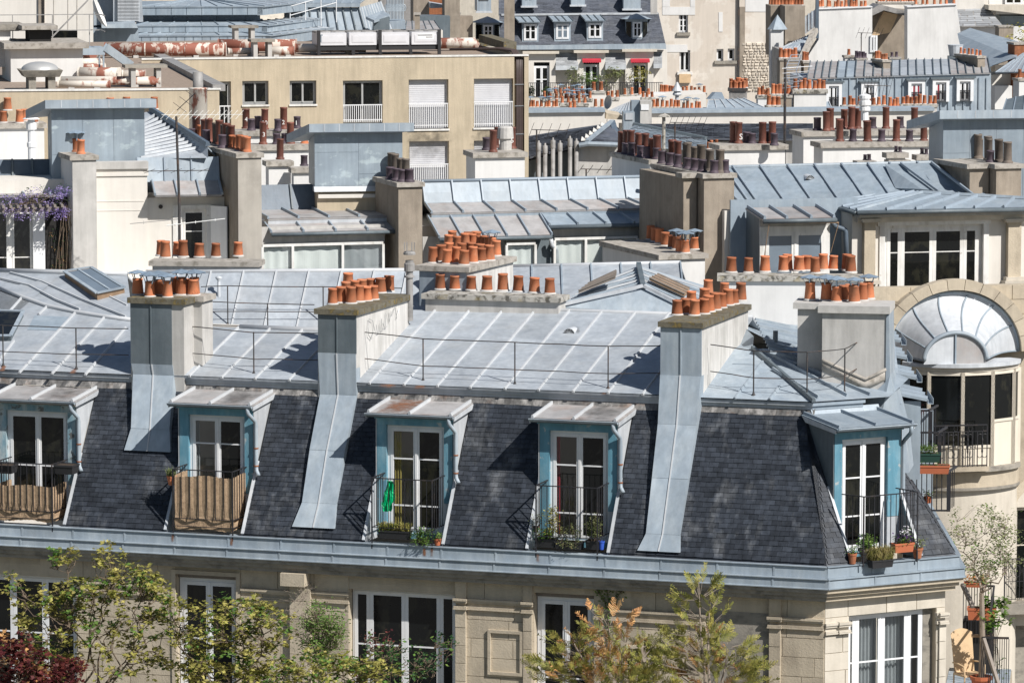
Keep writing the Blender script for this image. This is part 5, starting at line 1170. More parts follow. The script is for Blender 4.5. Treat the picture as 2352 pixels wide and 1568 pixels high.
for a,b,c,d in((xw0,f2(('M',1230,1200),YG).x,f2(('M',600,1213),YG).z,f2(('M',600,1050),YG).z),(f2(('E',560,120),YG).x,f2(('E',1120,120),YG).x,gz0-1,z4-.02),(f2(('E',1122,120),YG).x,f2(('E',1440,120),YG).x,f2(('E',1200,124),YG).z,z4),(f2(('E',1440,120),YG).x,xw1,f2(('E',1700,87),YG).z,z5),(f2(('E',2012,200),YG).x,xw1,gz0-1,f2(('E',1700,89),YG).z)):
 mb.box(a,b,YG+.02,YG+.12,c,d)
part(MID,'studio_wall',mb,M_['plaster_grey'],F2)
mb=MB();mb.box(f2(('E',1322,200),YG).x,f2(('E',1446,200),YG).x,YG+.0,YG+.1,gz0-1,z4);part(MID,'zinc_cheek',mb,M_['zinc_dark'],F2)
p0=f2(('E',1425,100),YG-.25);p1=f2(('E',1470,290),YG-.12);mb=downpipe_mb([p0,p0+Vector((.03,0,-.2)),p1+Vector((-.02,0,.5)),p1+Vector((0,0,-.4))],.06);part(MID,'downpipe',mb,M_['zinc_white'],F2,smooth=True)
mb=MB();mb.box(xw0,xw1,-.9,6.0,-24,z3-.25);mb.box(xw0,xw1,YG+.3,-.9,-24,gz0-.95);part(MID,'house_wall',mb,M_['plaster_cream'],F2)
mb=MB();mb.slab([(xl,.05,zr-.03),(xr,.05,zr-.03),(xr,4.5,zr-1.6),(xl,4.5,zr-1.6)],(0,0,-.06));part(MID,'zinc_roof',mb,M_['zinc_blue'],F2)
dz=-1.1
xa,xb=f2(('M',60,800),-.3).x,f2(('M',1210,800),-.3).x
zt_=f2(('M',300,655),1.3).z;zm=f2(('M',300,895),1.02).z;zl=f2(('M',300,980),-1.05).z
zroof(MID,'zinc_roof',F2,(xa,1.02,zm),(xb,1.02,zm),(xb,1.3,zt_),(xa,1.3,zt_),3,'zinc_deep','zinc_dark',(0.5,),ends=False,bw=.07,bh=.07)  # shadow beside the lift house put into the colour by darker zinc
zroof(MID,'zinc_roof',F2,(xa,-1.05,zl),(xb,-1.05,zl),(xb,1.03,zm+.004),(xa,1.03,zm+.004),4,'zinc_dirty','batten_blue',(),bw=.06,bh=.07)
mb=MB();mb.box(xa,xb,-1.04,-.5,zl-.2,zl-.055);part(MID,'drip_ledge',mb,M_['zinc_white'],F2)
ze=f2(('M',600,1105),-1.85).z
zroof(MID,'zinc_roof',F2,(xa-.1,-1.85,ze),(xb+.1,-1.85,ze),(xb+.1,-1.02,zl-.15),(xa-.1,-1.02,zl-.15),4,'zinc_dirty','batten_blue',(),bw=.06,bh=.07)
mb=MB();mb.tube([(xa-.1,-1.88,ze-.06),(xb+.1,-1.88,ze-.06)],.05,8);part(MID,'gutter',mb,M_['zinc_dark'],F2,smooth=True)
FB=Frame(('M',560,675),124.7,-9)
def zinc_house(bld,F,pr_x,ztop,depth,mat,capm,zbot=0.0,n=3,streaks=True,over=.35):
 """zinc clad lift house: wall sheets and an overhanging metal roof that falls to the back left"""
 mb=MB();mb.box(0,pr_x,0,depth,zbot,ztop);h=part(bld,'lift_house',mb,M_[mat],F)
 for i in range(n):
  a,b=pr_x*i/n+.004,pr_x*(i+1)/n-.004
  sp=zbot+(ztop-zbot)*(.22 if i==n-1 else .62 if i==0 else .0)
  for c,d in((zbot+.01,sp-.004),(sp+.004,ztop-.01)):
   if d-c>.1:m2=MB();m2 .box(a,b,-.012-rnd.random()*.004,.002,c,d);part(h,'zinc_sheet',m2,M_[mat],F)
 m2=MB();m2 .hexa([(-.18,-.3,ztop),(pr_x+over,-.3,ztop),(pr_x+over,depth+.2,ztop-.12),(-.62,depth+.2,ztop-.42)],[(-.18,-.3,ztop+.24),(pr_x+over,-.3,ztop+.24),(pr_x+over,depth+.2,ztop+.12),(-.62,depth+.2,ztop-.18)]);part(h,'house_roof',m2,M_[capm],F)
 for i in range(1,7):
  m2=MB();x=-.18+(pr_x+over+.18)*i/7;m2 .box(x-.012,x+.012,-.307,-.298,ztop+.02,ztop+.23);part(h,'roof_joint',m2,M_['zinc_white'],F)
 return h
M_['zinc_streaky']=mk('zinc_streaky',(0.25,0.30,0.345),0.12,1.2,0.5,0.10,0.05,9,0.05,(0.45,0.53,0.55),0.75,0.55,0.62,1.6,0.6,0,0.45,(0.34,0.40,0.44),0.6,0.5,0.45,0.6)
wB=FB.y(('M',1400,400),0).x;zB=FB.y(('M',800,148),0).z
LB2=zinc_house(MID,FB,wB,zB,1.5,'zinc_streaky','zinc_front',0.0,2,over=.30)
mb=MB();zz=FB.y(('M',800,720),0).z;mb.hexa([(-.02,-.12,zz),(wB,-.12,zz),(wB,.3,zz),(-.02,.3,zz)],[(-.02,-.02,0),(wB,-.02,0),(wB,.3,0),(-.02,.3,0)]);part(MID,'zinc_apron',mb,M_['zinc_white'],FB)
mb=MB();zy=FB.y(('M',800,970),.05).z;mb.box(.08,wB,.05,1.4,zy-.6,zz);part(MID,'beige_wall',mb,M_['plaster_warm' if 0 else 'render_beige'],FB)
mb=MB();z8=FB.y(('M',800,770),0).z;mb.box(.1,wB,-.06,.05,z8-.04,z8+.07);part(MID,'wall_moulding',mb,M_['plaster_cream'],FB)
S2,FS2,w_,d_=stkL(MID,121.5,-18,('L',782,458),('L',1025,458),('L',345,255),7.5,'plaster_warm','cap_pale',[('L',x,y,k) for x,y,k in((885,446,'r'),(850,432,'r'),(818,418,'r'),(790,402,'r'),(765,386,'r'),(895,385,'r'),(748,370,'g'),(722,362,'b'),(706,345,'g'),(668,330,'b'),(650,312,'g'),(610,280,'b'),(590,270,'k'),(540,238,'r'),(800,300,'b'),(745,300,'k'),(345,205,'b'),(480,232,'k'),(600,235,'b'))])
M_['plaster_face']=M_['plaster_grey']
m2=MB();m2 .box(.075,w_-.072,.055,.2,-7.5,-.13);part(S2,'stack_face',m2,mk('plaster_pale',(0.40,0.37,0.325),0.10,1.6,0.95,0.06,0.2,30,0,(0.31,0.285,0.25),0.5),FS2)
S3,FS3,w_,d_=stkL(MID,122.5,-18,('M',1345,640),('M',1618,640),('M',1130,550),7.0,'plaster_warm','cap_pale',[('M',x,y,k) for x,y,k in((1465,612,'k'),(1440,605,'g'),(1388,588,'g'),(1408,596,'k'),(1342,565,'g'),(1362,575,'k'),(1298,545,'g'),(1318,555,'k'))])
S4,FS4,w_,d_=stkL(MID,120.8,-18,('N',1215,598),('N',1512,575),('N',800,470),8.5,'plaster_warm','cap_pale',[('N',x,y,k) for x,y,k in((950,478,'b'),(975,486,'k'),(1020,498,'b'),(1038,505,'k'),(1085,525,'g'),(1080,560,'k'),(1150,538,'g'),(1165,545,'k'),(1215,548,'g'),(1232,556,'k'),(1275,566,'g'),(1306,585,'k'),(1385,562,'g'),(1410,570,'k'),(1110,500,'g'),(910,462,'k'),(905,436,'b'),(955,450,'b'))])
m2=MB();m2 .box(-.36,.03,.55,d_-.08,-8.5,-.14);part(S4,'stack_body',m2,M_['plaster_warm'],FS4)
m2=MB();m2 .box(-.44,.05,.45,1.0,-.14,-.005);part(S4,'chimney_cap',m2,M_['cap_pale'],FS4)
S4b,FS4b,w_,d_=stkL(MID,126.6,-18,('N',755,478),('N',900,470),('N',420,405),5.0,'plaster_white','cap_pale',[('N',x,y,k) for x,y,k in((530,405,'b'),(582,392,'b'),(580,408,'k'),(628,402,'b'),(640,410,'k'),(690,415,'b'),(702,424,'k'),(745,428,'b'),(755,440,'k'),(795,450,'b'),(828,458,'k'),(870,440,'b'))])
# left house: zinc lift house, cream wall, wisteria terrace
FLH=Frame(('K',1255,680),122.7,-10)
LH=thing('cream_house','cream house with a zinc clad lift house and wisteria terrace at the left edge','building',FLH)
FB1=Frame(('K',442,582),123.0,-9);w1=FB1 .y(('K',1232,300),0).x;zB1=FB1 .y(('K',800,100),0).z
zinc_house(LH,FB1,w1,zB1,2.0,'zinc_streaky','zinc_front',-1.9,3,over=.32)
xc0,xc1=FLH.y(('K',600,900),0).x,0.0
mb=MB();mb.box(xc0,xc1,0,.4,-9,0);part(LH,'cream_wall',mb,M_['plaster_cream'],FLH)
for z0,z1,y in((0.002,.10,-.04),(.102,.20,.0),(.202,.40,-.07)):
 mb=MB();mb.box(xc0,xc1+.03,y,.4,z0,z1);part(LH,'cornice_moulding',mb,M_['plaster_grey' if y==-.07 else 'plaster_cream'],FLH)
for zz,dx in((-.72,0),(-.98,.1)):
 mb=MB();mb.box(xc0,xc1-.1+dx,-.012,0.0,zz,zz+.03);part(LH,'wall_moulding',mb,M_['plaster_cream'],FLH)
xr_=FLH.y(('L',715,1000),.05).x
wh=(FLH.y(('L',322,1000),.05).x,FLH.y(('L',530,1000),.05).x,FLH.y(('L',400,1420),.05).z,FLH.y(('L',400,930),.05).z)
mb=MB();wall_mb(mb,xc1,xr_,-9,FLH.y(('L',300,830),.05).z,.05,[wh],.2);part(LH,'cream_wall',mb,M_['plaster_cream'],FLH)
window(LH,FLH,*wh,.12,1,(0.62,),glass='glass',mat='white_worn')
mb=MB();t=.16;mb.box(wh[0]-t*1.6,wh[0],-.0,.049,wh[2],wh[3]+.12);mb.box(wh[1],wh[1]+t,0,.049,wh[2],wh[3]+.12);mb.box(wh[0],wh[1],.0,.049,wh[3],wh[3]+.12);part(LH,'window_surround',mb,M_['white_worn'],FLH)
mb=MB();a=wh[1]+.12;mb.hexa([(a,-.02,wh[2]),(a+.40,-.5,wh[2]),(a+.43,-.48,wh[2]),(a+.03,.0,wh[2])],[(a,-.02,wh[3]+.1),(a+.40,-.5,wh[3]+.1),(a+.43,-.48,wh[3]+.1),(a+.03,.0,wh[3]+.1)]);part(LH,'shutter',mb,M_['white_paint'],FLH)
c=FLH.y(('L',142,910),.04);mb=MB();mb.lathe((0,0,0),[(.0,0),(.06,0),(.06,.02)],12);o=part(LH,'round_vent',mb,M_['iron_rust'],FLH,M=FLH.M@Matrix.Translation((c.x,.045,c.z))@Matrix.Rotation(R(90),4,'X'))
ca=[FLH.y(('L',95,815),-.55),FLH.y(('L',668,815),-.55)];zc2=FLH.y(('L',300,690),.35).z
zroof(LH,'zinc_roof',FLH,(ca[0].x,-.55,ca[0].z),(ca[1].x,-.55,ca[0].z),(ca[1].x,.35,zc2),(ca[0].x,.35,zc2),3,'zinc_dirty','batten_blue',(),bw=.06,bh=.07)
zq=FLH.y(('L',200,490),.5).z
zroof(LH,'zinc_roof',FLH,(ca[0].x-.4,.36,zc2-.02),(ca[1].x,.36,zc2-.02),(ca[1].x,.55,zq),(ca[0].x-.4,.55,zq),3,'zinc_front','batten_blue',(),ends=False,bw=.06)
P1=[FLH.d(p,d) for p,d in((('L',-60,500),123.3),(('L',545,495),123.3),(('L',545,400),123.8),(('L',60,95),129.5),(('L',-60,120),129.5))]
mb=MB();mb.poly(*P1);RBS=part(LH,'zinc_roof',mb,M_['zinc_light'],FLH)
n_=(P1[1]-P1[0]).cross(P1[3]-P1[0]).normalized();n_=n_ if n_.z>0 else-n_
for i in range(12):
 a=FLH.plane(('L',-30,205+i*27),P1[0],n_);b=FLH.plane(('L',110+i*38,128+i*25),P1[0],n_);m2=MB();m2 .beam(a,b,.07,.07,n_,0,.6);part(RBS,'batten',m2,M_['zinc_white'],FLH)
m2=MB();m2 .beam(P1[3]+n_*.02,P1[2]+n_*.02,.16,.12,n_,0,.6);part(RBS,'ridge_roll',m2,M_['zinc_deep'],FLH)
mb=MB();mb.slab([P1[3],P1[2],P1[2]+Vector((1.2,.3,-1.2)),P1[3]+Vector((1.2,.3,-1.2))],(0,0,-.05));part(LH,'zinc_roof',mb,M_['zinc_blue'],FLH)
S1,FS1,w_,d_=stkL(LH,121.5,-18,('K',597,512),('K',845,512),('K',480,455),8.5,'plaster_white','cap_pale',[('K',x,y,'r') for x,y in((705,482),(650,470),(622,462),(600,452),(580,446))],'r',(1,3))
m2=MB();m2 .box(.075,w_-.072,.055,.2,-8.5,-.13);part(S1,'stack_face',m2,M_['plaster_grey'],FS1)
xa,xb=FLH.y(('K',-60,700),2).x,FLH.y(('K',450,700),2).x
zt_,zm_=FLH.y(('K',200,540),2.3).z,FLH.y(('K',200,790),2.0).z;zf=FLH.y(('K',200,850),-.3).z
zroof(LH,'zinc_roof',FLH,(xa,2.0,zm_),(xb,2.0,zm_),(xb,2.3,zt_),(xa,2.3,zt_),3,'zinc_deep','zinc_dark',(0.45,),ends=False,bw=.07,bh=.07)  # dark zinc colour stands in for the shadow lying on this tier
zroof(LH,'zinc_roof',FLH,(xa,-.3,zf),(xb+.5,-.3,zf),(xb+.5,2.01,zm_),(xa,2.01,zm_),3,'zinc_dirty','batten_blue',(),bw=.06,bh=.07)
zp=FLH.y(('K',200,950),-1.0).z
mb=MB();mb.box(xa,FLH.y(('K',560,960),-1).x,-1.06,-.94,zp-.13,zp);PG=part(LH,'pergola_beam',mb,M_['wood_grey'],FLH)
for k in range(9):
 x=xa+(FLH.y(('K',560,960),-1).x-xa)*(k+.5)/9;m2=MB();m2 .box(x-.035,x+.035,-1.2,-.25,zp+.002,zp+.07);part(PG,'pergola_slat',m2,M_['wood_grey'],FLH)
zg=FLH.y(('K',200,1560),-.3).z
for pl,pr,g in((('K',-60,1000),('K',85,1000),1),(('K',85,1000),('K',285,1000),1)):
 window(LH,FLH,FLH.y(pl,-.2).x,FLH.y(pr,-.2).x,zg,zp-.13,-.2,1,(0.3,),mat='white_worn',name='french_window')
mb=MB();mb.box(FLH.y(('K',278,1000),-.3).x,FLH.y(('K',380,1000),-.3).x,-.34,-.2,zg,zp-.12);part(LH,'white_pier',mb,M_['white_paint'],FLH)
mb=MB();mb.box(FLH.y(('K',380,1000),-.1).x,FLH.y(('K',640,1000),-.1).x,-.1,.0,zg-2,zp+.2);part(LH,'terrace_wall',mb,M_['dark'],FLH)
mb=MB();mb.box(xa,xc1,.4,6,-24,-.1);mb.box(xa,xc1+3,-1.3,.05,-24,zg-.05);mb.box(xa,xr_+.5,.5,6,-24,ca[0].z);part(LH,'house_wall',mb,M_['plaster_cream'],FLH)
rg=random.Random(21)
t=thing('wisteria','wisteria with violet flowers hanging over the terrace beam at the left edge','plant',world=FLH.wor((0,0,0)));WM[t.name]=FLH.M.copy();t.matrix_world=FLH.M
s=MB();fo=MB();fl=MB()
xs0,xs1=xa,FLH.y(('K',590,900),-.8).x
for k in range(130):
 x=rg.uniform(xs0,xs1);z=zp+rg.uniform(.0,.55)*(0.6 if x<xs0+.8 else 1);y=rg.uniform(-1.1,-.3)
 leaves_mb(fl if rg.random()<.72 else fo,[(x,y,z)],12,.055,.055,rg)
 if rg.random()<.35:leaves_mb(fl,[(x,-1.1,zp-.05-q*.07) for q in range(rg.randint(1,5))],5,.028,.045,rg)
for k in range(8):
 a=Vector((rg.uniform(xs0,xs1-1.2),-.8,zp+.05));s.tube([a,a+Vector((rg.uniform(.3,.9),rg.uniform(-.2,.2),rg.uniform(.05,.35))),a+Vector((rg.uniform(.8,1.4),0,rg.uniform(.0,.3)))],.012,5,True,.004)
xv=FLH.y(('K',590,900),-.4).x
for k in range(5):s.tube([(xv-.3+k*.09,-.5,zg),(xv-.32+k*.12,-.55,zg+1),(xv-.2+k*.03,-.6,zp)],.013,5,True,.008)
part(t,'vine',s,M_['bark'],FLH);part(t,'foliage',fo,M_['leaf_dark'],FLH);part(t,'flowers',fl,M_['petal_violet'],FLH)
t=thing('climbing_vine','brown leaved climber in the dark corner below the wisteria','plant',world=FLH.wor((0,0,0)));WM[t.name]=FLH.M.copy();t.matrix_world=FLH.M
fo=MB();fd=MB();s=MB()
for k in range(60):
 p=FLH.y(('K',rg.uniform(430,620),rg.uniform(1150,1480)),-.35);leaves_mb(fo if rg.random()<.35 else fd,[p],6,.05,.05,rg)
for k in range(16):
 p=FLH.y(('K',600-k*2,960+k*20),-.4);leaves_mb(fo,[p],3,.03,.05,rg)
for k in range(4):s.tube([FLH.y(('K',470+k*40,1520),-.35),FLH.y(('K',500+k*30,1250),-.38),FLH.y(('K',560+k*15,980),-.4)],.012,5)
part(t,'vine',s,M_['bark'],FLH);part(t,'foliage',fo,M_['leaf_orange'],FLH);part(t,'dark_foliage',fd,M_['leaf_dark'],FLH)
FA=Frame(('L',305,1470),118.5,0);zt_=FA.y(('L',298,140),0).z
t=thing('aerial_mast','tall thin television aerial mast rising in front of the cream house','antenna',FA,base=FA.O.z);WM[t.name]=FA.M.copy()
mb=MB();mb.tube([(0,0,0),(0,0,zt_*.45),(-.06,0,zt_)],.042,8,True,.032);part(t,'mast',mb,M_['iron_rust'],FA)
def boom(F,host,p,q,y,els,r=.012,L=.3,mat='steel_grey',tilt=(0,.2,.3)):
 a,b=F.y(p,y),F.y(q,y);mb=MB();mb.tube([a,b],r,6);o=part(host,'aerial_boom',mb,M_[mat],F);d=Vector(tilt)
 for i in range(els):
  c=lerp(a,b,(i+.5)/els);m2=MB();m2 .tube([c-d*L*.5,c+d*L*.5],r*.6,5);part(host,'aerial_rod',m2,M_[mat],F)
boom(FA,t,('L',150,128),('L',840,125),0.05,14,.008,.42,'chalk',(.5,.5,.55));boom(FA,t,('L',-10,608),('L',560,600),0.02,5,.012,.8,'iron_rust',(.35,.3,.12));boom(FA,t,('L',-120,1055),('L',350,1010),0.03,2,.010,.3);boom(FA,t,('L',190,1070),('L',690,1012),-.03,3,.013,.25,'chalk')
boom(FA,t,('L',280,90),('L',440,-60),.02,3,.012,.7,'iron_rust',(.5,.2,-.4))
# right house with attic bay
FH=Frame(('O',1640,590),121.0,-14.0)
RH=thing('bay_house','pale stone house with a wide attic window and a domed zinc bow below','building',FH)
def h(p,y=0):return FH.y(p,y)
x0,x1=h(('O',985,700)).x,h(('O',2420,700)).x
wz0,wz1=h(('O',1640,1120)).z,h(('O',1640,578)).z
hw=(h(('O',1212,700)).x,h(('O',2058,700)).x,wz0,wz1)
zc_=h(('O',1640,500),0).z
mb=MB();wall_mb(mb,x0,x1,-26,zc_,0,[hw],.25);part(RH,'attic_wall',mb,M_['plaster_cream'],FH)
window(RH,FH,hw[0]+.12,hw[1]-.12,hw[2],hw[3],.10,4,(0.61,),mat='white_worn',fr=.10,st=.10,splits=[0,.155,.5,.835,1.0])
mb=MB();mb.box(hw[0]-.04,hw[0]+.115,-.05,.2,hw[2],hw[3]+.0);mb.box(hw[1]-.115,hw[1]+.04,-.05,.2,hw[2],hw[3]);mb.box(hw[0]-.1,hw[1]+.08,-.07,.1,hw[3]+.003,hw[3]+.24);part(RH,'window_surround',mb,M_['white_worn'],FH)
for a,b in((1085,1172),(2228,2330)):
 xa,xb=h(('O',a,700),-.22).x,h(('O',b,700),-.22).x;zb_,zt_=h(('O',a,1010),-.22).z,h(('O',a,560),-.22).z
 mb=MB();mb.box(xa,xb,-.22,.0,zb_-.4,zt_);pl=part(RH,'pilaster',mb,M_['stone'],FH)
 for zz,pr in((zt_-.0,.09),(zt_+.055,.13),(zb_-.04,.07),(zb_-.14,.12)):
  m2=MB();m2 .box(xa-pr,xb+pr,-.22-pr,.0,zz,zz+(.053 if zz>zb_ else .098));part(pl,'pilaster_moulding',m2,M_['stone_pale'],FH)
zE=h(('O',1700,468),-.45).z
for z0,z1,y,m in((zE-.30,zE-.16,-.18,'stone_pale'),(zE-.158,zE-.04,-.32,'plaster_grey')):
 mb=MB();mb.box(x0+.1,x1,y,.1,z0,z1);part(RH,'entablature',mb,M_[m],FH)
e0,e1=h(('O',1022,468),-.55),h(('O',2420,432),-.55);zE=e0 .z;e1 .z=zE
hp=FH.d(('O',1545,328),122.2);rp=FH.d(('O',2420,378),121.6);lf=FH.d(('O',745,388),124.0);lt=FH.d(('O',1380,300),124.6)
NB=6
zroof(RH,'zinc_roof',FH,e0,e1,rp,hp,NB,'zinc_blue','batten_blue',(),bw=.07,bh=.07,ends=True,th=.06)
zroof(RH,'zinc_roof',FH,lf,e0,hp,lt,5,'zinc_blue','batten_blue',(),bw=.06,bh=.05,ends=False,th=.06)
for a,b in((e0,hp),(hp,rp)):
 m2=MB();m2 .beam(a,b,.10,.07,(0,0,1),.01,.6);part(RH,'hip_roll',m2,M_['zinc_front'],FH)
m2=MB();m2 .tube([e0+Vector((0,-.05,-.06)),e1+Vector((0,-.05,-.06))],.06,8);m2 .tube([lf+Vector((-.04,0,-.06)),e0+Vector((-.03,0,-.06))],.06,8);part(RH,'gutter',m2,M_['zinc_dark'],FH,smooth=True)
YM=1.2
mt0,mt1=FH.d(('O',-30,122),126.5),FH.d(('O',1750,82),124.5);mb0,mb1=FH.d(('O',45,428),124.2),FH.d(('O',2000,400),122.0)
mb0=FH.d(('O',180,424),124.3);mt0=FH.d(('O',-30,122),126.3);mb1=FH.d(('O',2080,388),122.4);mt1=FH.d(('O',1870,80),124.6)
sm=[((x-180)/1900) for x in(250,470,690,905,1120,1330,1500,1720,1960)]
MR=zroof(RH,'zinc_roof',FH,mb0,mb1,mt1,mt0,9,'zinc_blue','batten_blue',(.3,.62),bw=.07,bh=.07,seams=sm,th=.08)
zroof(RH,'zinc_roof',FH,FH.d(('O',40,428),124.35),mb0,mt0,FH.d(('O',-300,128),126.6),2,'zinc_blue','batten_blue',(.4,),bw=.07,bh=.07,th=.08)
mn=(mb1-mb0).cross(mt0-mb0).normalized();mn=mn if mn.z>0 else-mn
m2=MB();m2 .tube([mt0+Vector((-2,.3,.0)),mt0,mt1],.06,8);part(RH,'ridge_roll',m2,M_['zinc_front'],FH,smooth=True)
mb=MB();mb.slab([mt0,mt1,mt1+Vector((0,4,-1.5)),mt0+Vector((0,4,-1.5))],(0,0,-.06));part(RH,'zinc_roof',mb,M_['zinc_blue'],FH)
vent(RH,FH,FH.plane(('O',655,222),mb0,mn)+mn*.01,mn,.27)
a,b,c=[FH.plane(('O',x,y),mb0,mn) for x,y in((1245,100),(1545,325),(1330,290))]
b=FH.plane(('O',1545,352),mb0,mn);d,e=FH.plane(('O',1960,345),mb0,mn),FH.plane(('O',1640,90),mb0,mn);bt=b+mn*.24
mb=MB();mb.poly(a+mn*.01,c+mn*.01,bt);mb.poly(c+mn*.01,b+mn*.01,bt);mb.poly(a+mn*.011,bt,d+mn*.012,e+mn*.012);mb.poly(b+mn*.01,d+mn*.01,bt);part(RH,'zinc_cricket',mb,M_['zinc_blue'],FH)
m2=MB();m2 .beam(FH.d(('O',40,432),124.2),FH.d(('O',745,424),123.9),.12,.1);part(RH,'drip_ledge',m2,M_['zinc_white'],FH)
cn_=(bt-a).cross(e-a).normalized();cn_=cn_ if cn_.z>0 else-cn_
for p,q in((('O',1375,100),('O',1675,322)),(('O',1620,95),('O',1950,350))):m2=MB();m2 .beam(FH.plane(p,a,cn_),FH.plane(q,a,cn_),.07,.07,cn_,.012,.62);part(RH,'batten',m2,M_['batten_blue'],FH)
YD=-.1
d0,d1=h(('O',255,600),YD),h(('O',810,600),YD);g0,g1=h(('O',275,535),YD-.5),h(('O',860,525),YD-.5);gt=h(('O',500,437),1.0).z
zroof(RH,'zinc_roof',FH,(g0 .x,YD-.5,g0 .z),(g1 .x,YD-.5,g0 .z),(g1 .x,1.0,gt),(g0 .x,1.0,gt),3,'zinc_dirty','batten_blue',(),bw=.07,bh=.08,sides=True,seams=[0.03,.33,.66,.97])
m2=MB();m2 .tube([(g0 .x,YD-.55,g0 .z-.06),(g1 .x,YD-.55,g0 .z-.06)],.06,8);part(RH,'gutter',m2,M_['zinc_dark'],FH,smooth=True)
window(RH,FH,d0 .x,d1 .x,wz0-.3,h(('O',500,590),YD).z,YD,2,(),mat='white_worn',glass='glass_green' if 'glass_green' in M_ else 'glass_sky',fr=.16,st=.10)
m2=MB();m2 .box(d0 .x,d1 .x,YD+.02,YD+.1,h(('O',500,590),YD).z+.002,g0 .z-.02);part(RH,'dormer_head',m2,M_['plaster_grey'],FH)
for x in(d0 .x,d1 .x):
 m2=MB();m2 .slab([(x,YD+.07,wz0-.5),(x,1.2,wz0-.5),(x,1.2,gt-.05),(x,YD+.07,g0 .z-.05)],(.03,0,0));part(RH,'dormer_cheek',m2,M_['zinc_dark'],FH)
m2=MB();aw0,aw1=h(('O',330,552),YD-.55),h(('O',880,562),YD-.55);m2 .tube([aw0,aw1],.02,6);m2 .tube([aw0,h(('O',290,820),YD-.3)],.012,5);m2 .tube([aw1,h(('O',815,800),YD-.3)],.012,5);part(RH,'awning_arm',m2,M_['wood'],FH)
mb=MB();mb.slab([(h(('O',20,600),1.0).x,1.0,wz0-2),(x0+.6,1.0,wz0-2),(x0+.6,1.3,gt+.2),(h(('O',20,600),1.3).x,1.3,gt+.2)],(0,.1,0));part(RH,'zinc_wall',mb,M_['zinc_blue'],FH)
m2=downpipe_mb([h(('O',830,560),-.2),h(('O',850,590),-.2),h(('O',935,620),-.2),h(('O',945,900),-.2)],.07);part(RH,'downpipe',m2,M_['zinc_deep'],FH,smooth=True)
mb=MB();mb.box(h(('O',-20,700),1.3).x,x1,1.4,8,-26,gt-.1);mb.box(x0+.1,x1,.3,2,-26,zE-.1);part(RH,'house_wall',mb,M_['plaster_cream'],FH)
FB3=Frame(('C',1775,1140),124.6,-9);zB3=FB3 .y(('C',2000,798),0).z
zinc_house(RH,FB3,FB3 .y(('C',2500,900),0).x,zB3,1.6,'zinc_blue','zinc_front',-1.2,4)
S5,FS5,w_,d_=stkL(RH,122.3,-18,('C',2130,1112),('C',2330,1112),('C',1875,1042),3.0,'plaster_warm','cap_pale',[('C',x,y,k) for x,y,k in((2222,1088,'g'),(2165,1082,'g'),(2075,1095,'g'),(2025,1065,'g'),(1998,1030,'g'),(1958,1028,'k'),(2110,1060,'g'),(2120,1075,'k'),(2050,1040,'g'))])
m2=MB();m2 .box(-.55,.03,.5,d_-.1,-3,-.14);part(S5,'stack_body',m2,M_['plaster_warm'],FS5)
m2=MB();m2 .box(-.68,-.005,.4,d_-.05,-.14,-.01);part(S5,'chimney_cap',m2,M_['cap_pale'],FS5)
FD=Frame(('P',685,660),117.0,-12.0)
rW=FD.y(('P',1165,560),0).x;zArch=FD.y(('P',640,150),.9).z;rI=rW*.94
def dome(a,r0,z0,r1,z1,t):
 r=r0+(r1-r0)*t;zz=z0+(z1-z0)*t
 k=math.sin(t*math.pi/2)
 x=xoI+(xoO-xoI)*t-math.cos(a)*(r0+(r1-r0)*t);zr_=math.sin(a)
 return(x,-.9+1.7*k,z0*zr_*(1-t)+z1*zr_*t+.10*(1-zr_))
xoI=FD.y(('P',690,560),-.9).x;xoO=FD.y(('P',675,560),.8).x;rI=FD.y(('P',1168,560),.8).x-xoO;x_in=FD.y(('P',926,560),-.9).x-xoI;z_in=FD.y(('P',690,458),-.9).z
NA,NT=21,8
for k in range(7):
 mb=MB();vs=[];n=4
 for i in range(n+1):
  a=math.pi*(k+i/n)/7
  for j in range(NT+1):vs.append(dome(a,x_in,z_in,rI,zArch,j/NT))
 mb.add(vs,[(i*(NT+1)+j,(i+1)*(NT+1)+j,(i+1)*(NT+1)+j+1,i*(NT+1)+j+1) for i in range(n) for j in range(NT)])
 part(RH,'dome_sheet',mb,M_['zinc_white'],FD,smooth=True)
for k in range(8):
 a=math.pi*k/7;m2=MB();m2 .tube([dome(a,x_in,z_in,rI,zArch,j/NT) for j in range(NT+1)],.028,6);part(RH,'dome_rib',m2,M_['zinc_blue'],FD,smooth=True)
m2=MB();m2 .tube([dome(math.pi*i/24,x_in,z_in,rI,zArch,0) for i in range(25)],.06,6);m2 .tube([dome(math.pi*i/24,x_in,z_in,rI,zArch,1) for i in range(25)],.05,6);part(RH,'dome_roll',m2,M_['zinc_front'],FD,smooth=True)
for s in(-1,1):
 m2=MB();m2 .add([(xoI,-.88,-.0)]+[(xoI+s*x_in*math.sin(math.pi/2*i/10),-.88,z_in*math.cos(math.pi/2*i/10)) for i in range(11)],[list(range(12))]);part(RH,'dome_front',m2,M_['zinc_dirty' if s>0 else 'zinc_white'],FD)
m2=MB();m2 .box(xoI-.02,xoI+.02,-.93,-.88,0,z_in);part(RH,'dome_rib',m2,M_['zinc_blue'],FD)
rA,rB=rI*1.01,rI*1.18;zS=zArch*.985
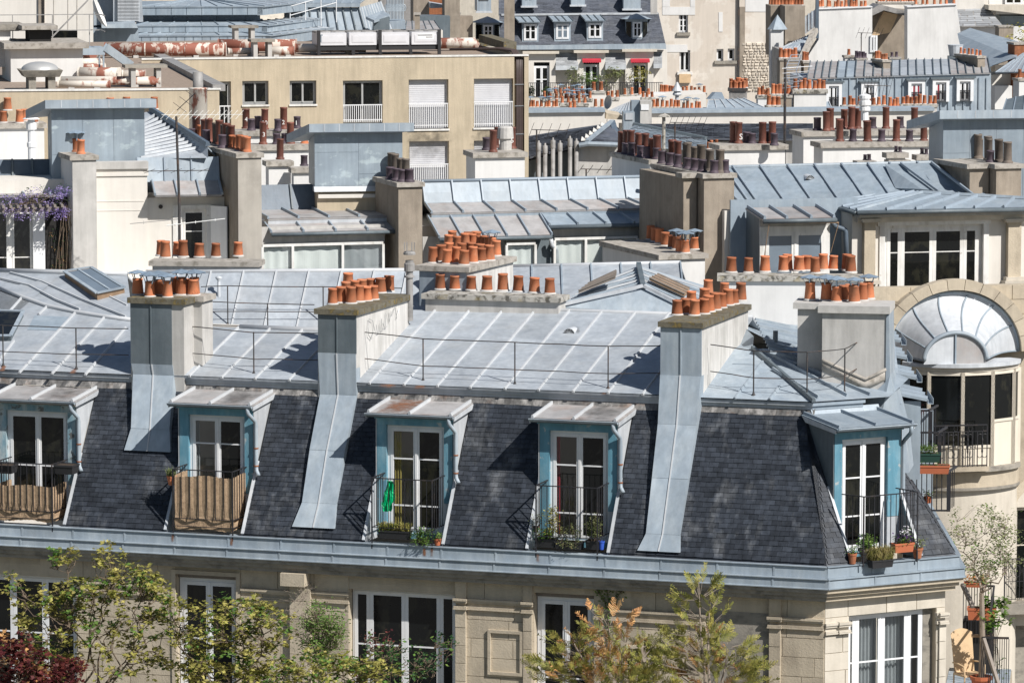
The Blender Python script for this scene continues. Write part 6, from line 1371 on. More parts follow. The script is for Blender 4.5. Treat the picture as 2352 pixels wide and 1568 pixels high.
for k in range(13):
 a0,a1=math.pi*k/13+.004,math.pi*(k+1)/13-.004;mb=MB();vs=[]
 for i in range(5):
  a=a0+(a1-a0)*i/4
  for r,y in((rA,.62),(rA,.95),(rB,.95),(rB,.62)):vs.append((xoO-math.cos(a)*r,y,math.sin(a)*zS*r/rA+.1))
 mb.add(vs,[(i*4+j,i*4+(j+1)%4,i*4+4+(j+1)%4,i*4+4+j) for i in range(4) for j in range(4)]+[(3,2,1,0),(16,17,18,19)]);part(RH,'arch_stone',mb,M_['stone'],FD)
zp=FD.y(('P',1150,95),.96).z
mb=MB();mb.box(-rB-2.2,rB+2,.96,1.3,-9,zp);part(RH,'parapet_wall',mb,M_['stone'],FD)
blocks(RH,FD,-rB-2,rB+2,zp-1.2,zp,.96,1.5,.45,'stone',(),.02,17)
zc0=0.0
def bowx(t):return FD.y(('P',t,700),-.9)
xbo=FD.y(('P',750,700),-.3).x;wbo=FD.y(('P',1195,700),-.3).x-xbo
def bow(t):return(xbo-wbo+2*wbo*t,-.95*math.sin(math.pi*min(1,max(0,t)))**.6-.02)
NS=28
def bow_strip(z0,z1,o,name,mat,t0=0,t1=1):
 mb=MB();vs=[]
 for i in range(NS+1):
  x,y=bow(t0+(t1-t0)*i/NS);vs+=[(x*(1+o*.05),y-o,z0),(x*(1+o*.05),y-o,z1),(x*.9,.2,z1),(x*.9,.2,z0)]
 mb.add(vs,[(i*4+j,i*4+4+j,i*4+4+(j+1)%4,i*4+(j+1)%4) for i in range(NS) for j in range(4)]+[(0,1,2,3),(NS*4+3,NS*4+2,NS*4+1,NS*4)]);return part(RH,name,mb,M_[mat],FD)
bow_strip(-.10,-.0,.12,'bow_cornice','zinc_white');bow_strip(-.22,-.102,.02,'bow_cornice','stone_pale')
zb_,zbb=FD.y(('P',700,1140),-.9).z,FD.y(('P',1000,1460),-.9).z
M_['cream_paint']=mk('cream_paint',(0.66,0.60,0.50),0.05,2,0.6,0.03)
ts=[0.0,.176,.432,.693,.911,.985]
posts=[bow(t) for t in ts]
for i in range(5):
 (xa,ya),(xb,yb)=posts[i],posts[i+1];low=zbb if i>=3 else zbb
 mb=MB();w=.09
 for(px_,py_) in((xa,ya),(xb,yb)):mb.box(px_-w/2-(.0 if px_==xa else .004),px_+w/2,py_-w/2,py_+w/2,zbb,-.223)
 d=Vector((xb-xa,yb-ya,0));mb.beam((xa,ya,-.32),(xb,yb,-.32),.06,.09);zsill=zb_ if i>=3 else FD.y(('P',700,1328),-.9).z
 mb.beam((xa,ya,zsill),(xb,yb,zsill),.06,.07);wfr=part(RH,'bow_window',mb,M_['cream_paint'],FD)
 m2=MB();m2 .slab([(xa,ya+.02,zsill),(xb,yb+.02,zsill),(xb,yb+.02,-.24),(xa,ya+.02,-.24)],(0,.01,0));part(wfr,'pane',m2,M_['glass'],FD)
 m2=MB();m2 .slab([(xa,ya+.0,zbb),(xb,yb+.0,zbb),(xb,yb+.0,zsill),(xa,ya+.0,zsill)],(0,.03,0));part(wfr,'bow_panel',m2,M_['cream_paint'],FD)
bow_strip(zbb-.12,zbb,.18,'bow_sill','stone_grey');bow_strip(zbb-.55,zbb-.122,.06,'bow_frieze','stone');bow_strip(zbb-.62,zbb-.55,.14,'bow_frieze','stone_grey');bow_strip(zbb-9,zbb-.622,.0,'bow_wall','stone_pale')
yb_=-1.28
xa,xb=FD.y(('P',490,1250),yb_).x,FD.y(('P',928,1250),yb_).x;zt_,zlo=FD.y(('P',700,1150),yb_).z,FD.y(('P',700,1470),yb_).z
mb=MB();mb.box(xa-1.0,xb,yb_-.02,yb_+.02,zt_-.035,zt_);mb.box(xa-1,xb,yb_-.012,yb_+.012,zt_-.2,zt_-.18);mb.box(xa-1,xb,yb_-.012,yb_+.012,zlo+.02,zlo+.05)
BR=part(RH,'balcony_railing',mb,M_['iron'],FD)
n=12
for i in range(n+1):
 x=xb-(xb-xa)*i/n;m2=MB();m2 .box(x-.011,x+.011,yb_-.011,yb_+.011,zlo,zt_-.2 if i else zt_-.04)
 if i%3==1:m2 .lathe((x,yb_,zt_-.8),[(.012,0),(.03,.08),(.018,.15),(.03,.22),(.018,.3),(.03,.38),(.012,.46)],6)
 part(BR,'railing_bar',m2,M_['iron'],FD)
 if i<n and i%3!=2:
  c=x-(xb-xa)/n*.5
  for r_,dz_,a_,n_ in((.07,zt_-.36,0,9),(.07,zlo+.34,math.pi,9))+(((.055,zt_-.11,0,17),) if i%3==0 else()):
   m2=MB();m2 .tube([(c+r_*math.cos(a_+math.pi*k/8),yb_,dz_+r_*1.4*math.sin(a_+math.pi*k/8)) for k in range(n_)],.009,5);part(BR,'railing_scroll',m2,M_['iron'],FD)
mb=MB();mb.box(xa-1.2,xb+.05,yb_-.05,-.3,zlo-.12,zlo);part(RH,'balcony_slab',mb,M_['stone'],FD)
# helpers for what stands further off
def pslab(par,name,F,pts,y,th,mat,label=None):
 q=[F.y(p,y) for p in pts];mb=MB();mb.slab(q,(0,th,0));return part(par,name,mb,M_[mat],F,label=label)
def pbox(par,name,F,pl,pr,ptop,pbot,y,th,mat):
 a,b=F.y(pl,y).x,F.y(pr,y).x;mb=MB();mb.box(a,b,y,y+th,F.y(pbot,y).z,F.y(ptop,y).z);return part(par,name,mb,M_[mat],F)
def proof(par,F,bl,br,tr,tl,y0,y1,n,mat,bat,**k):
 return zroof(par,'zinc_roof',F,F.y(bl,y0),F.y(br,y0),F.y(tr,y1),F.y(tl,y1),n,mat,bat,**k)
def potrow(host,F,p,q,n,z,kinds='s',y=None,sc=1.0,jit=.08,cowl=0.0):
 a,b=F.z(p,z),F.z(q,z)
 for i in range(n):
  t=(i+.5)/n;l=lerp(a,b,t);k=rnd.choice(kinds);s=sc*rnd.uniform(.8,1.25)
  o=place(host,{'s':'terracotta_pot','b':'brown_pot','v':'violet_pot','r':'terracotta_pot'}[k],POT[k],F,(l.x+rnd.uniform(-jit,jit),(l.y if y is None else y)+rnd.uniform(-jit,jit),z),rnd.uniform(0,6),(sc*.62,sc*.62,s*.76))
  if cowl and rnd.random()<cowl:place(host,'chimney_cowl',COWL,F,(l.x,l.y,z+.42*s+.03),rnd.uniform(0,1),sc)
def fstack(bld,d,deg,pl,pr,dep,zd,mat,cap='cap_pale',ch=.12,over=.06,n=0,kinds='s',rows=1,sc=1.0,cowl=0.0):
 F=Frame(pl,d,deg);r=F.y(pr,0);p=stack(bld,F,over,r.x-over,over,dep-over,-zd,0,mat,cap,over,ch)
 for k in range(rows):
  for i in range(n):
   x=over+(r.x-2*over)*(i+.5)/n;kd=rnd.choice(kinds);s=sc*rnd.uniform(.85,1.2)
   place(p,{'s':'terracotta_pot','b':'brown_pot','v':'violet_pot','r':'terracotta_pot'}[kd],POT[kd],F,(x+rnd.uniform(-.05,.05),dep*(k+.5)/rows,0),0,(sc*.62,sc*.62,s*.76))
   if rnd.random()<cowl:place(p,'chimney_cowl',COWL,F,(x,dep*(k+.5)/rows,.32*s+.03),rnd.uniform(0,1),sc*.75)
 return p,F,r.x
# white stacks just behind the second row
FM=Frame(('C',1000,1110),140.0,-12)
MH=thing('stack_house','white party walls crowded with tall brown chimney pots, behind the second row','building',FM)
def ps(d,pl,pr,dep,zd,lst,mat='plaster_white',cap='cap_pale',deg=-12,cowl=(),host=MH):
 F=Frame(pl,d,deg);r=F.y(pr,0);p=stack(host,F,.09,r.x-.09,.09,dep-.09,-zd,0,mat,cap,.09,.16);pots(p,F,lst,0,'b',cowl);return p,F,r.x
LQ=lambda c,s:[(c,*q) for q in s]
ps(141,('K',-80,240),('K',402,240),1.4,6,LQ('K',((30,226,'t'),(168,230,'t'),(210,215,'t'),(293,228,'t'))))
ps(143.5,('K',-80,118),('K',1345,118),.8,6,LQ('K',((5,105,'t'),(65,122,'t'),(152,112,'t'),(312,110,'t'),(447,112,'t'),(568,105,'t'),(692,110,'t'),(818,108,'t'),(942,112,'t'),(1080,110,'t'),(1195,105,'t'),(1315,112,'t'))))
F=Frame(('K',270,530),139.5,0);mb=MB();mb.lathe((0,0,-1),[(.12,0),(.12,1.35),(.15,1.36),(.15,1.5),(.12,1.52),(.12,1.9),(.17,1.92),(.17,2.15),(.12,2.17),(.1,2.25),(.28,2.25),(.02,2.42)],12);part(MH,'vent_pipe',mb,M_['white_paint'],F,smooth=False)
p_,F_,_=ps(139,('L',700,270),('L',1430,285),1.2,6,LQ('L',((870,245,'b'),(915,262,'v'),(975,245,'v'),(1028,252,'b'),(1140,264,'v'),(1190,248,'b'),(1305,242,'v'))))
for tx,p in(('4',('L',872,165)),('12',('L',916,218)),('10',('L',1140,215)),('2',('L',1188,190)),('1',('L',1298,195)),('10',('L',1028,195))):
 l=F_.y(p,F_.z((p[0],p[1],255),0).y-.14);numbers(p_,F_,tx,(l.x,l.y+.13),l.z-.07,.2)
p_,F_,_=ps(137,('L',880,392),('L',1500,400),1.2,7,LQ('L',((1015,378,'b'),(1130,376,'v'),(1200,372,'v'),(1250,374,'b'),(1370,372,'r'))))
l=F_.y(('L',1012,290),.5);numbers(p_,F_,'3',(l.x,.4),l.z-.07,.2)
ps(135,('L',1042,525),('L',1280,525),.8,5,LQ('L',((1160,506,'b'),)))
ps(134.5,('L',1255,580),('L',1440,580),.6,5,LQ('L',((1365,562,'k'),)))
p_,F_,_=ps(135.5,('B',898,1035),('B',1272,1022),1.6,5,LQ('B',((1035,1028,'b'),(1100,1010,'v'),(1162,1004,'b'),(990,1015,'v'),(1060,1000,'b'))))
l=F_.y(('B',1162,950),.5);numbers(p_,F_,'5',(l.x,.58),l.z-.07,.22);l=F_.y(('B',1075,960),.5);numbers(p_,F_,'1',(l.x,.58),l.z-.07,.18)
F=Frame(('B',1118,940),137,0);mb=MB();mb.lathe((0,0,-.6),[(.2,0),(.2,.6),(.26,.62),(.24,.95),(.2,1.0),(0,1.0)],14);part(MH,'roof_ventilator',mb,M_['mortar'],F)
p_,F_,_=ps(136.5,('C',268,985),('C',735,998),1.4,5,LQ('C',((360,966,'b'),(395,970,'b'),(450,966,'v'),(487,970,'v'),(557,970,'b'),(592,966,'v'),(624,970,'b'),(637,984,'v'))))
l=F_.y(('C',408,925),.3);numbers(p_,F_,'S',(l.x,.35),l.z-.08,.26)
ps(139,('C',822,892),('C',1700,880),1.5,5,LQ('C',((928,882,'v'),(990,886,'b'),(1015,880,'b'),(1075,876,'v'),(1110,870,'b'),(1158,876,'b'),(1200,870,'b'),(1302,868,'v'),(1392,870,'b'),(1490,866,'v'),(1585,866,'b'))))
ps(136.5,('C',952,968),('C',1720,965),1.2,5,LQ('C',((1080,956,'b'),(1168,956,'v'),(1268,956,'b'),(1362,956,'v'),(1462,954,'b'),(1550,956,'v'),(1648,952,'b'))))
F=Frame(('C',1248,815),138.6,0);mb=MB();mb.lathe((0,0,0),[(.12,0),(.12,.3),(.18,.32),(.18,.42),(.13,.44),(.2,.5),(.2,.62),(.14,.64),(.19,.7),(.19,.8),(.05,.85),(0,.85)],12);part(MH,'vent_pipe',mb,M_['white_paint'],F)
for x0_,x1_,y in((1398,1548,1035),(1410,1560,1085),(1600,1700,1050),(1198,1330,1090)):ps(131.5,('C',x0_,y),('C',x1_,y),.5,3,LQ('C',(((x0_+x1_)/2-14,y-8,'k',.5),((x0_+x1_)/2+14,y-6,'k',.5))) if y>1040 or x0_<1400 else[])
mb=MB();mb.box(FM.x0 if hasattr(FM,'x0') else-30,22,2.0,6,-26,-1.2);part(MH,'house_wall',mb,M_['plaster_white'],FM)
# beige rendered block with gravel roof
F3=Frame(('T',1150,930),165.0,-12.0)
MO=thing('beige_block','beige rendered modern block with roller shutters and a gravel roof full of ducts','building',F3)
def m(p,y=0):return F3 .y(p,y)
X0,X1=m(('R',1600,660)).x,m(('B',1275,380)).x
zt0=m(('T',1150,930)).z;ZR=zt0-.12
def rz(p):return F3 .z(p,ZR)
hs=[]
def mh(pl,pr,pt,pb):h_=(m(pl).x,m(pr).x,m(pb).z,m(pt).z);hs.append(h_);return h_
gd=mh(('A',1410,700),('A',1562,700),('A',1480,552),('A',1480,900));wa=mh(('A',1638,600),('A',1815,600),('A',1720,548),('A',1720,708));wb=mh(('A',1958,600),('A',2138,600),('A',2050,546),('A',2050,705))
wc=mh(('B',20,600),('B',288,600),('B',150,545),('B',150,835));s1=mh(('B',464,600),('B',733,600),('B',600,538),('B',600,872));s2=mh(('B',905,600),('B',1172,600),('B',1040,532),('B',1040,862))
s3=mh(('B',468,1000),('B',736,1000),('B',600,955),('B',600,1290));s4=mh(('B',905,1000),('B',1172,1000),('B',1040,950),('B',1040,1280))
wd=mh(('A',1700,1000),('A',1990,1000),('A',1800,945),('A',1800,1200))
xp0,xp1=m(('B',1178,600)).x,m(('B',1246,600)).x
mb=MB();wall_mb(mb,X0,xp0,-26,zt0,0,hs,.28);mb.poly((xp0,0,-26),(xp0,.25,-26),(xp0,.25,zt0),(xp0,0,zt0));wall_mb(mb,xp0,xp1,-26,zt0,.25);mb.box(xp1,X1,0,14,-26,zt0);MOW=part(MO,'rendered_wall',mb,M_['render_beige'],F3)
mb=MB();mb.box(X0,X1,-.03,.22,zt0,zt0+.06);part(MO,'parapet_coping',mb,M_['white_worn'],F3)
for h_ in(wa,wb,wc):window(MO,F3,*h_,.16,2,(),mat='alu',fr=.06,st=.04)
window(MO,F3,*gd,.16,1,(),mat='alu',fr=.07,st=.05);window(MO,F3,*wd,.16,2,(),mat='alu',fr=.07,st=.05)
for h_ in(wa,wb,s1,s2,s3,s4):mb=MB();mb.box(h_[0]-.03,h_[1]+.03,-.05,.28,h_[2]-.07,h_[2]);part(MO,'window_sill',mb,M_['white_worn'],F3)
for h_ in(s1,s2,s3,s4):
 n=26;hh=(h_[3]-h_[2])/n;mb=MB();mb.box(h_[0]+.02,h_[1]-.02,.20,.26,h_[2],h_[3]);sh=part(MO,'roller_shutter',mb,M_['white_gloss'],F3)
 for i in range(n):m2=MB();m2 .box(h_[0]+.05,h_[1]-.05,.185,.2,h_[2]+hh*i+.012,h_[2]+hh*(i+1));part(sh,'shutter_slat',m2,M_['white_gloss'],F3)
def mrail(h_,ztop,n=19):
 mb=MB();mb.box(h_[0],h_[1],.02,.06,ztop-.04,ztop);mb.box(h_[0],h_[1],.025,.055,h_[2]+.12,h_[2]+.15);p=part(MO,'window_railing',mb,M_['white_paint'],F3)
 bars(p,F3,[(h_[0]+(h_[1]-h_[0])*(i+.5)/n,.04) for i in range(n)],h_[2]+.05,ztop-.02,.013,'white_paint')
for h_,py in((wc,705),(s1,702),(s2,695),(s3,1112),(s4,1105)):mrail(h_,m(('B',300,py),.04).z)
mrail(gd,m(('A',1480,715),.04).z,5)
for i in range(4):
 x=xp0+.12+(xp1-xp0-.2)*i/3;c=rz(('T',1000+20*i,830));mb=MB();mb.tube([(c.x-1,1.6,ZR+.32),(x-.5,1.2,ZR+.36),(x-.1,.6,ZR+.3),(x,.12,ZR-.05),(x,.1,ZR-.6),(x,.1,-20)],.05,7);part(MO,'drain_pipe',mb,mk('pipe_brown%d'%i,(.075,.055,.05),.2,3,.5) if i==0 else bpy.data.materials['pipe_brown0'],F3,smooth=True)
for zp_ in(575,910,720):m2=MB();m2 .box(xp0+.02,xp1-.02,.03,.07,m(('B',1200,zp_)).z,m(('B',1200,zp_)).z+.03);part(MO,'pipe_bracket',m2,M_['steel'],F3)
wl,wr=rz(('R',-120,1028)),rz(('A',1482,612));wy=.5*(wl.y+wr.y)
FW=Frame(world=F3 .wor((wr.x,wr.y,0)),deg=-8);a=FW.y(('R',-200,1030),0)
zw=0.5*(FW.y(('A',1480,612),0).z+FW.y(('R',0,1028),0).z)
mb=MB();mb.box(a.x-2,0,0,.3,-26,zw);part(MO,'rendered_wall',mb,M_['render_beige'],FW)
mb=MB();mb.box(a.x-2,.05,-.03,.33,zw,zw+.05);part(MO,'parapet_coping',mb,M_['white_worn'],FW)
c0,c1=rz(('R',1800,662)),F3 .loc(FW.wor((0,.1,zw)));mb=MB();mb.beam(c1+Vector((0,0,-.05)),c0+Vector((0,0,-.05)),.42,.22);part(MO,'sloping_coping',mb,M_['steel_grey'],F3)
mb=MB();mb.slab([c1+Vector((-.05,0,-.06)),c0+Vector((-.05,0,-.06)),c0+Vector((-.05,0,-24)),c1+Vector((-.05,0,-24))],(-.2,0,0));part(MO,'rendered_wall',mb,M_['render_beige'],F3)
wlc=F3 .loc(FW.wor((a.x-2,.2,zw)))
mb=MB();mb.poly((c1 .x,c1 .y,ZR),(c0 .x,c0 .y,ZR),(X0,.2,ZR),(X1,.2,ZR),*[tuple(rz(p)) for p in(('T',1900,800),('T',1100,760),('S',1300,470),('S',300,458),('R',900,480),('R',-200,490))],(wlc.x,wlc.y,ZR));part(MO,'gravel_roof',mb,M_['gravel'],F3)
def duct(label,pts,r,mat,elbows=(),up=None):
 q=[rz(p[:3])+Vector((0,0,p[3] if len(p)>3 else r+.06)) for p in pts];mb=MB();mb.tube(q,r,14);t=solo('ventilation_duct',label,'duct',mb,M_[mat],F3,smooth=True,group='ducts on the gravel roof');
 n=max(1,int((q[-1]-q[0]).length/1.3))
 for i in range(n+1):
  for k in range(len(q)-1):
   c=lerp(q[k],q[k+1],i/n);d=(q[k+1]-q[k]).normalized();m2=MB();m2 .tube([c-d*.025,c+d*.025],r*1.06,14);part(t,'duct_joint',m2,M_['pipe_rusty' if mat!='white_paint' else mat],F3)
 for k in range(2):
  c=lerp(q[0],q[1],.25+.5*k);m2=MB();m2 .box(c.x-.1,c.x+.1,c.y-r*.8,c.y+r*.8,ZR+.001,c.z-r*.85);part(t,'duct_support',m2,M_['plaster_grey'],F3)
 return t
duct('long fat duct streaked with rust at the back edge of the gravel roof',[('R',1190,655),('S',380,655)],.26,'pipe_very_rusty')
duct('rust streaked duct behind two concrete vents, right of the long fat one',[('S',300,600),('S',1180,600)],.24,'pipe_very_rusty')
duct('thinner rusty duct passing under the white cooling units',[('S',1170,612),('S',1960,610)],.17,'pipe_rusty')
duct('white duct with a short run between two concrete vents',[('S',410,640),('S',740,635)],.13,'pipe_rusty');duct('white rounded duct end right of the concrete vents',[('S',880,645),('S',1150,645)],.17,'pipe_rusty')
for i,(lab,a_,b_,r) in enumerate((('short white duct beside the white penthouse, furthest of its bundle',('R',900,680),('R',1050,690),.17),('white duct elbow by the white penthouse, second from the back',('R',880,790),('R',1120,780),.17),('white duct by the penthouse with a turned up end',('R',880,840),('R',1180,835),.16),('wide white duct with rust spots by the foot of the penthouse',('R',900,925),('R',1350,930),.22),('long white duct in front of the penthouse, reaching the far concrete support',('R',680,985),('R',1810,985),.15),('rust spotted low white duct nearest the parapet',('R',660,1015),('R',1240,1015),.12),('pale duct under the flat concrete vent on the gravel',('R',1390,925),('R',1640,925),.17))):duct(lab,[a_,b_],r,'pipe_rusty')
def concrete_vent(label,pl,pr,pf,h_,w=.9,mat='stone_grey'):
 a_,b_=rz(pl),rz(pr);t=thing('concrete_vent',label,'vent',F3,group='flat topped vents on the gravel roof');WM[t.name]=F3 .M.copy();t.matrix_world=F3 .M.copy()@Matrix.Translation((0,0,0))
 mb=MB();mb.box(a_.x,b_.x,a_.y-w/2,a_.y+w/2,ZR+h_-.1,ZR+h_);part(t,'vent_slab',mb,M_[mat],F3)
 for x in(lerp(a_,b_,.2).x,lerp(a_,b_,.8).x):m2=MB();m2 .box(x-.08,x+.08,a_.y-w*.4,a_.y+w*.4,ZR,ZR+h_-.102);part(t,'vent_leg',m2,M_['plaster_grey'],F3)
 return t
concrete_vent('flat concrete vent slab on two legs on the open gravel',('R',1400,985),('R',1890,985),0,.75);concrete_vent('concrete vent on legs in front of the rusty ducts',('S',650,645),('S',930,645),0,.68);concrete_vent('small concrete vent standing behind the rusty ducts',('S',430,560),('S',745,560),0,.95)
a_,b_=rz(('R',215,1020)),rz(('R',700,1020));t=thing('domed_rooflight','domed grey rooflight on short legs in front of the white penthouse','rooflight',F3);WM[t.name]=F3 .M.copy();t.matrix_world=F3 .M
mb=MB();mb.hexa([(a_.x+.15,a_.y-.6,ZR+.45),(b_.x-.1,a_.y-.6,ZR+.45),(b_.x-.1,a_.y+.6,ZR+.45),(a_.x+.15,a_.y+.6,ZR+.45)],[(a_.x,a_.y-.75,ZR+.68),(b_.x,a_.y-.75,ZR+.68),(b_.x,a_.y+.75,ZR+.68),(a_.x,a_.y+.75,ZR+.68)]);part(t,'rooflight_curb',mb,M_['stone_grey'],F3)
mb=MB();mb.lathe(((a_.x+b_.x)/2,a_.y,ZR+.68),[(.62*math.cos(q*math.pi/12),.26*math.sin(q*math.pi/12)) for q in range(7)],20);part(t,'dome',mb,M_['alu'],F3,smooth=True)
for x in(a_.x+.4,b_.x-.35):m2=MB();m2 .box(x-.12,x+.12,a_.y-.5,a_.y+.5,ZR,ZR+.45);part(t,'rooflight_leg',m2,M_['stone_grey'],F3)
FP=Frame(('R',125,1010),149.5,-12);a_=FP.y(('R',940,900),0);ztp=FP.y(('R',500,550),0).z
mb=MB();mb.box(0,a_.x,0,3.2,-1,ztp);part(MO,'penthouse',mb,M_['plaster_white'],FP)
mb=MB();mb.box(-.25,a_.x+.18,-.3,3.6,ztp,ztp+.2);part(MO,'penthouse_roof',mb,M_['cap_pale'],FP)
mb=MB();mb.box(.75,a_.x-1.0,.8,2.4,ztp+.2,ztp+.62);part(MO,'penthouse_vent',mb,M_['dark'],FP);mb=MB();mb.box(.45,a_.x-.8,.5,2.7,ztp+.62,ztp+.76);part(MO,'vent_slab',mb,M_['cap_pale'],FP)
pslab(MO,'penthouse',FP,[('R',-150,760),('R',120,760),('R',120,340),('R',-150,340)],2.0,2,'plaster_white');pslab(MO,'penthouse_roof',FP,[('R',-150,345),('R',290,345),('R',290,280),('R',-150,280)],1.8,2.4,'stone_grey')
FSt=Frame(('R',1150,780),152.5,-12);t=thing('steel_stair','grey blue steel stair with a railed platform beside the penthouse','stair',FSt,base=FSt.O.z);WM[t.name]=FSt.M.copy();zpl=FSt.y(('R',1050,540),0).z
mb=MB();mb.box(-.9,.1,-.2,1.2,zpl-.25,zpl);part(t,'platform',mb,M_['zinc_front'],FSt)
for s in(-.2,.5):m2=MB();m2 .beam((.05,s,zpl-.1),(.95,s,0),.06,.28);part(t,'stringer',m2,M_['zinc_front'],FSt)
for i in range(8):c=lerp((.1,.15,zpl-.1),(.95,.15,.08),i/8);m2=MB();m2 .box(c.x-.1,c.x+.1,-.17,.47,c.z,c.z+.03);part(t,'step',m2,M_['zinc_blue'],FSt)
for x,y in((-.85,-.15),(.05,-.15),(-.85,1.1),(.05,1.1)):m2=MB();m2 .box(x-.03,x+.03,y-.03,y+.03,0 if x>0 else .3,zpl-.251);part(t,'stair_leg',m2,M_['zinc_front'],FSt)
m2=MB()
for z in(.55,1.1):m2 .beam((-4.5,1.15,zpl+z),(.1,1.15,zpl+z),.03,.03);m2 .beam((.1,1.15,zpl+z),(.1,-.2,zpl+z),.03,.03)
for x in(-4.4,-3,-1.6,-.3):m2 .box(x,x+.03,1.13,1.16,zpl-.3,zpl+1.1)
m2 .beam((-1.6,1.15,zpl+.3),(-.3,1.15,zpl+1.6),.05,.05);part(t,'handrail',m2,M_['steel_grey'],FSt)
FAc=Frame(('S',1420,640),168.5,-12);ub=.42
ulab=('leftmost white cooling unit with a pale blue strip, on the black frame','white cooling unit second from the left on the black frame','plain white cooling unit third from the left on the black frame','rightmost white cooling unit, with a printed white sticker')
us_=[(('S',1432,400),('S',1755,400)),(('S',1778,400),('S',2095,400)),(('S',2135,400),('T',425,600)),(('T',452,600),('T',925,600))]
for i,(pl,pr) in enumerate(us_):
 xa,xb=FAc.y(pl,0).x,FAc.y(pr,0).x;t=thing('cooling_unit',ulab[i],'cooling unit',F3,world=None,group='white cooling units on the roof');Wc=Frame(world=FAc.wor((xa,0,ub)),deg=-12);t.matrix_world=Wc.M;WM[t.name]=Wc.M.copy();w=xb-xa-.03;hh=.48
 mb=MB();mb.box(0,w,0,1.6,0,hh);part(t,'casing',mb,M_['white_gloss'],Wc)
 for fx_ in(.27,.73):m2=MB();m2 .lathe((w*fx_,.8,hh),[(.42,-.01),(.42,.05),(.38,.06),(.38,.02),(.05,.03),(0,.06)],18);part(t,'fan_cowl',m2,M_['steel_grey'],Wc)
 m2=MB();m2 .box(w*.1,w*.9,-.012,0,.1,.38);m2 .box(w*.13,w*.87,-.016,-.012,.13,.35);part(t,'access_panel',m2,M_['white_gloss'],Wc)
 if i==0:m2=MB();m2 .box(.06,.16,-.008,0,.12,.42);part(t,'blue_strip',m2,M_['glass_sky'],Wc)
 if i==3:
  m2=MB();m2 .box(w*.2,w*.78,-.02,-.017,.2,.42);st=part(t,'sticker',m2,M_['white_paint'],Wc)
  m2=MB();
  for k in range(14):x=w*(.22+.037*k);m2 .box(x,x+w*.026,-.0235,-.0205,.345,.385)
  for k in range(7):x=w*(.5+.035*k);m2 .box(x,x+w*.024,-.0235,-.0205,.27,.30)
  o=part(t,'sticker_print',m2,M_['ink'],Wc,kind='stuff')
t=thing('unit_frame','black steel frame carrying the row of white cooling units','frame',FAc,base=FAc.O.z);WM[t.name]=FAc.M.copy()
xa,xb=FAc.y(('S',1432,400),0).x,FAc.y(('T',930,600),0).x
for y in(0.05,1.5):m2=MB();m2 .box(xa,xb,y,y+.12,ub-.2,ub-.002);part(t,'frame_rail',m2,M_['plastic_black'],FAc)
for f in(0,.28,.5,.75,.985):x=xa+(xb-xa)*f;m2=MB();m2 .box(x-.06,x+.06,-.07,.045,-.3,1.0 if f in(0,.5,.985) else ub-.2);part(t,'frame_post',m2,M_['plastic_black'],FAc)
pbox(MO,'roof_parapet',F3,('T',1100,700),('T',1740,700),('T',1400,650),('T',1400,760),12,.4,'cap_moss');
c0,c1=F3 .d(('T',1650,690),174),F3 .d(('T',2060,815),168);mb=MB();mb.beam(c0,c1,.5,.3);part(MO,'roof_parapet',mb,M_['cap_moss'],F3)
c=rz(('T',1260,870));mb=MB();mb.tube([(c.x-.8,c.y+2,ZR+.3),(c.x+.9,c.y+2,ZR+.3),(c.x+1.1,c.y+2,ZR)],.22,12);solo('ventilation_duct','short rust spotted duct end right of the cooling units','duct',mb,M_['pipe_rusty'],F3,smooth=True,group='ducts on the gravel roof')
FFl=Frame(('A',1340,760),142.5,0);mb=MB();mb.lathe((0,0,-2),[(.3,0),(.3,2.75),(.32,2.76),(.32,2.8),(.2,2.82)],16);ft=thing('roof_flue','rust stained pipe flue with a steel top in front of the beige wing','flue',FFl,base=FFl.O.z);WM[ft.name]=FFl.M.copy();part(ft,'pipe',mb,M_['wicker_pale' if 0 else 'pipe_rusty'],FFl,smooth=True);mb=MB();mb.lathe((0,0,.8),[(.17,0),(.17,.52),(.15,.52),(.15,.3),(0,.3)],14);part(ft,'steel_top',mb,M_['steel_grey'],FFl,smooth=True)
# slate hipped house and long parapets, right of the beige block
FV=Frame(('V',700,735),172.0,-6)
VH=thing('hipped_house','grey house with a slate hip roof and steel flues, right of the beige block','building',FV)
a_=[FV.y(('V',590,690),0),FV.y(('V',890,690),0)];pk=FV.y(('V',825,500),3.5)
pslab(VH,'house_wall',FV,[('V',490,1200),('V',900,1200),('V',900,722),('V',490,722)],.15,6,'plaster_grey')
pslab(VH,'house_wall',FV,[('V',-40,1200),('V',492,1200),('V',492,750),('V',-40,880)],.8,6,'zinc_dark')
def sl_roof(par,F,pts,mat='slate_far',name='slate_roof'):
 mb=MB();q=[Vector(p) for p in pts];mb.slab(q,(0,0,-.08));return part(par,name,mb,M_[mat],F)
hipf=[FV.y(('V',575,695),-.2),FV.y(('V',900,700),-.2),FV.y(('V',900,560),3.0),pk];s_=sl_roof(VH,FV,hipf)
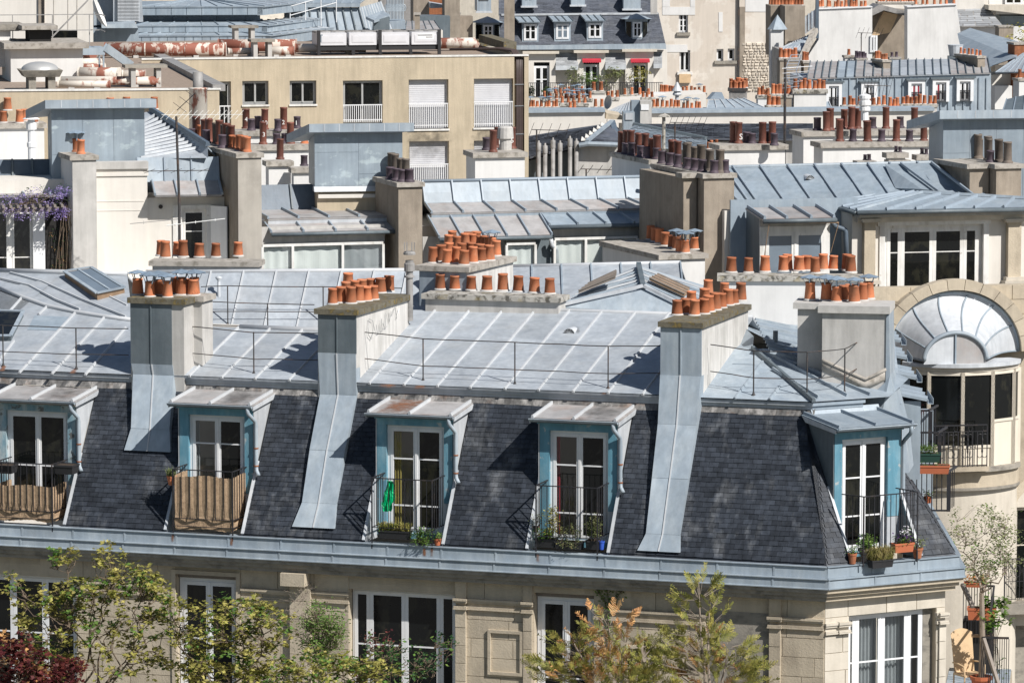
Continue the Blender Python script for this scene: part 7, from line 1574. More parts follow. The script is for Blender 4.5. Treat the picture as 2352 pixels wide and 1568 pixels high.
def rowslates(host,F,bl,br,tr,tl,nrow,w,mat,seed=1,name='slates'):
 """courses of slates too small to pick apart: one joined mesh"""
 rg=random.Random(seed);bl,br,tr,tl=map(Vector,(bl,br,tr,tl));n=(br-bl).cross(tl-bl).normalized();n=n if n.dot(Vector((0,-1,.4)))>0 else-n;mb=MB()
 for j in range(nrow):
  a0,b0,a1,b1=lerp(bl,tl,j/nrow),lerp(br,tr,j/nrow),lerp(bl,tl,(j+1)/nrow),lerp(br,tr,(j+1)/nrow);L=(b0-a0).length;k=max(1,int(L/w));of=.5 if j%2 else 0
  for i in range(k+1):
   s0,s1=max(0,(i-of)/k),min(1,(i+1-of)/k)
   if s1-s0<.003:continue
   g=.04/k;p=rg.uniform(.012,.03);mb.poly(lerp(a0,b0,s0+g)+n*p,lerp(a0,b0,s1-g)+n*p,lerp(a1,b1,s1-g)+n*.004,lerp(a1,b1,s0+g)+n*.004)
 return part(host,name,mb,M_[mat],F,kind='stuff')
rowslates(s_,FV,*hipf,22,.3,'slate_far',2)
lft=[FV.y(('V',-60,850),.5),FV.y(('V',578,698),-.2),pk,FV.y(('V',400,560),7.0),FV.y(('V',-60,640),9.0)]
s_=sl_roof(VH,FV,lft);rowslates(s_,FV,lft[0],lft[1],pk,FV.y(('V',-60,640),9.0),26,.35,'slate_far',3)
m2=MB();m2 .beam(lft[1]+Vector((0,0,.03)),pk+Vector((0,0,.03)),.16,.1);part(VH,'hip_roll',m2,M_['zinc_front'],FV);m2=MB();m2 .beam(pk,FV.y(('V',880,690),1.2),.22,.12);part(VH,'hip_roll',m2,M_['zinc_deep'],FV)
for i in range(6):
 c=FV.y(('V',520+i*38,675-i*29),.1+i*.55);m2=MB();m2 .add([c,c+Vector((.26,0,.01)),c+Vector((.04,.04,.17)),c+Vector((.05,.3,.15))],[(0,1,2),(1,3,2),(0,2,3)]);part(VH,'roof_vent',m2,M_['white_worn'],FV)
m2=MB();m2 .tube([FV.y(('V',500,720),-.25),FV.y(('V',590,705),-.3),FV.y(('V',900,715),-.3)],.1,8);part(VH,'gutter',m2,M_['zinc_blue'],FV)
for i,(x,y) in enumerate(((105,700),(168,725),(245,672),(315,700),(412,655),(475,680))):
 c=FV.y(('V',x,y),-.1);m2=MB();m2 .tube([c,c+Vector((0,0,-8))],.085,10);m2 .lathe(c,[(.10,-.3),(.10,.0),(.04,.03),(.04,.1),(0,.12)],8);part(VH,'steel_flue',m2,M_['steel_grey'],FV,smooth=True)
FPa=Frame(('C',300,760),205.0,-2)
PA=thing('parapet_building','long low cream parapet wall with zinc coping across the right middle distance','building',FPa)
pslab(PA,'parapet_wall',FPa,[('V',-60,900),('V',752,700),('V',752,392),('V',-60,402)],0,1.3,'plaster_cream');pslab(PA,'zinc_coping',FPa,[('V',-60,404),('V',757,394),('V',757,368),('V',-60,372)],-.15,1.6,'zinc_front')
pslab(PA,'parapet_wall',FPa,[('V',1213,900),('C',1720,1000),('C',1720,748),('V',1213,405)],0,1.3,'plaster_cream');pslab(PA,'zinc_coping',FPa,[('V',1213,407),('C',1720,750),('C',1720,728),('V',1213,378)],-.15,1.6,'zinc_front')
pslab(PA,'party_wall',FPa,[('V',1100,700),('V',1212,700),('V',1212,285),('V',1100,285)],-.6,.9,'plaster_grey');pslab(PA,'party_wall',FPa,[('V',1015,700),('V',1098,700),('V',1098,285),('V',1015,285)],-.3,.9,'zinc_blue');pslab(PA,'wall_notice',FPa,[('V',1108,375),('V',1185,375),('V',1185,318),('V',1108,318)],-.64,.03,'white_paint')
pslab(PA,'rubble_slope',FPa,[('V',760,460),('V',930,470),('V',920,430),('V',770,405)],.5,3,'stone');pslab(PA,'roof_box',FPa,[('V',935,700),('V',1045,700),('V',1045,395),('V',935,395)],-1.2,1.2,'zinc_front');pslab(PA,'roof_box_window',FPa,[('V',955,470),('V',1030,470),('V',1030,405),('V',955,405)],-1.25,.04,'zinc_white')
proof(PA,FPa,('V',770,400),('V',1010,410),('V',1010,290),('V',900,340),4,9,7,'zinc_front','batten')
FZ=Frame(('C',300,900),180.0,-4);ZH=thing('low_slate_house','low house with shallow slate and zinc slopes in front of the long cream parapet','building',FZ)
q=[FZ.y(('V',1050,640),0),FZ.y(('C',900,940),0),FZ.y(('C',900,835),9),FZ.y(('V',1050,510),9)];s_=sl_roof(ZH,FZ,q);rowslates(s_,FZ,*q,18,.45,'slate_far',5)
q=[FZ.y(('V',840,700),-2),FZ.y(('V',1760,760),-2),FZ.y(('V',1750,660),0),FZ.y(('V',1040,520),3)];s_=sl_roof(ZH,FZ,q,'zinc_blue','zinc_roof');rowslates(s_,FZ,*q,14,.6,'zinc_blue',6,'zinc_tiles')
pslab(ZH,'house_wall',FZ,[('V',850,1200),('C',960,1500),('C',960,940),('V',850,700)],.4,4,'plaster_grey');m2=MB();m2 .tube([q[3],q[2]],.12,8);part(ZH,'ridge_roll',m2,M_['zinc_dark'],FZ)
p_,F_,_=fstack(ZH,172,-10,('V',1760,760),('V',1900,765),.8,3,'plaster_grey',n=3,kinds='s')
FA2=Frame(('C',706,1100),141.0,0);t=thing('aerial_mast','thin pole with long aerial rods, rising before the long cream parapet','antenna',FA2,base=FA2 .O.z);WM[t.name]=FA2 .M.copy();mb=MB();zt_=FA2 .y(('C',710,400),0).z;mb.tube([(0,0,-3),(0,0,zt_)],.045,6);part(t,'mast',mb,M_['iron_rust'],FA2)
for k in range(5):m2=MB();z=zt_-.3-k*.16;m2 .tube([(-.1,-.1,z),(.9-.1*k,.4,z+.05)],.007,5);part(t,'aerial_rod',m2,M_['steel'],FA2)
def yagi(label,p,q,d,nel=7,L=.7,group=None):
 F=Frame(p,d,0);tp=F.y(q,0);t=thing('aerial_mast',label,'antenna',F,base=F.O.z);WM[t.name]=F.M.copy();mb=MB();mb.tube([(0,0,-1),(tp.x,0,tp.z)],.03,6);part(t,'mast',mb,M_['iron_rust'],F)
 m2=MB();a_=Vector((tp.x-.2,0,tp.z));b_=Vector((tp.x+1.2,.3,tp.z-.06));m2 .tube([a_,b_],.018,5);part(t,'aerial_boom',m2,M_['iron_rust'],F)
 for i in range(nel):c=lerp(a_,b_,i/(nel-1));m3=MB();m3 .tube([c+Vector((-.1,.2,-L*.4)),c+Vector((.1,-.2,L*.4))],.01,4);part(t,'aerial_rod',m3,M_['iron_rust'],F)
yagi('aerial on a thin pole over the steel flues',('V',85,780),('V',85,565),170,5);yagi('low aerial in front of the grey wall of the hipped house',('V',570,1060),('V',570,950),160,5,.4);yagi('aerial above the low slate house, by the conical vent',('V',1440,660),('V',1440,495),175,7)
c=Frame(('V',1330,620),176,0);mb=MB();mb.tube([(0,0,-1),(0,0,.75)],.07,8);mb.lathe((0,0,.75),[(.27,0),(.25,.03),(0,.16)],14);solo('conical_vent','mossy conical vent cap on a pipe over the low slate house','vent',mb,M_['cap'],c)
for h_ in(s1,s2):stain(MOW,F3,[(h_[0]-.2,0,h_[2]-1.1),(h_[1]+.2,0,h_[2]-1.1),(h_[1]+.1,0,h_[2]+.05),(h_[0]-.1,0,h_[2]+.05)],(0,-1,0),'dirt_stain',.006)
# rows of pots and stacks before the far houses
FQ=Frame(('V',600,350),228.0,-3)
QH=thing('pot_terrace','low stacks bristling with small orange pots and cowls, before the far slate house','building',FQ)
for pl,pr,d,dep,n,rows,cw,sc in((('V',-40,350),('V',320,345),222,.8,9,1,.5,1.15),(('V',310,312),('V',600,308),226,.7,5,1,.4,1.1),(('V',130,265),('V',640,250),231,.7,9,2,.55,1.05),(('V',250,218),('V',570,210),238,.7,7,1,.6,1.1),(('V',380,362),('V',500,362),219,.7,2,1,0,1.2),(('V',620,350),('V',770,345),220,.7,2,1,0,1.2),(('V',600,190),('V',760,185),240,.6,2,1,0,1.6),(('V',770,255),('V',900,250),232,.6,3,1,0,1.2),(('V',900,232),('V',1240,240),236,.8,4,1,0,1.2),(('V',1110,255),('V',1250,255),230,.7,3,1,0,1.1),(('V',1215,352),('V',1510,340),222,.7,7,1,.3,1.25),(('V',1505,365),('V',1720,360),221,.7,5,1,.5,1.15),(('V',1280,205),('V',1440,200),245,.7,6,1,0,1.25),(('V',1420,210),('V',1755,205),242,.8,8,1,.6,1.15),(('V',2240,245),('V',2360,245),238,.7,3,1,0,1.1)):
 fstack(QH,d,-3,pl,pr,dep,4,'plaster_cream','cap',.14,.05,n,'s',rows,sc,cw)
pslab(QH,'party_wall',FQ,[('V',-60,500),('V',1745,500),('V',1745,215),('V',-60,330)],6,4,'plaster_cream')
pslab(QH,'party_wall',FQ,[('V',1230,500),('V',1745,500),('V',1745,225),('V',1230,215)],8,2,'plaster_white')
F=Frame(('V',1460,330),225,0);mb=MB();mb.lathe((0,0,0),[(.1,0),(.1,.5),(.2,.52),(.24,.58),(.16,.72),(.28,.76),(.12,1.05),(.05,1.2),(0,1.22)],12);part(QH,'wind_cowl',mb,M_['zinc_white'],F)
F=Frame(('V',805,300),219,0);mb=MB();mb.lathe((0,0,0),[(0,0),(.17,.02),(.3,.07),(.36,.13),(.35,.14),(.29,.09),(.17,.03),(0,.01)],20);solo('satellite_dish','grey satellite dish among the small orange pots','satellite dish',mb,M_['alu'],M=F.M@Matrix.Rotation(R(-60),4,'Z')@Matrix.Rotation(R(80),4,'X'))
proof(QH,FQ,('V',1750,372),('V',2352,372),('V',2110,262),('V',1770,275),-4,-2,6,'zinc_front','zinc_white');pslab(QH,'house_wall',FQ,[('V',1750,600),('V',2352,600),('V',2352,370),('V',1750,370)],-3.8,2,'zinc_blue')
q=[FQ.y(('V',1780,268),0),FQ.y(('V',1930,268),0),FQ.y(('V',1900,200),2),FQ.y(('V',1840,200),2)];mb=MB();mb.slab(q,(0,2,-.1));part(QH,'rooflight',mb,M_['zinc_blue'],FQ)
fstack(QH,240,4,('V',1955,165),('V',2145,170),1.2,6,'steel_grey','iron_rust',.14,.08,5,'s',2,1.3)
# far slate mansard house
F4=Frame(('U',900,640),290.0,-4.0)
SH=thing('slate_house','far mansard house with two tiers of grey slate, zinc canopied dormers and red awnings','building',F4)
def s4(p,y):return F4 .y(p,y)
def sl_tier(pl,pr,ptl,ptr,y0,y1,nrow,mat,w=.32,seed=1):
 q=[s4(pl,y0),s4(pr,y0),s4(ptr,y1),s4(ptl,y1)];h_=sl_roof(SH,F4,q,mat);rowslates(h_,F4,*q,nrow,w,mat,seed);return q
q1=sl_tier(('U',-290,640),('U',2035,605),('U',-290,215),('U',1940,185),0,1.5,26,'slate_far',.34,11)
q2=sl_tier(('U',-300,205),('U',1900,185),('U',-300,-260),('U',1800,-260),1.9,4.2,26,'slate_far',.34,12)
pslab(SH,'zinc_ledge',F4,[('U',-250,700),('U',2045,690),('U',2040,612),('U',-250,645)],-.35,1,'zinc_front');pslab(SH,'zinc_ledge',F4,[('U',-260,225),('U',1935,205),('U',1935,178),('U',-260,202)],1.35,.6,'zinc_white')
def fwin(F,host,pl,pr,pt,pb,y,rows=(.5,),mat='white_paint',glass='glass',leaves=2,fr=.07,st=.06):
 a_,b_=F.y(pl,y),F.y(pr,y);return window(host,F,a_.x,b_.x,F.y(pb,y).z,F.y(pt,y).z,y,leaves,rows,mat=mat,glass=glass,fr=fr,st=st,bar=.05)
def fdormer(cl,cr,cf,cb,wl,wr,wt,wb,base,mat='zinc_front',glass='glass',name='dormer',rows=(.6,)):
 y=.1;a_,b_=s4((wl[0],wl[1]-24,wl[2]),y),s4((wr[0],wr[1]+24,wr[2]),y);zt_=s4(cf,y-.25).z
 mb=MB();mb.box(a_.x,b_.x,y+.05,2.2,s4(base,y).z,zt_-.03);part(SH,name,mb,M_[mat],F4)
 zroof(SH,'dormer_roof',F4,(s4(cl,y-.3).x,y-.3,zt_),(s4(cr,y-.3).x,y-.3,zt_),(s4((cb[0],cr[1]-70,cb[2]),1.4).x,1.4,s4(cb,1.4).z),(s4((cb[0],cl[1]-70,cb[2]),1.4).x,1.4,s4(cb,1.4).z),3,'zinc_blue','zinc_dark',(),bw=.06,bh=.06)
 fwin(F4,SH,wl,wr,wt,wb,y,rows,glass=glass)
fdormer(('U',-20,310),('U',295,310),('U',150,312),('U',100,235),('U',55,500),('U',235,500),('U',150,340),('U',150,570),('U',150,632))
fdormer(('U',455,300),('U',745,300),('U',600,300),('U',600,225),('U',505,500),('U',685,500),('U',600,335),('U',600,550),('U',600,630),glass='glass_sky')
fdormer(('U',910,290),('U',1195,290),('U',1050,292),('U',1050,215),('U',960,500),('U',1140,500),('U',1050,325),('U',1050,535),('U',1050,622))
def bay_dormer(ctr,w,top,eav,base,wt,wb):
 y=.2;c=s4(ctr,y);r=w;ze_,zt_,zb_=s4(eav,y).z,s4(top,y).z,s4(base,y).z
 mb=MB();mb.lathe((c.x,y+.6,0),[(r,zb_),(r,ze_)],8,1,.8,math.pi/8);part(SH,'dormer',mb,M_['zinc_front'],F4)
 for k in range(8):
  a0=math.pi/8+2*math.pi*k/8;a1=a0+math.pi/4;m2=MB();m2 .add([(c.x,y+.6,zt_),(c.x+r*1.4*math.cos(a0),y+.6+r*1.15*math.sin(a0),ze_),(c.x+r*1.4*math.cos(a1),y+.6+r*1.15*math.sin(a1),ze_)],[(0,1,2)]);part(SH,'zinc_sheet',m2,M_['zinc_blue'],F4)
 zwt,zwb=s4(wt,y).z,s4(wb,y).z;hw_=r*.38
 window(SH,F4,c.x-hw_,c.x+hw_,zwb,zwt,y+.6-r*.8*.93-.06,2,(.6,),mat='white_paint',fr=.06,st=.05,bar=.05)
 for s in(-1,1):
  p0_,p1_=Vector((c.x+s*r*.5,y+.6-r*.72,0)),Vector((c.x+s*r*.9,y+.6-r*.36,0));m2=MB();m2 .slab([p0_+Vector((0,-.02,zwb)),p1_+Vector((0,-.02,zwb)),p1_+Vector((0,-.02,zwt)),p0_+Vector((0,-.02,zwt))],(0,.03,0));part(SH,'pane',m2,M_['glass'],F4)
bay_dormer(('U',1640,500),.80,('U',1600,195),('U',1600,272),('U',1600,690),('U',1600,310),('U',1600,525));bay_dormer(('T',1700,550),.85,('T',1700,275),('T',1700,375),('T',1700,760),('T',1700,410),('T',1700,660))
for pl,pr,pt,pb in((('U',30,0),('U',230,0),-60,85),(('U',715,0),('U',910,0),-90,72),(('U',1450,0),('U',1690,0),-80,128),(('T',1520,0),('T',1750,0),-150,190)):
 c_=pl[0];y=1.6;a_,b_=s4(pl,y),s4(pr,y);zb_,zt_=s4((c_,0,pb),y).z,s4((c_,0,pt),y).z;mb=MB();mb.box(a_.x,b_.x,y,4.2,zb_,zt_);part(SH,'dormer',mb,M_['zinc_front'],F4);mb=MB();mb.box(a_.x-.08,b_.x+.08,y-.05,y+.3,zb_-.12,zb_);part(SH,'dormer_flashing',mb,M_['zinc_white'],F4)
 window(SH,F4,a_.x+.15,b_.x-.15,zb_+.75,zt_-.1,y-.08,2,(),mat='white_paint',fr=.06,st=.05)
zc_=s4(('U',900,720),-.5)
pslab(SH,'facade_wall',F4,[('U',-260,1700),('U',2060,1700),('U',2060,705),('U',-260,705)],.35,6,'plaster_cream')
for(pl,pr,wl,wr,wt,cap_) in((85,500,195,415,925,735),(800,1195,890,1110,905,722),(1475,1870,1565,1790,890,705)):
 y=-.1;a_,b_=s4(('U',pl,900),y).x,s4(('U',pr,900),y).x;x0_,x1_=s4(('U',wl,900),y).x,s4(('U',wr,900),y).x;zt_,zw,zb_=s4(('U',pl,cap_+20),y).z,s4(('U',wl,wt-50),y).z,s4(('U',wl,1420),y).z
 mb=MB();wall_mb(mb,a_,b_,zb_-3,zt_,y,[(x0_,x1_,zb_,zw)],.3);mb.box(b_-.02,b_,y+.01,.4,zb_-3,zt_);mb.box(a_,a_+.02,y+.01,.4,zb_-3,zt_);part(SH,'window_bay',mb,M_['plaster_cream'],F4)
 mb=MB();mb.box(a_-.25,b_+.2,y-.35,.4,zt_,zt_+.18);part(SH,'bay_cornice',mb,M_['stone_pale'],F4)
 window(SH,F4,x0_,x1_,zb_,s4(('U',wl,wt),y).z,y+.2,2,(.62,),mat='white_paint',fr=.08,st=.08,bar=.07)
 mb=MB();mb.box(x0_,x1_,y+.22,y+.25,s4(('U',wl,wt),y).z,zw);part(SH,'transom_glass',mb,M_['glass'],F4)
 if pl>100:
  zz=s4(('U',pl,822),y).z;mb=MB();n=16;vs=[]
  for i in range(n+1):x=x0_-.1+(x1_-x0_+.2)*i/n;vs+=[(x,y-.05,zz),(x,y-.3,zz-.1),(x,y-.31,zz-.24-.04*(i%2))]
  mb.add(vs,[(i*3+j,i*3+3+j,i*3+4+j,i*3+1+j) for i in range(n) for j in range(2)]);part(SH,'window_awning',mb,M_['red_cloth'],F4)
for pl,pr,t_,b_ in((500,815,745,915),(1195,1485,745,910),(1870,1990,730,890)):
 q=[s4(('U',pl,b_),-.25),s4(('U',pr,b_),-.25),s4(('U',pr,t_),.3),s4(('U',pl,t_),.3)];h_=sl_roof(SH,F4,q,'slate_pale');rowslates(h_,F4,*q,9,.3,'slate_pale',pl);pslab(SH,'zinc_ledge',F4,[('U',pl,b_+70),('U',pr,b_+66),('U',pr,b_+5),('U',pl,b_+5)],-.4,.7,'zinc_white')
yb_=-.9;a_,b_=s4(('U',110,1160),yb_),s4(('U',2000,1130),yb_);mb=MB();mb.box(a_.x,b_.x,yb_-.02,yb_+.02,a_.z-.04,a_.z);mb.box(a_.x,b_.x,yb_-.02,yb_+.02,a_.z-.95,a_.z-.91);p=part(SH,'balcony_railing',mb,M_['iron'],F4);bars(p,F4,[(a_.x+(b_.x-a_.x)*(i+.5)/75,yb_) for i in range(75)],a_.z-1,a_.z-.02,.018,'iron')
mb=MB();mb.box(a_.x,b_.x,yb_-.1,.4,a_.z-1.2,a_.z-1.0);part(SH,'balcony_slab',mb,M_['stone_pale'],F4)
for i,(x,y,rad,mt,lab) in enumerate(((760,1080,.85,'leaf_olive','rusty green shrub at the left on the far balcony, before the middle window'),(980,1130,.75,'leaf_green','bright green shrub before the middle window of the far balcony'),(1220,1110,.95,'leaf_olive','wide olive green shrub between the two awninged windows'),(1690,1060,.85,'leaf_yellow','yellow green shrub under the right red awning'),(1340,1020,.6,'leaf_olive','thin twiggy shrub against the wall left of the right awning'),(150,1270,.4,'leaf_dark','dark low plant at the left end of the far balcony'),(370,1270,.35,'leaf_green','low green plant under the far left window'))):
 c=s4(('U',x,y),-.5);bush('balcony_shrub',lab,'shrub',F4,(c.x,-.5,c.z-rad*.6),rad*.85,420,.12,mt,40+i,'shrubs on the far balcony',squash=.8)
fstack(SH,286,0,('T',1950,-300),('T',2145,-300),2.5,3.9,'plaster_warm',over=.05);fstack(SH,283,0,('T',1050,215),('T',1255,222),1.2,4,'plaster_warm',n=4,kinds='s',rows=2,sc=1.3);fstack(SH,288,2,('U',1815,-120),('U',1935,-120),1.5,1.5,'plaster_grey')
pslab(SH,'side_wall',F4,[('T',1240,760),('T',1450,760),('T',1450,270),('T',1240,270)],-.6,2,'plaster_warm')
# tall blind gable wall
F5=Frame(('W',300,1150),303.0,-3.0)
TW=thing('tall_gable_house','tall pale house with a patched blind wall, four small windows and a rubble panel','building',F5)
hs5=[]
for pl,pr,pt,pb in((185,300,175,430),(195,330,630,920),(660,745,615,785),(800,886,610,782)):hs5 .append((F5 .y(('W',pl,300),0).x,F5 .y(('W',pr,300),0).x,F5 .y(('W',pl,pb-22),0).z,F5 .y(('W',pl,pt),0).z))
mb=MB();wall_mb(mb,F5 .y(('U',1900,0),0).x,F5 .y(('W',1332,0),0).x,-25,F5 .y(('W',0,-400),0).z,0,hs5,.35);xr5=F5 .y(('W',1332,0),0).x;zt5=F5 .y(('W',0,-400),0).z;mb.box(xr5-.3,xr5,.01,12,-25,zt5)
M_['patchy_wall']=mk('patchy_wall',(0.60,0.535,0.46),0.05,.5,0.95,0.04,0.1,10,0,(0.68,0.63,0.56),0.8,0.48,0.52,.35,1.0,0,0.2,(0.50,0.44,0.37),0.5,.5,0.5,0.54)
part(TW,'gable_wall',mb,M_['patchy_wall'],F5)
for i,h_ in enumerate(hs5):
 window(TW,F5,*h_,.2,2 if i<2 else 1,(.33,.67) if i==0 else(),mat='white_paint',fr=.06,st=.06,bar=.05);mb=MB();mb.box(h_[0]-.15,h_[1]+.15,-.15,.3,h_[2]-.22,h_[2]-.0);part(TW,'window_sill',mb,M_['stone_grey' if i!=1 else 'white_worn'],F5)
for pts,mt in(((('W',-20,190),('W',390,190),('W',390,90),('W',-20,90)),'plaster_white'),((('W',-20,88),('W',75,88),('W',75,-300),('W',-20,-300)),'plaster_white'),((('W',330,88),('W',390,88),('W',390,-300),('W',330,-300)),'plaster_white'),((('W',20,655),('W',295,655),('W',295,560),('W',20,560)),'plaster_white'),((('W',685,400),('W',735,400),('W',735,155),('W',685,155)),'plaster_white'),((('W',1018,150),('W',1330,150),('W',1330,-380),('W',1018,-380)),'plaster_white'),((('W',1285,340),('W',1331,340),('W',1331,152),('W',1285,152)),'plaster_white')):pslab(TW,'plaster_patch',F5,pts[:4] if len(pts)>4 else pts,-.03,.03,mt)
pbox(TW,'plaster_strip',F5,('W',950,0),('W',1016,0),('W',0,90),('W',0,1130),-.05,.05,'plaster_warm')
pbox(TW,'drain_pipe',F5,('W',928,0),('W',944,0),('W',0,-380),('W',0,1150),-.2,.15,'iron_rust');pbox(TW,'window_box_panel',F5,('W',195,0),('W',338,0),('W',0,930),('W',0,1040),-.25,.2,'wicker_pale')
x0_,x1_,z0_,z1_=F5 .y(('W',1020,0),0).x,F5 .y(('W',1318,0),0).x,F5 .y(('W',0,1150),0).z,F5 .y(('W',0,575),0).z;mb=MB();rg=random.Random(5);z=z0_
while z<z1_:
 hh=rg.uniform(.14,.26);x=x0_-rg.random()*.3
 while x<x1_:
  w=rg.uniform(.16,.42);mb.hexa([(x+.03,-.0,z+.03),(min(x+w,x1_)-.03,0,z+.03),(min(x+w,x1_)-.03,0,z+hh-.03),(x+.03,0,z+hh-.03)],[(x+.06,-.07-rg.random()*.05,z+.06),(min(x+w,x1_)-.06,-.08,z+.05),(min(x+w,x1_)-.06,-.08,z+hh-.05),(x+.06,-.07,z+hh-.06)]);x+=w
 z+=hh
part(TW,'rubble_stones',mb,M_['rubble'],F5,kind='stuff')
# right background: white gables, shed, tower
F6=Frame(('X',600,760),278.0,-3.0)
GH=thing('white_gables','two big blank white gable walls with a timber lined shed between them, upper right','building',F6)
pslab(GH,'gable_wall',F6,[('W',1600,1100),('X',412,1100),('X',412,92),('W',1935,118),('W',1935,500),('W',1830,660)],0,1.2,'plaster_white');pslab(GH,'gable_wall',F6,[('X',862,1100),('X',1640,1100),('X',1490,62),('X',862,95)],-.4,1.4,'plaster_white')
pslab(GH,'gable_coping',F6,[('W',1930,120),('X',415,96),('X',415,84),('W',1930,104)],-.1,1.4,'white_paint');pslab(GH,'gable_coping',F6,[('X',858,97),('X',1492,66),('X',1492,54),('X',858,84)],-.5,1.6,'white_paint')
pslab(GH,'shed_wall',F6,[('X',400,1100),('X',870,1100),('X',870,130),('X',560,110),('X',400,210)],4,2,'plaster_warm');pslab(GH,'shed_wall',F6,[('X',400,470),('X',560,150),('X',740,190),('X',640,420)],2.5,.3,'wicker_pale');pslab(GH,'shed_roof',F6,[('X',390,215),('X',560,135),('X',870,215),('X',870,150),('X',500,60),('X',400,130)],1.5,3,'steel_grey')
fwin(F6,GH,('X',385,500),('X',480,500),('X',430,455),('X',430,670),-.1,())
potrow(part(GH,'pot_ledge',MB().box(F6 .y(('W',1940,100),.3).x,F6 .y(('X',400,90),.3).x,.2,.9,F6 .y(('X',200,95),.3).z-.1,F6 .y(('X',200,95),.3).z),M_['cap_pale'],F6),F6,('W',1945,100),('X',340,92),13,F6 .y(('X',200,95),.3).z,'s',.5,1.5)
potrow(part(GH,'pot_ledge',MB().box(F6 .y(('X',930,70),.3).x,F6 .y(('X',1460,60),.3).x,.2,.9,F6 .y(('X',1200,64),.3).z-.1,F6 .y(('X',1200,64),.3).z),M_['cap_pale'],F6),F6,('X',940,68),('X',1460,56),7,F6 .y(('X',1200,64),.3).z,'s',.5,1.3)
TG=thing('tower_house','slim white tower with a blue zinc cap right of the tall blind gable','building',F6)
pslab(TG,'tower',F6,[('W',1335,1100),('W',1495,1100),('W',1495,370),('W',1335,370)],2,1,'plaster_white');mb=MB();c=F6 .y(('W',1418,370),2.4);r=.66
for k in range(6):
 a0=math.pi*2*k/6;a1=a0+math.pi/3;m2=MB();m2 .add([(c.x,2.4,c.z+.95),(c.x+r*math.cos(a0),2.4+r*math.sin(a0),c.z),(c.x+r*math.cos(a1),2.4+r*math.sin(a1),c.z)],[(0,1,2)]);part(TG,'tower_roof',m2,M_['zinc_front'],F6)
pslab(TG,'party_wall',F6,[('W',1515,1300),('W',1765,1300),('W',1765,80),('W',1515,80)],3,3,'plaster_warm');pslab(TG,'party_wall',F6,[('W',1335,700),('W',1512,700),('W',1512,75),('W',1335,75)],6,3,'plaster_warm')
fstack(TG,285,-3,('W',1330,72),('W',1770,70),1.5,4,'plaster_warm',n=10,kinds='s',rows=2,sc=1.5)
proof(TG,F6,('W',1765,420),('W',1895,330),('W',1895,120),('W',1765,210),5,9,3,'zinc_white','zinc_front');proof(TG,F6,('W',1440,620),('W',1760,640),('W',1900,400),('W',1640,520),-3,2,8,'zinc_front','zinc_white');pslab(TG,'house_wall',F6,[('W',1440,1200),('W',1770,1200),('W',1770,640),('W',1440,620)],-2.9,4,'steel_grey')
pslab(TG,'dark_post',F6,[('W',1892,480),('W',1938,480),('W',1938,-60),('W',1905,-60)],-.8,.4,'zinc_deep')
c0,c1=F6 .y(('W',1900,400),-1.5),F6 .y(('W',1700,820),-4);m2=MB();m2 .beam(c0,c1,.35,.3);part(TG,'sloping_pipe',m2,M_['cap_pale'],F6)
fstack(TG,250,-5,('W',1440,735),('W',1700,740),1.2,8,'plaster_warm',n=6,kinds='s',rows=1,sc=1.7);fstack(TG,250,-5,('W',1740,770),('W',1845,770),1.2,8,'plaster_warm',n=3,kinds='s',rows=1,sc=1.5)
FLd=Frame(('W',1600,1090),236.0,0);t=thing('roof_ladder','pale steel roof ladder leaning among the chimney stacks, upper right','ladder',FLd,base=FLd.O.z);WM[t.name]=FLd.M.copy();pl_,pr_=[FLd.y(('W',1505,895),1.0),FLd.y(('W',1580,1090),-.5)],[FLd.y(('W',1655,890),1.0),FLd.y(('W',1730,1080),-.5)];tp=[FLd.y(('W',1590,690),2),FLd.y(('W',1720,690),2)]
for a_,b_,c_ in((pl_[1],pl_[0],tp[0]),(pr_[1],pr_[0],tp[1])):m2=MB();m2 .tube([a_,b_,c_],.035,6);part(t,'ladder_rail',m2,M_['steel'],FLd)
for i in range(12):
 k=i/11;a_=lerp(pl_[1],pl_[0],k*2) if k<.5 else lerp(pl_[0],tp[0],k*2-1);b_=lerp(pr_[1],pr_[0],k*2) if k<.5 else lerp(pr_[0],tp[1],k*2-1);m2=MB();m2 .tube([a_,b_],.022,5);part(t,'rung',m2,M_['steel'],FLd)
# zinc fronted house with white window surrounds
F7=Frame(('X',900,990),240.0,-5.0)
ZF=thing('zinc_fronted_house','house with a grey zinc front, white window surrounds and a patchwork zinc roof, upper right','building',F7)
def z7(p,y=0):return F7 .y(p,y)
rb,rt=[z7(('W',1790,985)),z7(('X',1925,935))],[z7(('X',1890,745),5.0),z7(('W',1830,775),5.0)]
for i,(f0,f1,mt) in enumerate(((0,.16,'zinc_dirty'),(.16,.26,'zinc_front'),(.26,.46,'zinc_dirty'),(.46,.78,'zinc_light'),(.78,1,'zinc_dirty'))):
 zroof(ZF,'zinc_roof',F7,lerp(rb[0],rb[1],f0),lerp(rb[0],rb[1],f1),lerp(rt[1],rt[0],f1),lerp(rt[1],rt[0],f0),max(2,round((f1-f0)*22)),mt,'zinc_dark',(.5,),bw=.07,bh=.08)
pslab(ZF,'zinc_front_wall',F7,[('W',1780,1500),('X',1930,1500),('X',1930,940),('W',1780,990)],.1,6,'zinc_front')
hx0,hx1=z7(('W',1800,1000)).x,z7(('X',1925,1000)).x
for i in range(24):
 x=hx0+(hx1-hx0)*(i+.5)/24;m2=MB();m2 .box(x-.03,x+.03,.03,.098,z7(('X',900,1400)).z,z7(('X',900,1000)).z);part(ZF,'wall_seam',m2,M_['zinc_blue'],F7)
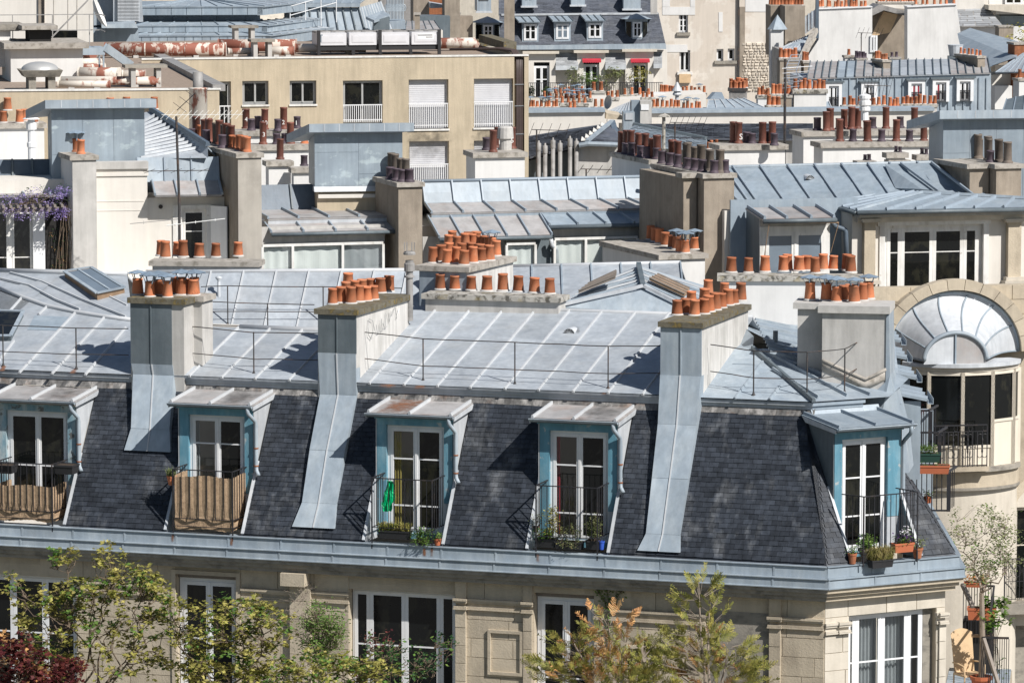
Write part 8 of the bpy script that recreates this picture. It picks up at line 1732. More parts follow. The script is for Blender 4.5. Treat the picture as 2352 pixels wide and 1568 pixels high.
for i,(pl,pr,pt,pb,gl_) in enumerate(((('W',2020,0),('W',2222,0),('W',0,1045),('W',0,1360),'glass'),(('X',268,0),('X',472,0),('X',0,1055),('X',0,1330),'glass'),(('X',868,0),('X',1082,0),('X',0,1032),('X',0,1320),'curtain_red'),(('X',1180,0),('X',1392,0),('X',0,1018),('X',0,1305),'curtain_red'),(('X',1488,0),('X',1702,0),('X',0,1008),('X',0,1300),'glass'))):
 a_,b_=F7 .y((pl[0],pl[1],1100),0),F7 .y((pr[0],pr[1],1100),0);zt_,zb_=z7((pt[0],300,pt[2])).z,z7((pb[0],300,pb[2])).z;w=.17
 mb=MB();mb.box(a_.x,a_.x+w,-.15,.15,zb_,zt_-w);mb.box(b_.x-w,b_.x,-.15,.15,zb_,zt_-w);mb.box(a_.x,b_.x,-.15,.15,zt_-w,zt_);part(ZF,'window_surround',mb,M_['white_paint'],F7)
 mb=MB();mb.box(a_.x-.12,b_.x+.12,-.22,.12,zt_+.003,zt_+.1);part(ZF,'window_hood',mb,M_['zinc_dark'],F7)
 window(ZF,F7,a_.x+w,b_.x-w,zb_,zt_-w,-.02,2,(),mat='white_paint',fr=.05,st=.07,panes={0:gl_,1:gl_ if i==2 else 'glass'})
 mb=MB();mb.box(a_.x+w,b_.x-w,-.13,-.10,zb_+.55,zb_+.6)
 for k in range(9):x=a_.x+w+(b_.x-a_.x-2*w)*(k+.5)/9;mb.box(x-.012,x+.012,-.125,-.105,zb_,zb_+.55)
 part(ZF,'window_guard',mb,M_['iron'],F7)
fstack(ZF,242,-16,('X',545,772),('X',662,765),1.9,6,'plaster_warm',n=3,kinds='s',rows=2,sc=1.25);fstack(ZF,242,-18,('X',1755,720),('X',1872,718),3.2,6,'plaster_warm',n=2,kinds='s',rows=3,sc=1.1)
fstack(ZF,247,-5,('X',55,715),('X',205,715),.9,3,'plaster_white',n=1,kinds='s',sc=1.3);fstack(ZF,246,-5,('X',205,745),('X',360,745),.9,3,'plaster_warm',n=4,kinds='v',rows=2,sc=1.2);fstack(ZF,247,-5,('X',630,735),('X',790,735),.9,3,'plaster_warm',n=2,kinds='v',sc=1.1)
fstack(ZF,226,-3,('X',25,1355),('X',610,1350),.8,4,'plaster_grey','cap',.15,.05,9,'s',1,1.45);fstack(ZF,226,-3,('X',775,1340),('X',1255,1335),.8,4,'plaster_grey','cap',.15,.05,8,'s',1,1.45);fstack(ZF,224,-3,('X',605,1375),('X',790,1375),.6,4,'plaster_grey','cap',.1,.05,3,'s',1,1.5)
fstack(ZF,222,-3,('W',1610,1125),('W',2055,1120),.9,6,'plaster_white','cap',.2,.08,7,'s',1,1.6);fstack(ZF,226,-3,('W',1165,1200),('W',1340,1190),.8,5,'plaster_white','cap',.15,.05,3,'s',1,1.4);fstack(ZF,222,-3,('W',1330,1190),('W',1610,1185),.9,5,'plaster_warm','cap',.15,.05,5,'s',1,1.5);fstack(ZF,218,-3,('W',1280,1330),('W',1500,1320),.9,5,'plaster_warm','cap',.15,.05,3,'s',1,1.7)
fstack(ZF,240,0,('W',820,1105),('W',1050,1105),.9,5,'steel_grey','iron_rust',.12,.05,6,'s',1,1.6)
proof(ZF,FQ,('W',1625,1365),('W',2100,1365),('W',2060,1275),('W',1640,1275),-5,-4,4,'zinc_front','zinc_white')
yagi('fan shaped grid aerial on a pole before the zinc fronted house',('X',360,1330),('X',360,1090),224,9,1.3);yagi('aerial standing on the roof edge before the left white gable',('X',272,700),('X',272,420),255,6,.8)
F=Frame(('X',1475,650),262,0);mb=MB();mb.lathe((0,0,-.3),[(.36,0),(.46,.62),(.48,.62),(.48,.66),(.43,.66),(0,.6)],16);t=thing('water_tank','round pale metal tank at the foot of the right white gable','tank',F,base=F.O.z);WM[t.name]=F.M.copy();part(t,'tank',mb,M_['zinc_white'],F,smooth=False);mb=MB();mb.box(-.45,.45,-.3,.3,-.6,-.31);part(t,'tank_base',mb,M_['zinc_dark'],F)
F8=Frame(('X',1900,800),262.0,-10)
EH=thing('zinc_hip_house','house with broad weathered zinc slopes and a brick stack at the right edge','building',F8)
q=[F8 .y(('X',1600,880),0),F8 .y(('X',2300,560),-1.5),F8 .y(('X',1660,362),9),F8 .y(('X',1510,420),9)];q=[F8 .d(('X',1620,960),252),F8 .d(('X',2260,740),250),F8 .d(('X',2300,540),262),F8 .d(('X',1660,360),275),F8 .d(('X',1500,430),272)]
mb=MB();mb.poly(*q);s_=part(EH,'zinc_roof',mb,M_['zinc_front'],F8);rowslates(s_,F8,q[0],q[1],q[2],q[3],16,1.2,'zinc_front',8,'zinc_tiles')
zroof(EH,'zinc_roof',F8,F8 .d(('X',1990,930),246),F8 .d(('X',2480,920),244),F8 .d(('X',2480,620),254),F8 .d(('X',2340,690),252),6,'zinc_light','zinc_front',(.5,))
pslab(EH,'house_wall',F8,[('X',1930,1500),('X',2480,1500),('X',2480,930),('X',1930,960)],-9,3,'plaster_cream');pslab(EH,'house_wall',F8,[('X',1980,1400),('X',2200,1400),('X',2200,1100),('X',1980,1100)],-10,.8,'plaster_white')
fstack(EH,252,-10,('X',2225,550),('X',2480,545),1.5,5,'rust');fstack(EH,228,-10,('X',2280,1010),('X',2480,1005),1.2,6,'plaster_white',n=2,kinds='s',sc=1.5)
q=[F8 .d(('X',2080,1420),215),F8 .d(('X',2480,1420),214),F8 .d(('X',2480,1190),224),F8 .d(('X',2130,1270),222)];zroof(EH,'zinc_roof',F8,*q,3,'zinc_dark','batten_blue',())
F9=Frame(('X',1900,330),340.0,-3)
AH=thing('stone_attic_house','far stone house with a banded sloping roof, at the top right corner','building',F9)
pslab(AH,'house_wall',F9,[('X',1380,700),('X',2480,700),('X',2480,350),('X',1380,350)],0,6,'plaster_white');q=[F9 .y(('X',1400,340),-.5),F9 .y(('X',2080,330),-.5),F9 .y(('X',1900,110),3),F9 .y(('X',1490,125),3)];s_=sl_roof(AH,F9,q,'steel_grey');rowslates(s_,F9,*q,8,1.0,'slate_pale',9)
pslab(AH,'upper_wall',F9,[('X',1460,130),('X',1905,110),('X',1905,-200),('X',1460,-200)],3,5,'plaster_cream');pslab(AH,'upper_wall',F9,[('X',1900,130),('X',2480,200),('X',2480,70),('X',1900,70)],1,5,'stone_pale');pslab(AH,'upper_wall',F9,[('X',1895,75),('X',2480,75),('X',2480,-200),('X',1895,-200)],3,5,'plaster_white');fwin(F9,AH,('X',2110,0),('X',2330,0),('X',0,-80),('X',0,62),2.8,())
pslab(AH,'terrace',F9,[('X',2020,340),('X',2480,340),('X',2480,205),('X',2060,205)],2,3,'zinc_dark')
fstack(AH,335,-3,('X',2025,335),('X',2230,335),2,3,'plaster_warm');fstack(AH,320,-3,('X',480,30),('X',1010,25),1.2,6,'plaster_cream',n=14,kinds='s',sc=1.5)
c=F9 .d(('X',2360,530),300);bush('far_tree','bright green tree crown peeping in at the right edge, far off','tree',F9,(c.x,c.y,c.z-1.4),1.5,500,.22,'leaf_yellow',77)
# upper left: cream tower block, slatted plant room, terraced zinc roofs
F10_=Frame(('R',400,480),205.0,-6)
CB=thing('cream_tower_block','tall cream block with joints and a dark slot window at the top left corner','building',F10_)
pslab(CB,'block_wall',F10_,[('R',-300,1500),('R',1055,1500),('R',1055,-250),('R',-300,-250)],0,10,'plaster_cream');pslab(CB,'slot_window',F10_,[('R',505,460),('R',875,460),('R',875,340),('R',505,340)],-.03,.03,'glass');pslab(CB,'pilaster_strip',F10_,[('R',435,355),('R',505,355),('R',505,-250),('R',435,-250)],-.12,.12,'plaster_warm')
for i in range(22):pslab(CB,'louvre',F10_,[('R',480,245-i*18),('R',503,250-i*18),('R',503,243-i*18),('R',480,238-i*18)],-.2,.08,'iron')
for x in(605,765,868):pslab(CB,'panel_joint',F10_,[('R',x,340),('R',x+7,340),('R',x+7,-250),('R',x,-250)],-.015,.015,'cap_pale')
F=Frame(('R',1075,160),200,0);mb=MB();mb.lathe((0,0,0),[(0,0),(.28,.03),(.56,.12),(.76,.25),(.75,.27),(.55,.15),(.28,.06),(0,.03)],20);solo('satellite_dish','big pale satellite dish seen edge on beside the cream block','satellite dish',mb,M_['white_worn'],M=F.M@Matrix.Rotation(R(68),4,'Y'))
F11=Frame(('S',0,440),236.0,-5)
ZT_=thing('terraced_zinc_roofs','large stepped blue grey zinc roofs behind the ducts, upper left','building',F11)
def z11(p,y):return F11 .y(p,y)
def tier(yf,xl,xr_,pt,pb,mat='zinc_blue',n=12,xr2=None):
 a_,b_=z11(('R',xl,100),yf).x,z11(('S',xr_,100),yf).x;zb_,zt_=z11(('S',0,pb),yf).z,z11(('S',0,pt),yf).z
 mb=MB();mb.box(a_,b_,yf,yf+9,zb_,zt_);h_=part(ZT_,'roof_tier',mb,M_[mat],F11)
 for i in range(n):x0_=a_+(b_-a_)*i/n;m2=MB();m2 .box(x0_+.015,x0_+(b_-a_)/n-.015,yf-.05,yf-.002,zb_+.03,zt_-.02);part(h_,'zinc_sheet',m2,M_[mat],F11)
 return a_,b_,zb_,zt_
tA=tier(3.2,1590,800,78,178,'zinc_blue',8);tB=tier(3.9,1620,770,178,245,'zinc_deep',8);tC=tier(1.4,1540,850,290,372,'zinc_blue',8);tD=tier(.2,1500,890,405,520,'zinc_front',16)  # set-back second tier: recess shade carried by the darker zinc colour
for(t0,t1,y0_,y1_) in((tA,tA,3.1,6.5),(tC,tB,1.3,3.9),(tD,tC,.1,1.4)):
 za=t0[3]+.004;zb2=z11(('S',0,5),6.5).z if t0 is tA else t1[2]
 zroof(ZT_,'zinc_roof',F11,(t0[0]-.1,y0_,za),(t0[1]+.1,y0_,za),(t0[1]-(2.5 if t0 is tA else .8),y1_,max(zb2,za+.1)),(t0[0]+(2.5 if t0 is tA else .8),y1_,max(zb2,za+.1)),8,'zinc_front','zinc_blue',(),ends=False)
 q=[(t0[1]+.1,y0_,za),(t0[1]+4,y0_+10,za),(t0[1]+3,y0_+10,max(zb2,za+.1)),(t0[1]-(2.5 if t0 is tA else .8),y1_,max(zb2,za+.1))];zroof(ZT_,'zinc_roof',F11,*q,8,'zinc_front','zinc_white',(),ends=False)
 mb=MB();mb.slab([(t0[1],y0_+.05,t0[2]),(t0[1]+4,y0_+10,t0[2]),(t0[1]+4,y0_+10,t0[3]),(t0[1],y0_+.05,t0[3])],(-.3,0,0));part(ZT_,'roof_tier',mb,M_['zinc_front'],F11)
F12=Frame(('S',1500,380),246.0,-4)
SW=thing('seamed_zinc_house','steep blue grey zinc wall roof with upright seams, left of the slate house','building',F12)
q=[F12 .y(('S',1050,560),0),F12 .y(('S',2010,560),0),F12 .y(('S',1885,85),.8),F12 .y(('S',1050,90),.8)];zroof(SW,'zinc_roof',F12,*q,10,'zinc_front','zinc_dark',(),ends=False,bw=.09,bh=.1,sides=True,seams=[i/9 for i in range(10)])
pslab(SW,'zinc_ledge',F12,[('S',1040,88),('S',1900,82),('S',1900,40),('S',1040,45)],.5,1,'zinc_front');q=[F12 .y(('S',1040,42),.6),F12 .y(('S',1900,38),.6),F12 .y(('S',2100,-120),5),F12 .y(('S',1040,-120),5)];zroof(SW,'zinc_roof',F12,*q,8,'zinc_blue','zinc_front',(),ends=False)
q=[F12 .y(('S',2000,560),0),F12 .d(('S',2250,330),254),F12 .d(('S',2130,20),254),F12 .y(('S',1890,88),.8)];zroof(SW,'zinc_roof',F12,*q,9,'zinc_front','zinc_white',(),ends=False)
pslab(SW,'dormer',F12,[('S',2040,600),('S',2235,600),('S',2235,195),('S',2060,230)],-1.5,2,'zinc_dark');q=[F12 .y(('S',1965,190),-1.6),F12 .y(('S',2060,232),-2.0),F12 .y(('S',2240,170),-.5),F12 .y(('S',2160,120),1.0)];mb=MB();mb.slab(q,(0,0,-.15));part(SW,'dormer_roof',mb,M_['zinc_front'],F12)
mb=MB();c=F12 .y(('S',1110,380),-2);
for z in(.5,1.0):mb.tube([c+Vector((0,0,z+.5)),c+Vector((2.6,.3,z+1.2))],.03,5)
for k in range(4):p_=c+Vector((2.6*k/3,.1*k,.2*k));mb.tube([p_,p_+Vector((0,0,1.6))],.03,5)
part(SW,'roof_railing',mb,M_['white_paint'],F12)
pslab(SW,'slatted_plant_room',F10_,[('R',1280,270),('R',1620,250),('R',1590,-250),('R',1280,-250)],12,6,'zinc_light');pslab(SW,'slatted_plant_room',F10_,[('R',1060,290),('R',1282,275),('R',1282,-250),('R',1060,-250)],13,6,'zinc_front');pslab(SW,'canopy_slab',F10_,[('R',1150,320),('R',1560,320),('R',1530,262),('R',1150,285)],9,4,'zinc_front');pslab(SW,'dark_base',F10_,[('R',1050,560),('R',1580,560),('R',1560,320),('R',1050,320)],12.5,6,'zinc_blue')
for i in range(26):pslab(SW,'plant_room_slat',F10_,[('R',1330,240-i*16),('R',1580,240-i*16),('R',1580,231-i*16),('R',1330,231-i*16)],11.8,.15,'zinc_white')
F13=Frame(('T',600,400),268.0,-4)
GP=thing('gap_houses','jumble of beige and zinc roofs left of the far slate house','building',F13)
proof(GP,F13,('T',350,500),('T',930,500),('T',820,340),('T',370,350),0,4,5,'zinc_dirty','zinc_dark');pslab(GP,'house_wall',F13,[('T',330,1100),('T',960,1100),('T',960,500),('T',330,500)],.2,5,'plaster_cream');fstack(GP,266,0,('T',485,220),('T',595,220),1.2,5,'plaster_warm')
pslab(GP,'house_wall',F13,[('T',590,760),('T',1080,760),('T',1080,270),('T',590,270)],7,3,'zinc_dark');pslab(GP,'house_wall',F13,[('T',480,400),('T',740,400),('T',740,-200),('T',480,-200)],14,4,'plaster_warm');pslab(GP,'house_wall',F13,[('T',730,400),('T',1010,400),('T',1010,-200),('T',730,-200)],18,4,'rust');pslab(GP,'house_wall',F13,[('T',-60,420),('T',500,420),('T',500,-200),('T',-60,-200)],24,4,'steel_grey');pslab(GP,'side_wall',F13,[('T',990,640),('T',1240,640),('T',1240,-200),('T',990,-200)],9,3,'plaster_warm')
pslab(GP,'lean_to_roof',F13,[('T',760,140),('T',1000,130),('T',990,90),('T',750,50)],12,3,'zinc_white');pslab(GP,'zinc_base',F13,[('T',80,480),('T',350,480),('T',350,340),('T',80,350)],-4,3,'zinc_front')
for k in range(12):c=F13 .y(('T',50+k*24,320),-3.6);m2=MB();m2 .tube([c,c+Vector((0,0,1.3+.3*(k%2)))],.035,5);m2 .tube([c+Vector((.16*math.cos(q),0,.7+.22*math.sin(q))) for q in[i*.785 for i in range(9)]],.03,5);m2 .lathe(c+Vector((0,0,1.3+.3*(k%2))),[(.0,-.1),(.09,0),(0,.3)],6);part(GP,'roof_cresting',m2,M_['zinc_front'],F13)
# ground, and the mass of the city beyond
def flat(name,pts,z,mat):
 mb=MB();mb.poly(*[(x,y,z) for x,y in pts]);o=part(None,name,mb,M_[mat],M=Matrix.Identity(4));o['kind']='structure';return o
flat('ground',[(-1500,-200),(1500,-200),(1500,3000),(-1500,3000)],0.0,'pavement')
flat('added_dark_ground',[(-90,60),(60,20),(75,55),(-60,100)],0.004,'garden')  # unseen dark ground, added to darken what the front windows reflect
flat('road',[(-100,50),(60,5),(60,15),(-95,58)],0.008,'asphalt')
rg=random.Random(3);fb=MB()
for i in range(60):
 y=rg.uniform(380,900);x=rg.uniform(-.16,.16)*y;w,d,h_=rg.uniform(8,22),rg.uniform(8,16),rg.uniform(14,24) if y<600 else rg.uniform(6,18)
 fb.box(x,x+w,y,y+d,0,h_);fb.hexa([(x,y,h_),(x+w,y,h_),(x+w,y+d,h_),(x,y+d,h_)],[(x+1.5,y+2.5,h_+3),(x+w-1.5,y+2.5,h_+3),(x+w-1.5,y+d-2.5,h_+3),(x+1.5,y+d-2.5,h_+3)])
o=part(None,'distant_roofs',fb,M_['stone_pale'],M=Matrix.Identity(4));o['kind']='stuff'
# lower storeys of the house with the bow, at the right
def g(p,y=0):return FD.y(p,y)
yA=-.15
gx0,gx1=g(('Q',560,400),yA).x,g(('Q',1400,400),yA).x;gz1=g(('Q',700,205),yA).z
h1=(g(('Q',600,500),yA).x,g(('Q',848,500),yA).x,g(('Q',700,980),yA).z,g(('Q',700,295),yA).z)
h2=(g(('Q',1047,500),yA).x,g(('Q',1400,500),yA).x,g(('Q',1100,1010),yA).z,g(('Q',1100,330),yA).z)
h3=(g(('Q',1050,1300),yA).x,g(('Q',1400,1300),yA).x,g(('Q',1100,1900),yA).z,g(('Q',1100,1162),yA).z)
mb=MB();wall_mb(mb,gx0-2,gx1,-20,gz1,yA,[h1,h2,h3],.4);LW=part(RH,'facade_wall',mb,M_['stone_pale'],FD)
blocks(RH,FD,gx0-1,gx1,g(('Q',700,1560),yA).z,gz1-.05,yA,1.3,.55,'stone_pale',[h1,h2,h3],.015,23,host=LW)
mb=MB();n=10;r=(h2[1]-h2[0])/2;cx_=(h2[0]+h2[1])/2;vs=[]
for i in range(n+1):a=math.pi*i/n;vs+=[(cx_-r*math.cos(a),yA-.02,h2[3]-.25+.9*math.sin(a)*.9),(cx_-(r+.22)*math.cos(a),yA-.02,h2[3]-.25+1.1*math.sin(a)),(cx_-r*math.cos(a),yA+.2,h2[3]-.25+.9*math.sin(a)*.9),(cx_-(r+.22)*math.cos(a),yA+.05,h2[3]-.25+1.1*math.sin(a))]
mb.add(vs,[(i*4+j,i*4+k,i*4+4+k,i*4+4+j) for i in range(n) for j,k in((0,1),(1,3),(2,0))]);part(RH,'arch_moulding',mb,M_['stone'],FD)
window(RH,FD,h1[0]+.02,h1[1]-.02,h1[2],h1[3]-.02,yA+.22,2,(.62,),mat='white_worn',fr=.10,st=.12)
window(RH,FD,h2[0]+.02,h2[1]-.02,h2[2],h2[3]-.02,yA+.3,2,(.6,),mat='cream_paint');mb=MB();mb.box(h3[0],h3[1],yA+.38,yA+.42,h3[2],h3[3]);part(RH,'niche_back',mb,M_['stone_grey'],FD)
sz=g(('Q',1000,1012),yA-.5).z;mb=MB();mb.box(g(('Q',915,1050),yA-.5).x,gx1,yA-.55,yA,sz-.28,sz);part(RH,'balcony_slab',mb,M_['stone_grey'],FD)
bx0=g(('Q',990,800),yA-.5).x;bz=g(('Q',1050,690),yA-.5).z;p=balcony(RH,FD,bx0,gx1,yA-.5,yA,sz+.02,bz,16,4,'iron',.12,(sz+bz)/2)
for i in range(7):
 c=(bx0+.12+i*.24,yA-.5,bz-.35);m2=MB();m2 .tube([(c[0]+.1*math.cos(q*.785),c[1],c[2]+.16*math.sin(q*.785)) for q in range(9)],.010,5);part(p,'railing_scroll',m2,M_['iron'],FD)
bx,by=g(('Q',640,190),yA-.12).x,yA-.12
for x in(600,690):pass
mb=MB();mb.box(g(('Q',598,250),yA).x,g(('Q',690,250),yA).x,yA-.16,yA,g(('Q',600,290),yA).z,gz1-.02);part(RH,'corbel',mb,M_['stone_pale'],FD)
# terrace of the building on the side street
FT=Frame(('Q',820,1500),107.5,8.0)
TE=thing('roof_terrace','small roof terrace with slatted floor and dark railings beside the corner building','terrace',FT)
def t_(p,y=0):return FT.y(p,y)
fz_=t_(('Q',760,1640),0).z
tx0,tx1=t_(('Q',560,1400),0).x,t_(('Q',1020,1400),0).x
mb=MB();mb.box(tx0,tx1,-.8,3.5,fz_-22,fz_-.06);part(TE,'terrace_base',mb,M_['stone'],FT)
for i in range(26):y=-.75+i*.16;m2=MB();m2 .box(tx0+.02,tx1-.02,y,y+.13,fz_-.055,fz_-rnd.uniform(.0,.006));part(TE,'floor_board',m2,M_['zinc_front'],FT)
zr_=t_(('Q',950,1255),-.2).z;xr_=t_(('Q',1020,1260),-.2).x;xl_=t_(('Q',830,1250),-.2).x
p=part(TE,'terrace_railing',MB().beam((xl_,-.2,zr_),(xr_,-.2,zr_),.05,.05).beam((xl_,-.2,fz_+.1),(xr_,-.2,fz_+.1),.04,.04),M_['iron'],FT)
bars(p,FT,[(xl_+(xr_-xl_)*i/12,-.2) for i in range(13)],fz_,zr_,.009)
m2=MB();m2 .beam(t_(('Q',835,1255),-.4),t_(('Q',960,1640),-.9),.09,.07);part(TE,'sloping_rail',m2,M_['wood_grey'],FT);m2=MB();m2 .beam(t_(('Q',690,880),1.2),t_(('Q',765,1040),.6),.10,.08);part(TE,'sloping_rail',m2,M_['wood_grey'],FT)
m2=MB();m2 .beam(t_(('Q',755,1240),.0),t_(('Q',885,1245),.0),.16,.05);part(TE,'wooden_ledge',m2,M_['wood'],FT)
zb2=t_(('Q',850,890),2.6).z;x0_,x1_=t_(('Q',700,900),2.6).x,t_(('Q',915,900),2.6).x
mb=MB();mb.box(x0_,x1_,2.7,3.5,fz_,zb2-.9);part(TE,'upper_base',mb,M_['dark'],FT)
p=part(TE,'terrace_railing',MB().beam((x0_,2.6,zb2),(x1_,2.6,zb2),.05,.05),M_['iron'],FT);bars(p,FT,[(x0_+(x1_-x0_)*i/11,2.6) for i in range(12)],zb2-1.3,zb2,.010)
p=part(TE,'terrace_railing',MB().beam((x1_,2.6,zb2),(x1_,-.1,zb2-.2),.05,.05),M_['iron'],FT);bars(p,FT,[(x1_,2.5-i*.28) for i in range(7)],zb2-1.6,zb2-.1,.009)
c=t_(('Q',735,1545),.4);FCh=Frame(world=FT.wor((c.x,.4,fz_)),deg=8-35);t=thing('wicker_chair','pale woven wicker armchair on the small roof terrace','chair',world=FCh.O);t.matrix_world=FCh.M;WM[t.name]=FCh.M.copy()
w=.29;zs=.44;bt=t_(('Q',710,1142),.6).z-fz_;bt=max(.9,min(1.5,bt))
mb=MB();mb.box(-w,w,-.28,.25,zs-.05,zs);part(t,'seat',mb,M_['wicker_pale'],FCh)
mb=MB();vs=[];
for i in range(9):
 for j in range(6):x=-w*1.02+2.04*w*i/8;k=j/5;vs.append((x*(1+.06*k),.24+.16*k+.05*((x/w)**2)*-1,zs+(bt-zs-.10*(x/w)**2)*k))
mb.add(vs,[(i*6+j,i*6+6+j,i*6+7+j,i*6+1+j) for i in range(8) for j in range(5)]);part(t,'backrest',mb,M_['wicker_pale'],FCh)
for s in(-1,1):
 m2=MB();m2 .tube([(s*w,.27,zs+.24),(s*w*1.08,.0,zs+.26),(s*w*1.05,-.26,zs+.22),(s*w,-.28,zs-.02)],.022,6);part(t,'armrest',m2,M_['wicker_pale'],FCh)
 for y in(-.25,.24):m2=MB();m2 .tube([(s*w*.95,y,0),(s*w*.95,y,zs-.05)],.02,6);part(t,'leg',m2,M_['wicker_pale'],FCh)
def px_planter(label,pl,pr,pt,pb,y,d,mat,F=FT):a,b=F.y(pl,y).x,F.y(pr,y).x;return box_planter('planter',label,F,a,b,y,y+d,F.y(pb,y).z,F.y(pt,y).z,mat)
t,W=px_planter('terracotta coloured trough by the olive tree trunk on the terrace',('Q',728,1080),('Q',925,1080),('Q',800,1040),('Q',800,1125),1.3,.3,'plastic_terra');plant_on(t,W,(.35,0,.25),.3,.1,.3,200,.08,'leaf_green',61,9,star=True)
t,W=px_planter('trough of orange flowers on the upper railing behind the olive tree',('Q',705,870),('Q',860,870),('Q',780,862),('Q',780,895),2.5,.25,'plastic_terra');plant_on(t,W,(0,0,.1),.32,.1,.22,260,.05,'petal_orange',62,16)
t=thing('climbing_plant','leafy green climber over the railing at the right of the wicker chair','plant',world=FT.O);t.matrix_world=FT.M;WM[t.name]=FT.M.copy();rg=random.Random(9);m=MB();s=MB()
for k in range(26):c=t_(('Q',rg.uniform(820,1010),rg.uniform(1060,1230)),-.1);leaves_mb(m,[c],5,.06,.10,rg,star=True)
for k in range(10):c=t_(('Q',rg.uniform(900,1000),rg.uniform(1330,1560)),-.05);leaves_mb(m,[c],5,.05,.07,rg)
for k in range(5):s.tube([t_(('Q',910+12*k,1500),0),t_(('Q',915+5*k,1250),-.05),t_(('Q',850+35*k,1100),-.1)],.01,4)
part(t,'stem',s,M_['bark'],FT);part(t,'foliage',m,M_['leaf_green'],FT)
FE=Frame(('P',480,1480),104.5,4.0);SB=thing('side_balconies','black balcony railings stacked behind the corner dormer, carrying planters','balcony',FE)
def e_(p,y=0):return FE.y(p,y)
for pl,pr,pt,pb,y in((('P',365,1060),('P',485,1060),1050,1330,1.5),(('P',350,1215),('P',555,1215),1215,1480,.8),(('P',360,1520),('P',625,1520),1515,1800,0)):
 a,b=e_(pl,y).x,e_(pr,y).x;z1_,z0_=e_(('P',450,pt),y).z,e_(('P',450,pb),y).z
 p=part(SB,'balcony_railing',MB().beam((a,y,z1_),(b,y,z1_),.05,.045).beam((b,y,z1_),(b+.25,y+1.0,z1_),.05,.045).beam((a,y,z0_),(b,y,z0_),.04,.04).beam((b,y,z0_),(b,y,z1_),.09,.09),M_['iron'],FE)
 bars(p,FE,[(a+(b-a)*i/7,y) for i in range(7)]+[(b+.25*k/5,y+1.0*k/5) for k in range(1,5)],z0_,z1_,.012)
mb=MB();mb.box(e_(('P',300,1500),2.4).x,e_(('P',520,1500),2.4).x,2.4,3.2,-18,e_(('P',480,1060),2.4).z);part(SB,'side_wall',mb,M_['zinc_front'],FE)
t,W=px_planter('dark green trough of leafy plants on the balcony behind the corner dormer',('P',365,1400),('P',575,1400),('P',450,1368),('P',450,1435),.1,.3,'plastic_dkgreen',FE);plant_on(t,W,(0,0,.2),.3,.1,.2,420,.05,'leaf_green',63,20)
t,W=px_planter('long orange red trough hung below the green one behind the corner dormer',('P',350,1490),('P',645,1490),('P',450,1458),('P',450,1520),-.1,.3,'plastic_terra',FE);plant_on(t,W,(0,0,.15),.4,.1,.1,90,.04,'leaf_green',64,12)
t,W=flowerpot('small pot of red and white flowers on the balcony beside the hip',FE,e_(('Q',450,300),.3),.16,.1,'plastic_terra');plant_on(t,W,(0,0,.12),.14,.1,.16,90,.05,'leaf_green',65,8,('petal_orange',6,.05))
t,W=flowerpot('clay pot with reddish leaves high on the balcony behind the corner roof',FE,e_(('P',395,1130),1.2),.2,.09);plant_on(t,W,(0,0,.15),.1,.1,.22,90,.05,'leaf_red',66,7)
# trees and shrubs in front of the facade
W0=Frame(world=(0,0,0))
def garden(name,label,cat,base,d,blobs,leaf,size,per,seed,star=False,bark='bark',limbs=6,thick=.09,spread=.07,depth=.55,group=None,extra=None,twig=.012,kink=.16,ground=True,trunk=True,dens=.46):
 """tree or shrub: trunk and limbs run to twig ends scattered through its crown, each with a tuft of leaves.
    blobs: centre, half width and half height of each part of the crown (in metres), number of tufts"""
 rg=random.Random(seed);B=at(base,d);B0=Vector((B.x,B.y,0.0)) if ground else B;F=Frame(world=B0);t=thing(name,label,cat,world=B0,group=group);WM[t.name]=F.M.copy()
 top=F.loc(B);ends=[]
 for(c,rx,rz_,n) in blobs:
  cc=F.loc(at(c,d))
  for _ in range(int(n*dens)):
   while True:
    v=Vector((rg.uniform(-1,1),rg.uniform(-1,1),rg.uniform(-1,1)))
    if v.length<1:break
   ends.append(cc+Vector((v.x*rx,v.y*depth*1.6,v.z*rz_)))
 def wig(a,b,k,n=5):
  pts=[a];L=(b-a).length
  for i in range(1,n):p=lerp(a,b,i/n)+Vector((rg.gauss(0,k),rg.gauss(0,k),rg.gauss(0,k*.7)))*L*.5;pts.append(p)
  return pts+[b]
 s=MB();nodes=[]
 if trunk:s.tube(wig(Vector((0,0,0)),top,.012,8),thick*1.5,8,True,thick)
 mains=[]
 for k in range(limbs):
  e=ends[rg.randrange(len(ends))];e=lerp(top,e,rg.uniform(.55,.9));pts=wig(top,e,kink);s.tube(pts,thick*.55,6,True,thick*.18);nodes+=pts[1:];mains.append(pts)
 sub=[]
 for k in range(limbs*4):
  e=ends[rg.randrange(len(ends))];a=min(nodes,key=lambda q:(q-e).length+rg.uniform(0,.35));e2=lerp(a,e,.75);pts=wig(a,e2,kink*1.2,4);s.tube(pts,thick*.22,5,True,thick*.09);sub+=pts[1:]
 nodes+=sub
 for e in ends:
  a=min(nodes,key=lambda q:(q-e).length+(0.25 if q.z>e.z else 0));s.tube(wig(a,e,kink*1.3,4),twig,4,False,twig*.45)
 part(t,'branches',s,M_[bark],F)
 m=MB();m2=MB()
 for e in ends:
  tgt=m2 if extra and rg.random()<extra[1] else m
  cs=[e]+([e+Vector((rg.gauss(0,.12),rg.gauss(0,.12),rg.gauss(0,.1)))] if rg.random()<.5 else[])
  leaves_mb(tgt,cs,max(1,per//len(cs)),spread,size,rg,star=star)
 part(t,'foliage',m,M_[leaf],F)
 if extra:part(t,'dry_foliage' if extra[0] in('leaf_orange','grass_dry') else 'foliage',m2,M_[extra[0]],F)
 return t
def bl(c,x,y,rx,ry,n):return((c,x,y),rx,ry,n)
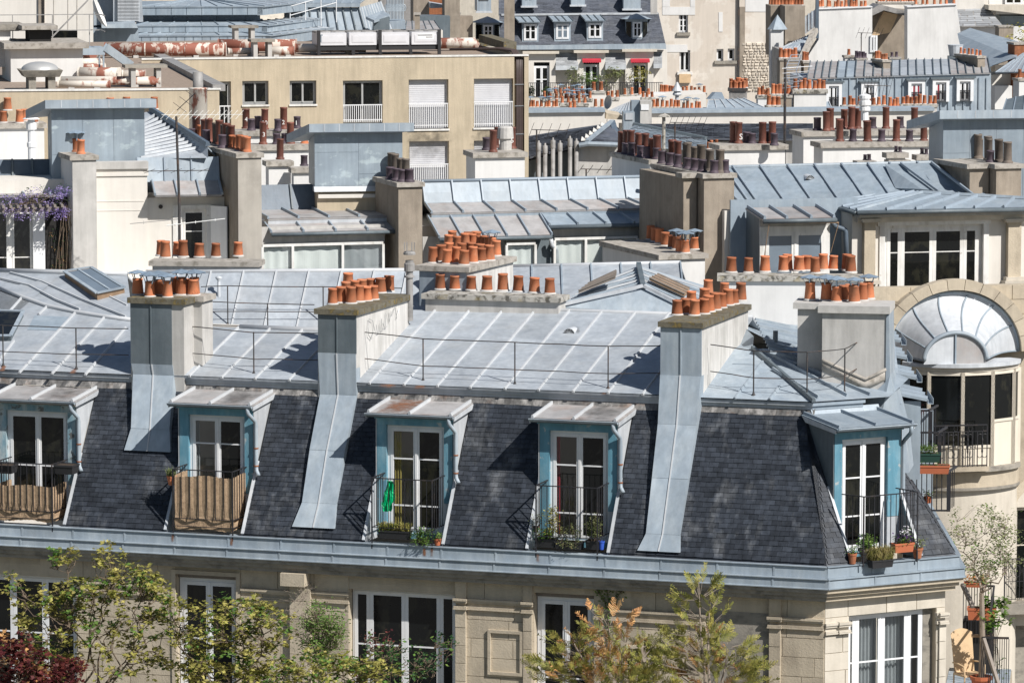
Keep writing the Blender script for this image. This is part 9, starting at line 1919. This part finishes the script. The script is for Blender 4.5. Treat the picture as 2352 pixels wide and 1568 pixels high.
garden('maple_tree','young maple with yellow green leaf tufts before the left windows, tallest of the trees','tree',('H',640,1900),94.5,[bl('H',560,950,.55,.35,60),bl('H',900,900,.75,.4,95),bl('H',420,720,.35,.2,22),bl('H',710,740,.4,.45,26),bl('H',350,1120,.8,.6,90),bl('H',750,1220,1.2,.8,120),bl('H',1060,1030,.35,.55,45),bl('H',300,1380,.9,.5,95),bl('H',950,1430,.9,.35,50),bl('H',80,950,.25,.5,14)],'leaf_yellow',.088,14,101,True,limbs=9,thick=.075,group='trees before the stone facade',extra=('leaf_green',.22))
garden('maple_tree','spreading maple with twisting bare looking twigs before the second window','tree',('H',1560,1900),94.0,[bl('H',1690,1060,.5,.25,46),bl('H',1450,1100,.4,.4,44),bl('H',1280,1030,.2,.15,9),bl('H',1850,1180,.5,.5,62),bl('H',1560,1290,.8,.5,95),bl('H',1300,1330,.45,.5,60),bl('H',1180,1130,.3,.5,30),bl('H',1480,1500,1.1,.3,110),bl('H',1800,1400,.5,.35,36)],'leaf_yellow',.085,14,102,True,limbs=8,thick=.07,group='trees before the stone facade',extra=('leaf_green',.22))
garden('red_maple','dark red leaved maple in the bottom left corner','tree',('H',230,1950),93.0,[bl('H',120,1400,.7,.35,80),bl('H',430,1500,.5,.35,70),bl('H',250,1520,.9,.3,90),bl('H',30,1330,.35,.3,30)],'leaf_red',.095,14,103,True,limbs=6,thick=.05,group='trees before the stone facade',extra=('leaf_orange',.10))
garden('yellow_shrub','yellow green bush filling the bottom edge between the maple and the rose','shrub',('H',2250,1950),94.0,[bl('H',2150,1460,.8,.3,90),bl('I',60,1480,.55,.3,80),bl('I',220,1500,.5,.25,60),bl('H',1850,1530,.9,.18,70)],'leaf_yellow',.08,14,104,True,limbs=6,thick=.05,extra=('leaf_green',.3))
garden('evergreen_shrub','dense dull green evergreen growing up the pilaster between two windows','shrub',('H',2200,1850),96.0,[bl('H',2140,1130,.35,.35,90),bl('H',2170,1280,.5,.45,140),bl('H',2290,1180,.2,.4,40)],'leaf_green',.065,16,105,False,limbs=6,thick=.04,spread=.07,extra=('leaf_olive',.35),dens=.9)
garden('bare_vine','leafless tangle of grey twigs high on the pilaster','plant',('H',2060,1300),97.5,[bl('H',1990,980,.4,.35,46),bl('H',2060,900,.3,.3,20)],'leaf_olive',.03,1,106,False,'bark_pale',limbs=6,thick=.018,spread=.02,twig=.006,kink=.3,ground=False,trunk=False)
garden('rose_bush','rose bush with glossy dark green leaves before the four pane window','shrub',('I',420,1900),95.0,[bl('I',240,1330,.35,.25,46),bl('I',380,1330,.35,.22,50),bl('I',560,1420,.45,.25,60),bl('I',700,1310,.22,.2,34),bl('I',440,1500,.6,.2,50),bl('I',170,1420,.25,.3,30)],'leaf_dark',.095,7,107,False,limbs=7,thick=.025,spread=.06,extra=('leaf_green',.35))
garden('young_red_shrub','small shrub with dark purple young leaves left of the rose','shrub',('I',200,1900),94.6,[bl('I',230,1290,.3,.12,22),bl('I',160,1470,.25,.2,22),bl('I',330,1280,.2,.1,10)],'leaf_red',.075,6,108,False,limbs=4,thick=.02)
def fronds(name,label,base,d,tips,leaf,dry,seed,group=None,L=.36,cone=(),h=1.2):
 """conifer: stem with side sprays, each spray a flat feather of short leaves"""
 rg=random.Random(seed);B=at(base,d);F=Frame(world=(B.x,B.y,0));t=thing(name,label,'tree',world=F.O,group=group);WM[t.name]=F.M.copy();s=MB();m=MB();md=MB();B=F.loc(B);nodes=[]
 s.tube([(0,0,0),B],.10,7,True,.06)
 for tp in cone:T_=F.loc(at(tp,d));q=[lerp(B,T_,i/8)+Vector((rg.gauss(0,.02),rg.gauss(0,.03),0)) for i in range(9)];s.tube([B]+q[1:],.045,6,True,.012);nodes+=q
 for(c,rx,rz_,n,dr) in tips:
  cc=F.loc(at(c,d))
  for _ in range(int(n*.62)):
   e=cc+Vector((rg.uniform(-1,1)*rx,rg.uniform(-.6,.6),rg.uniform(-1,1)*rz_));a=min(nodes,key=lambda q:(q-e).length+(.5 if q.z>e.z else 0));a=a+(e-a)*.3;dirv=((e-a).normalized()+Vector((rg.gauss(0,.25),rg.gauss(0,.25),.25))).normalized();LL=L*rg.uniform(.7,1.4);s.tube([a,e],.008,4,False,.005);tgt=md if rg.random()<dr else m
   nn=dirv.cross(Vector((rg.gauss(0,1),rg.gauss(0,1),rg.gauss(0,1)))).normalized();bb=dirv.cross(nn)
   for k in range(11):
    p=e+dirv*LL*k/11;w=LL*.32*(1-k/12)*(0.5+.5*min(1,k/2))
    for sd in(-1,1):q=p+(nn*sd*w+dirv*w*.9+bb*rg.gauss(0,.02));tgt.add([p-dirv*.012,p+dirv*.018,q+dirv*.012,q-dirv*.006],[(0,1,2,3)])
 part(t,'branches',s,M_['bark_pale'],F);part(t,'foliage',m,M_[leaf],F)
 if md.v:part(t,'dry_foliage',md,M_[dry],F)
fronds('conifer_tree','bushy conifer with brown dying sprays before the narrow window',('I',1820,1900),95.0,[(('I',1560,1380),.4,.35,70,.1),(('I',1480,1490),.45,.25,60,.05),(('I',1740,1450),.5,.4,90,.4),(('I',1700,1150),.25,.22,16,.9),(('I',1850,1200),.3,.3,22,.75),(('I',1940,1220),.2,.3,10,.9),(('I',1880,1420),.3,.4,45,.55),(('I',1640,1260),.25,.2,18,.3),(('I',1800,1530),.9,.2,80,.35)],'leaf_conifer','leaf_orange',109,'conifers before the stone facade',cone=(('I',1820,1200),('I',1600,1300),('I',1930,1300)))
fronds('conifer_tree','small conifer with upright yellow green sprays before the right niche',('I',2060,1900),95.5,[(('I',2060,1450),.3,.4,70,.0),(('I',2050,1340),.15,.2,20,.0),(('I',2080,1540),.4,.2,40,.0)],'leaf_conifer','leaf_orange',110,'conifers before the stone facade',cone=(('I',2050,1330),))
fronds('conifer_tree','tall open conifer with a bare grey stem left of the blind window',('J',195,1900),95.5,[(('J',130,900),.22,.25,16,.0),(('J',235,980),.16,.3,18,.0),(('J',60,1070),.3,.25,24,.0),(('J',200,1200),.3,.3,36,.05),(('J',60,1330),.45,.35,60,.05),(('J',330,1350),.4,.3,56,.05),(('J',240,1480),.8,.3,110,.1),(('J',470,1500),.35,.22,40,.05),(('I',2250,1420),.3,.4,50,.05)],'leaf_conifer','leaf_orange',111,'conifers before the stone facade',cone=(('J',120,880),('J',190,1090),('J',330,1330)))
t=thing('ivy','ivy hanging from the cornice above the dying conifer','plant',world=F1 .O);t.matrix_world=F1 .M;WM[t.name]=F1 .M.copy();rg=random.Random(13);m=MB();s=MB()
for pth in([(1720,905),(1750,960),(1790,1010),(1800,1080)],[(1935,910),(1890,960),(1850,1030),(1815,1090)],[(1800,930),(1815,1000),(1805,1100),(1820,1250),(1830,1420)],[(1740,920),(1830,920),(1920,930)]):
 q=[F1 .y(('I',x,y),YW-.06) for x,y in pth];s.tube(q,.012,5)
 for i in range(len(q)-1):
  for k in range(9):leaves_mb(m,[lerp(q[i],q[i+1],k/9)],4,.05,.075,rg)
part(t,'vine',s,M_['bark'],F1);part(t,'foliage',m,M_['leaf_green'],F1)
garden('olive_tree','olive tree with a forked grey trunk on the roof terrace at the right','tree',('Q',828,930),107.0,[bl('Q',690,560,.45,.75,80),bl('Q',880,480,.5,.6,90),bl('Q',980,520,.45,.7,70),bl('Q',760,740,.5,.4,70),bl('Q',930,700,.6,.4,80),bl('Q',1060,620,.3,.5,24),bl('Q',830,820,.35,.15,22)],'leaf_olive',.075,12,112,False,'bark_pale',limbs=8,thick=.05,spread=.07,ground=False,trunk=False,twig=.007,extra=('leaf_green',.12))
a,b=t_(('Q',828,1230),.0),FT.loc(at(('Q',828,925),107.0));tr=bpy.data.objects[[o.name for o in bpy.data.objects if o.name.startswith('olive_tree')][0]];FO=Frame(world=WM[tr.name].translation);q0,q1=FO.loc(FT.wor((a.x,a.y,fz_))),Vector((0,0,0));mb=MB();mb.tube([q0,lerp(q0,q1,.5)+Vector((.03,0,0)),q1],.085,8,True,.06);part(tr,'trunk',mb,M_['bark_pale'],FO)
t,W=flowerpot('big clay tub holding the olive tree on the terrace',FT,(a.x,a.y,fz_),.45,.26,'plastic_terra')
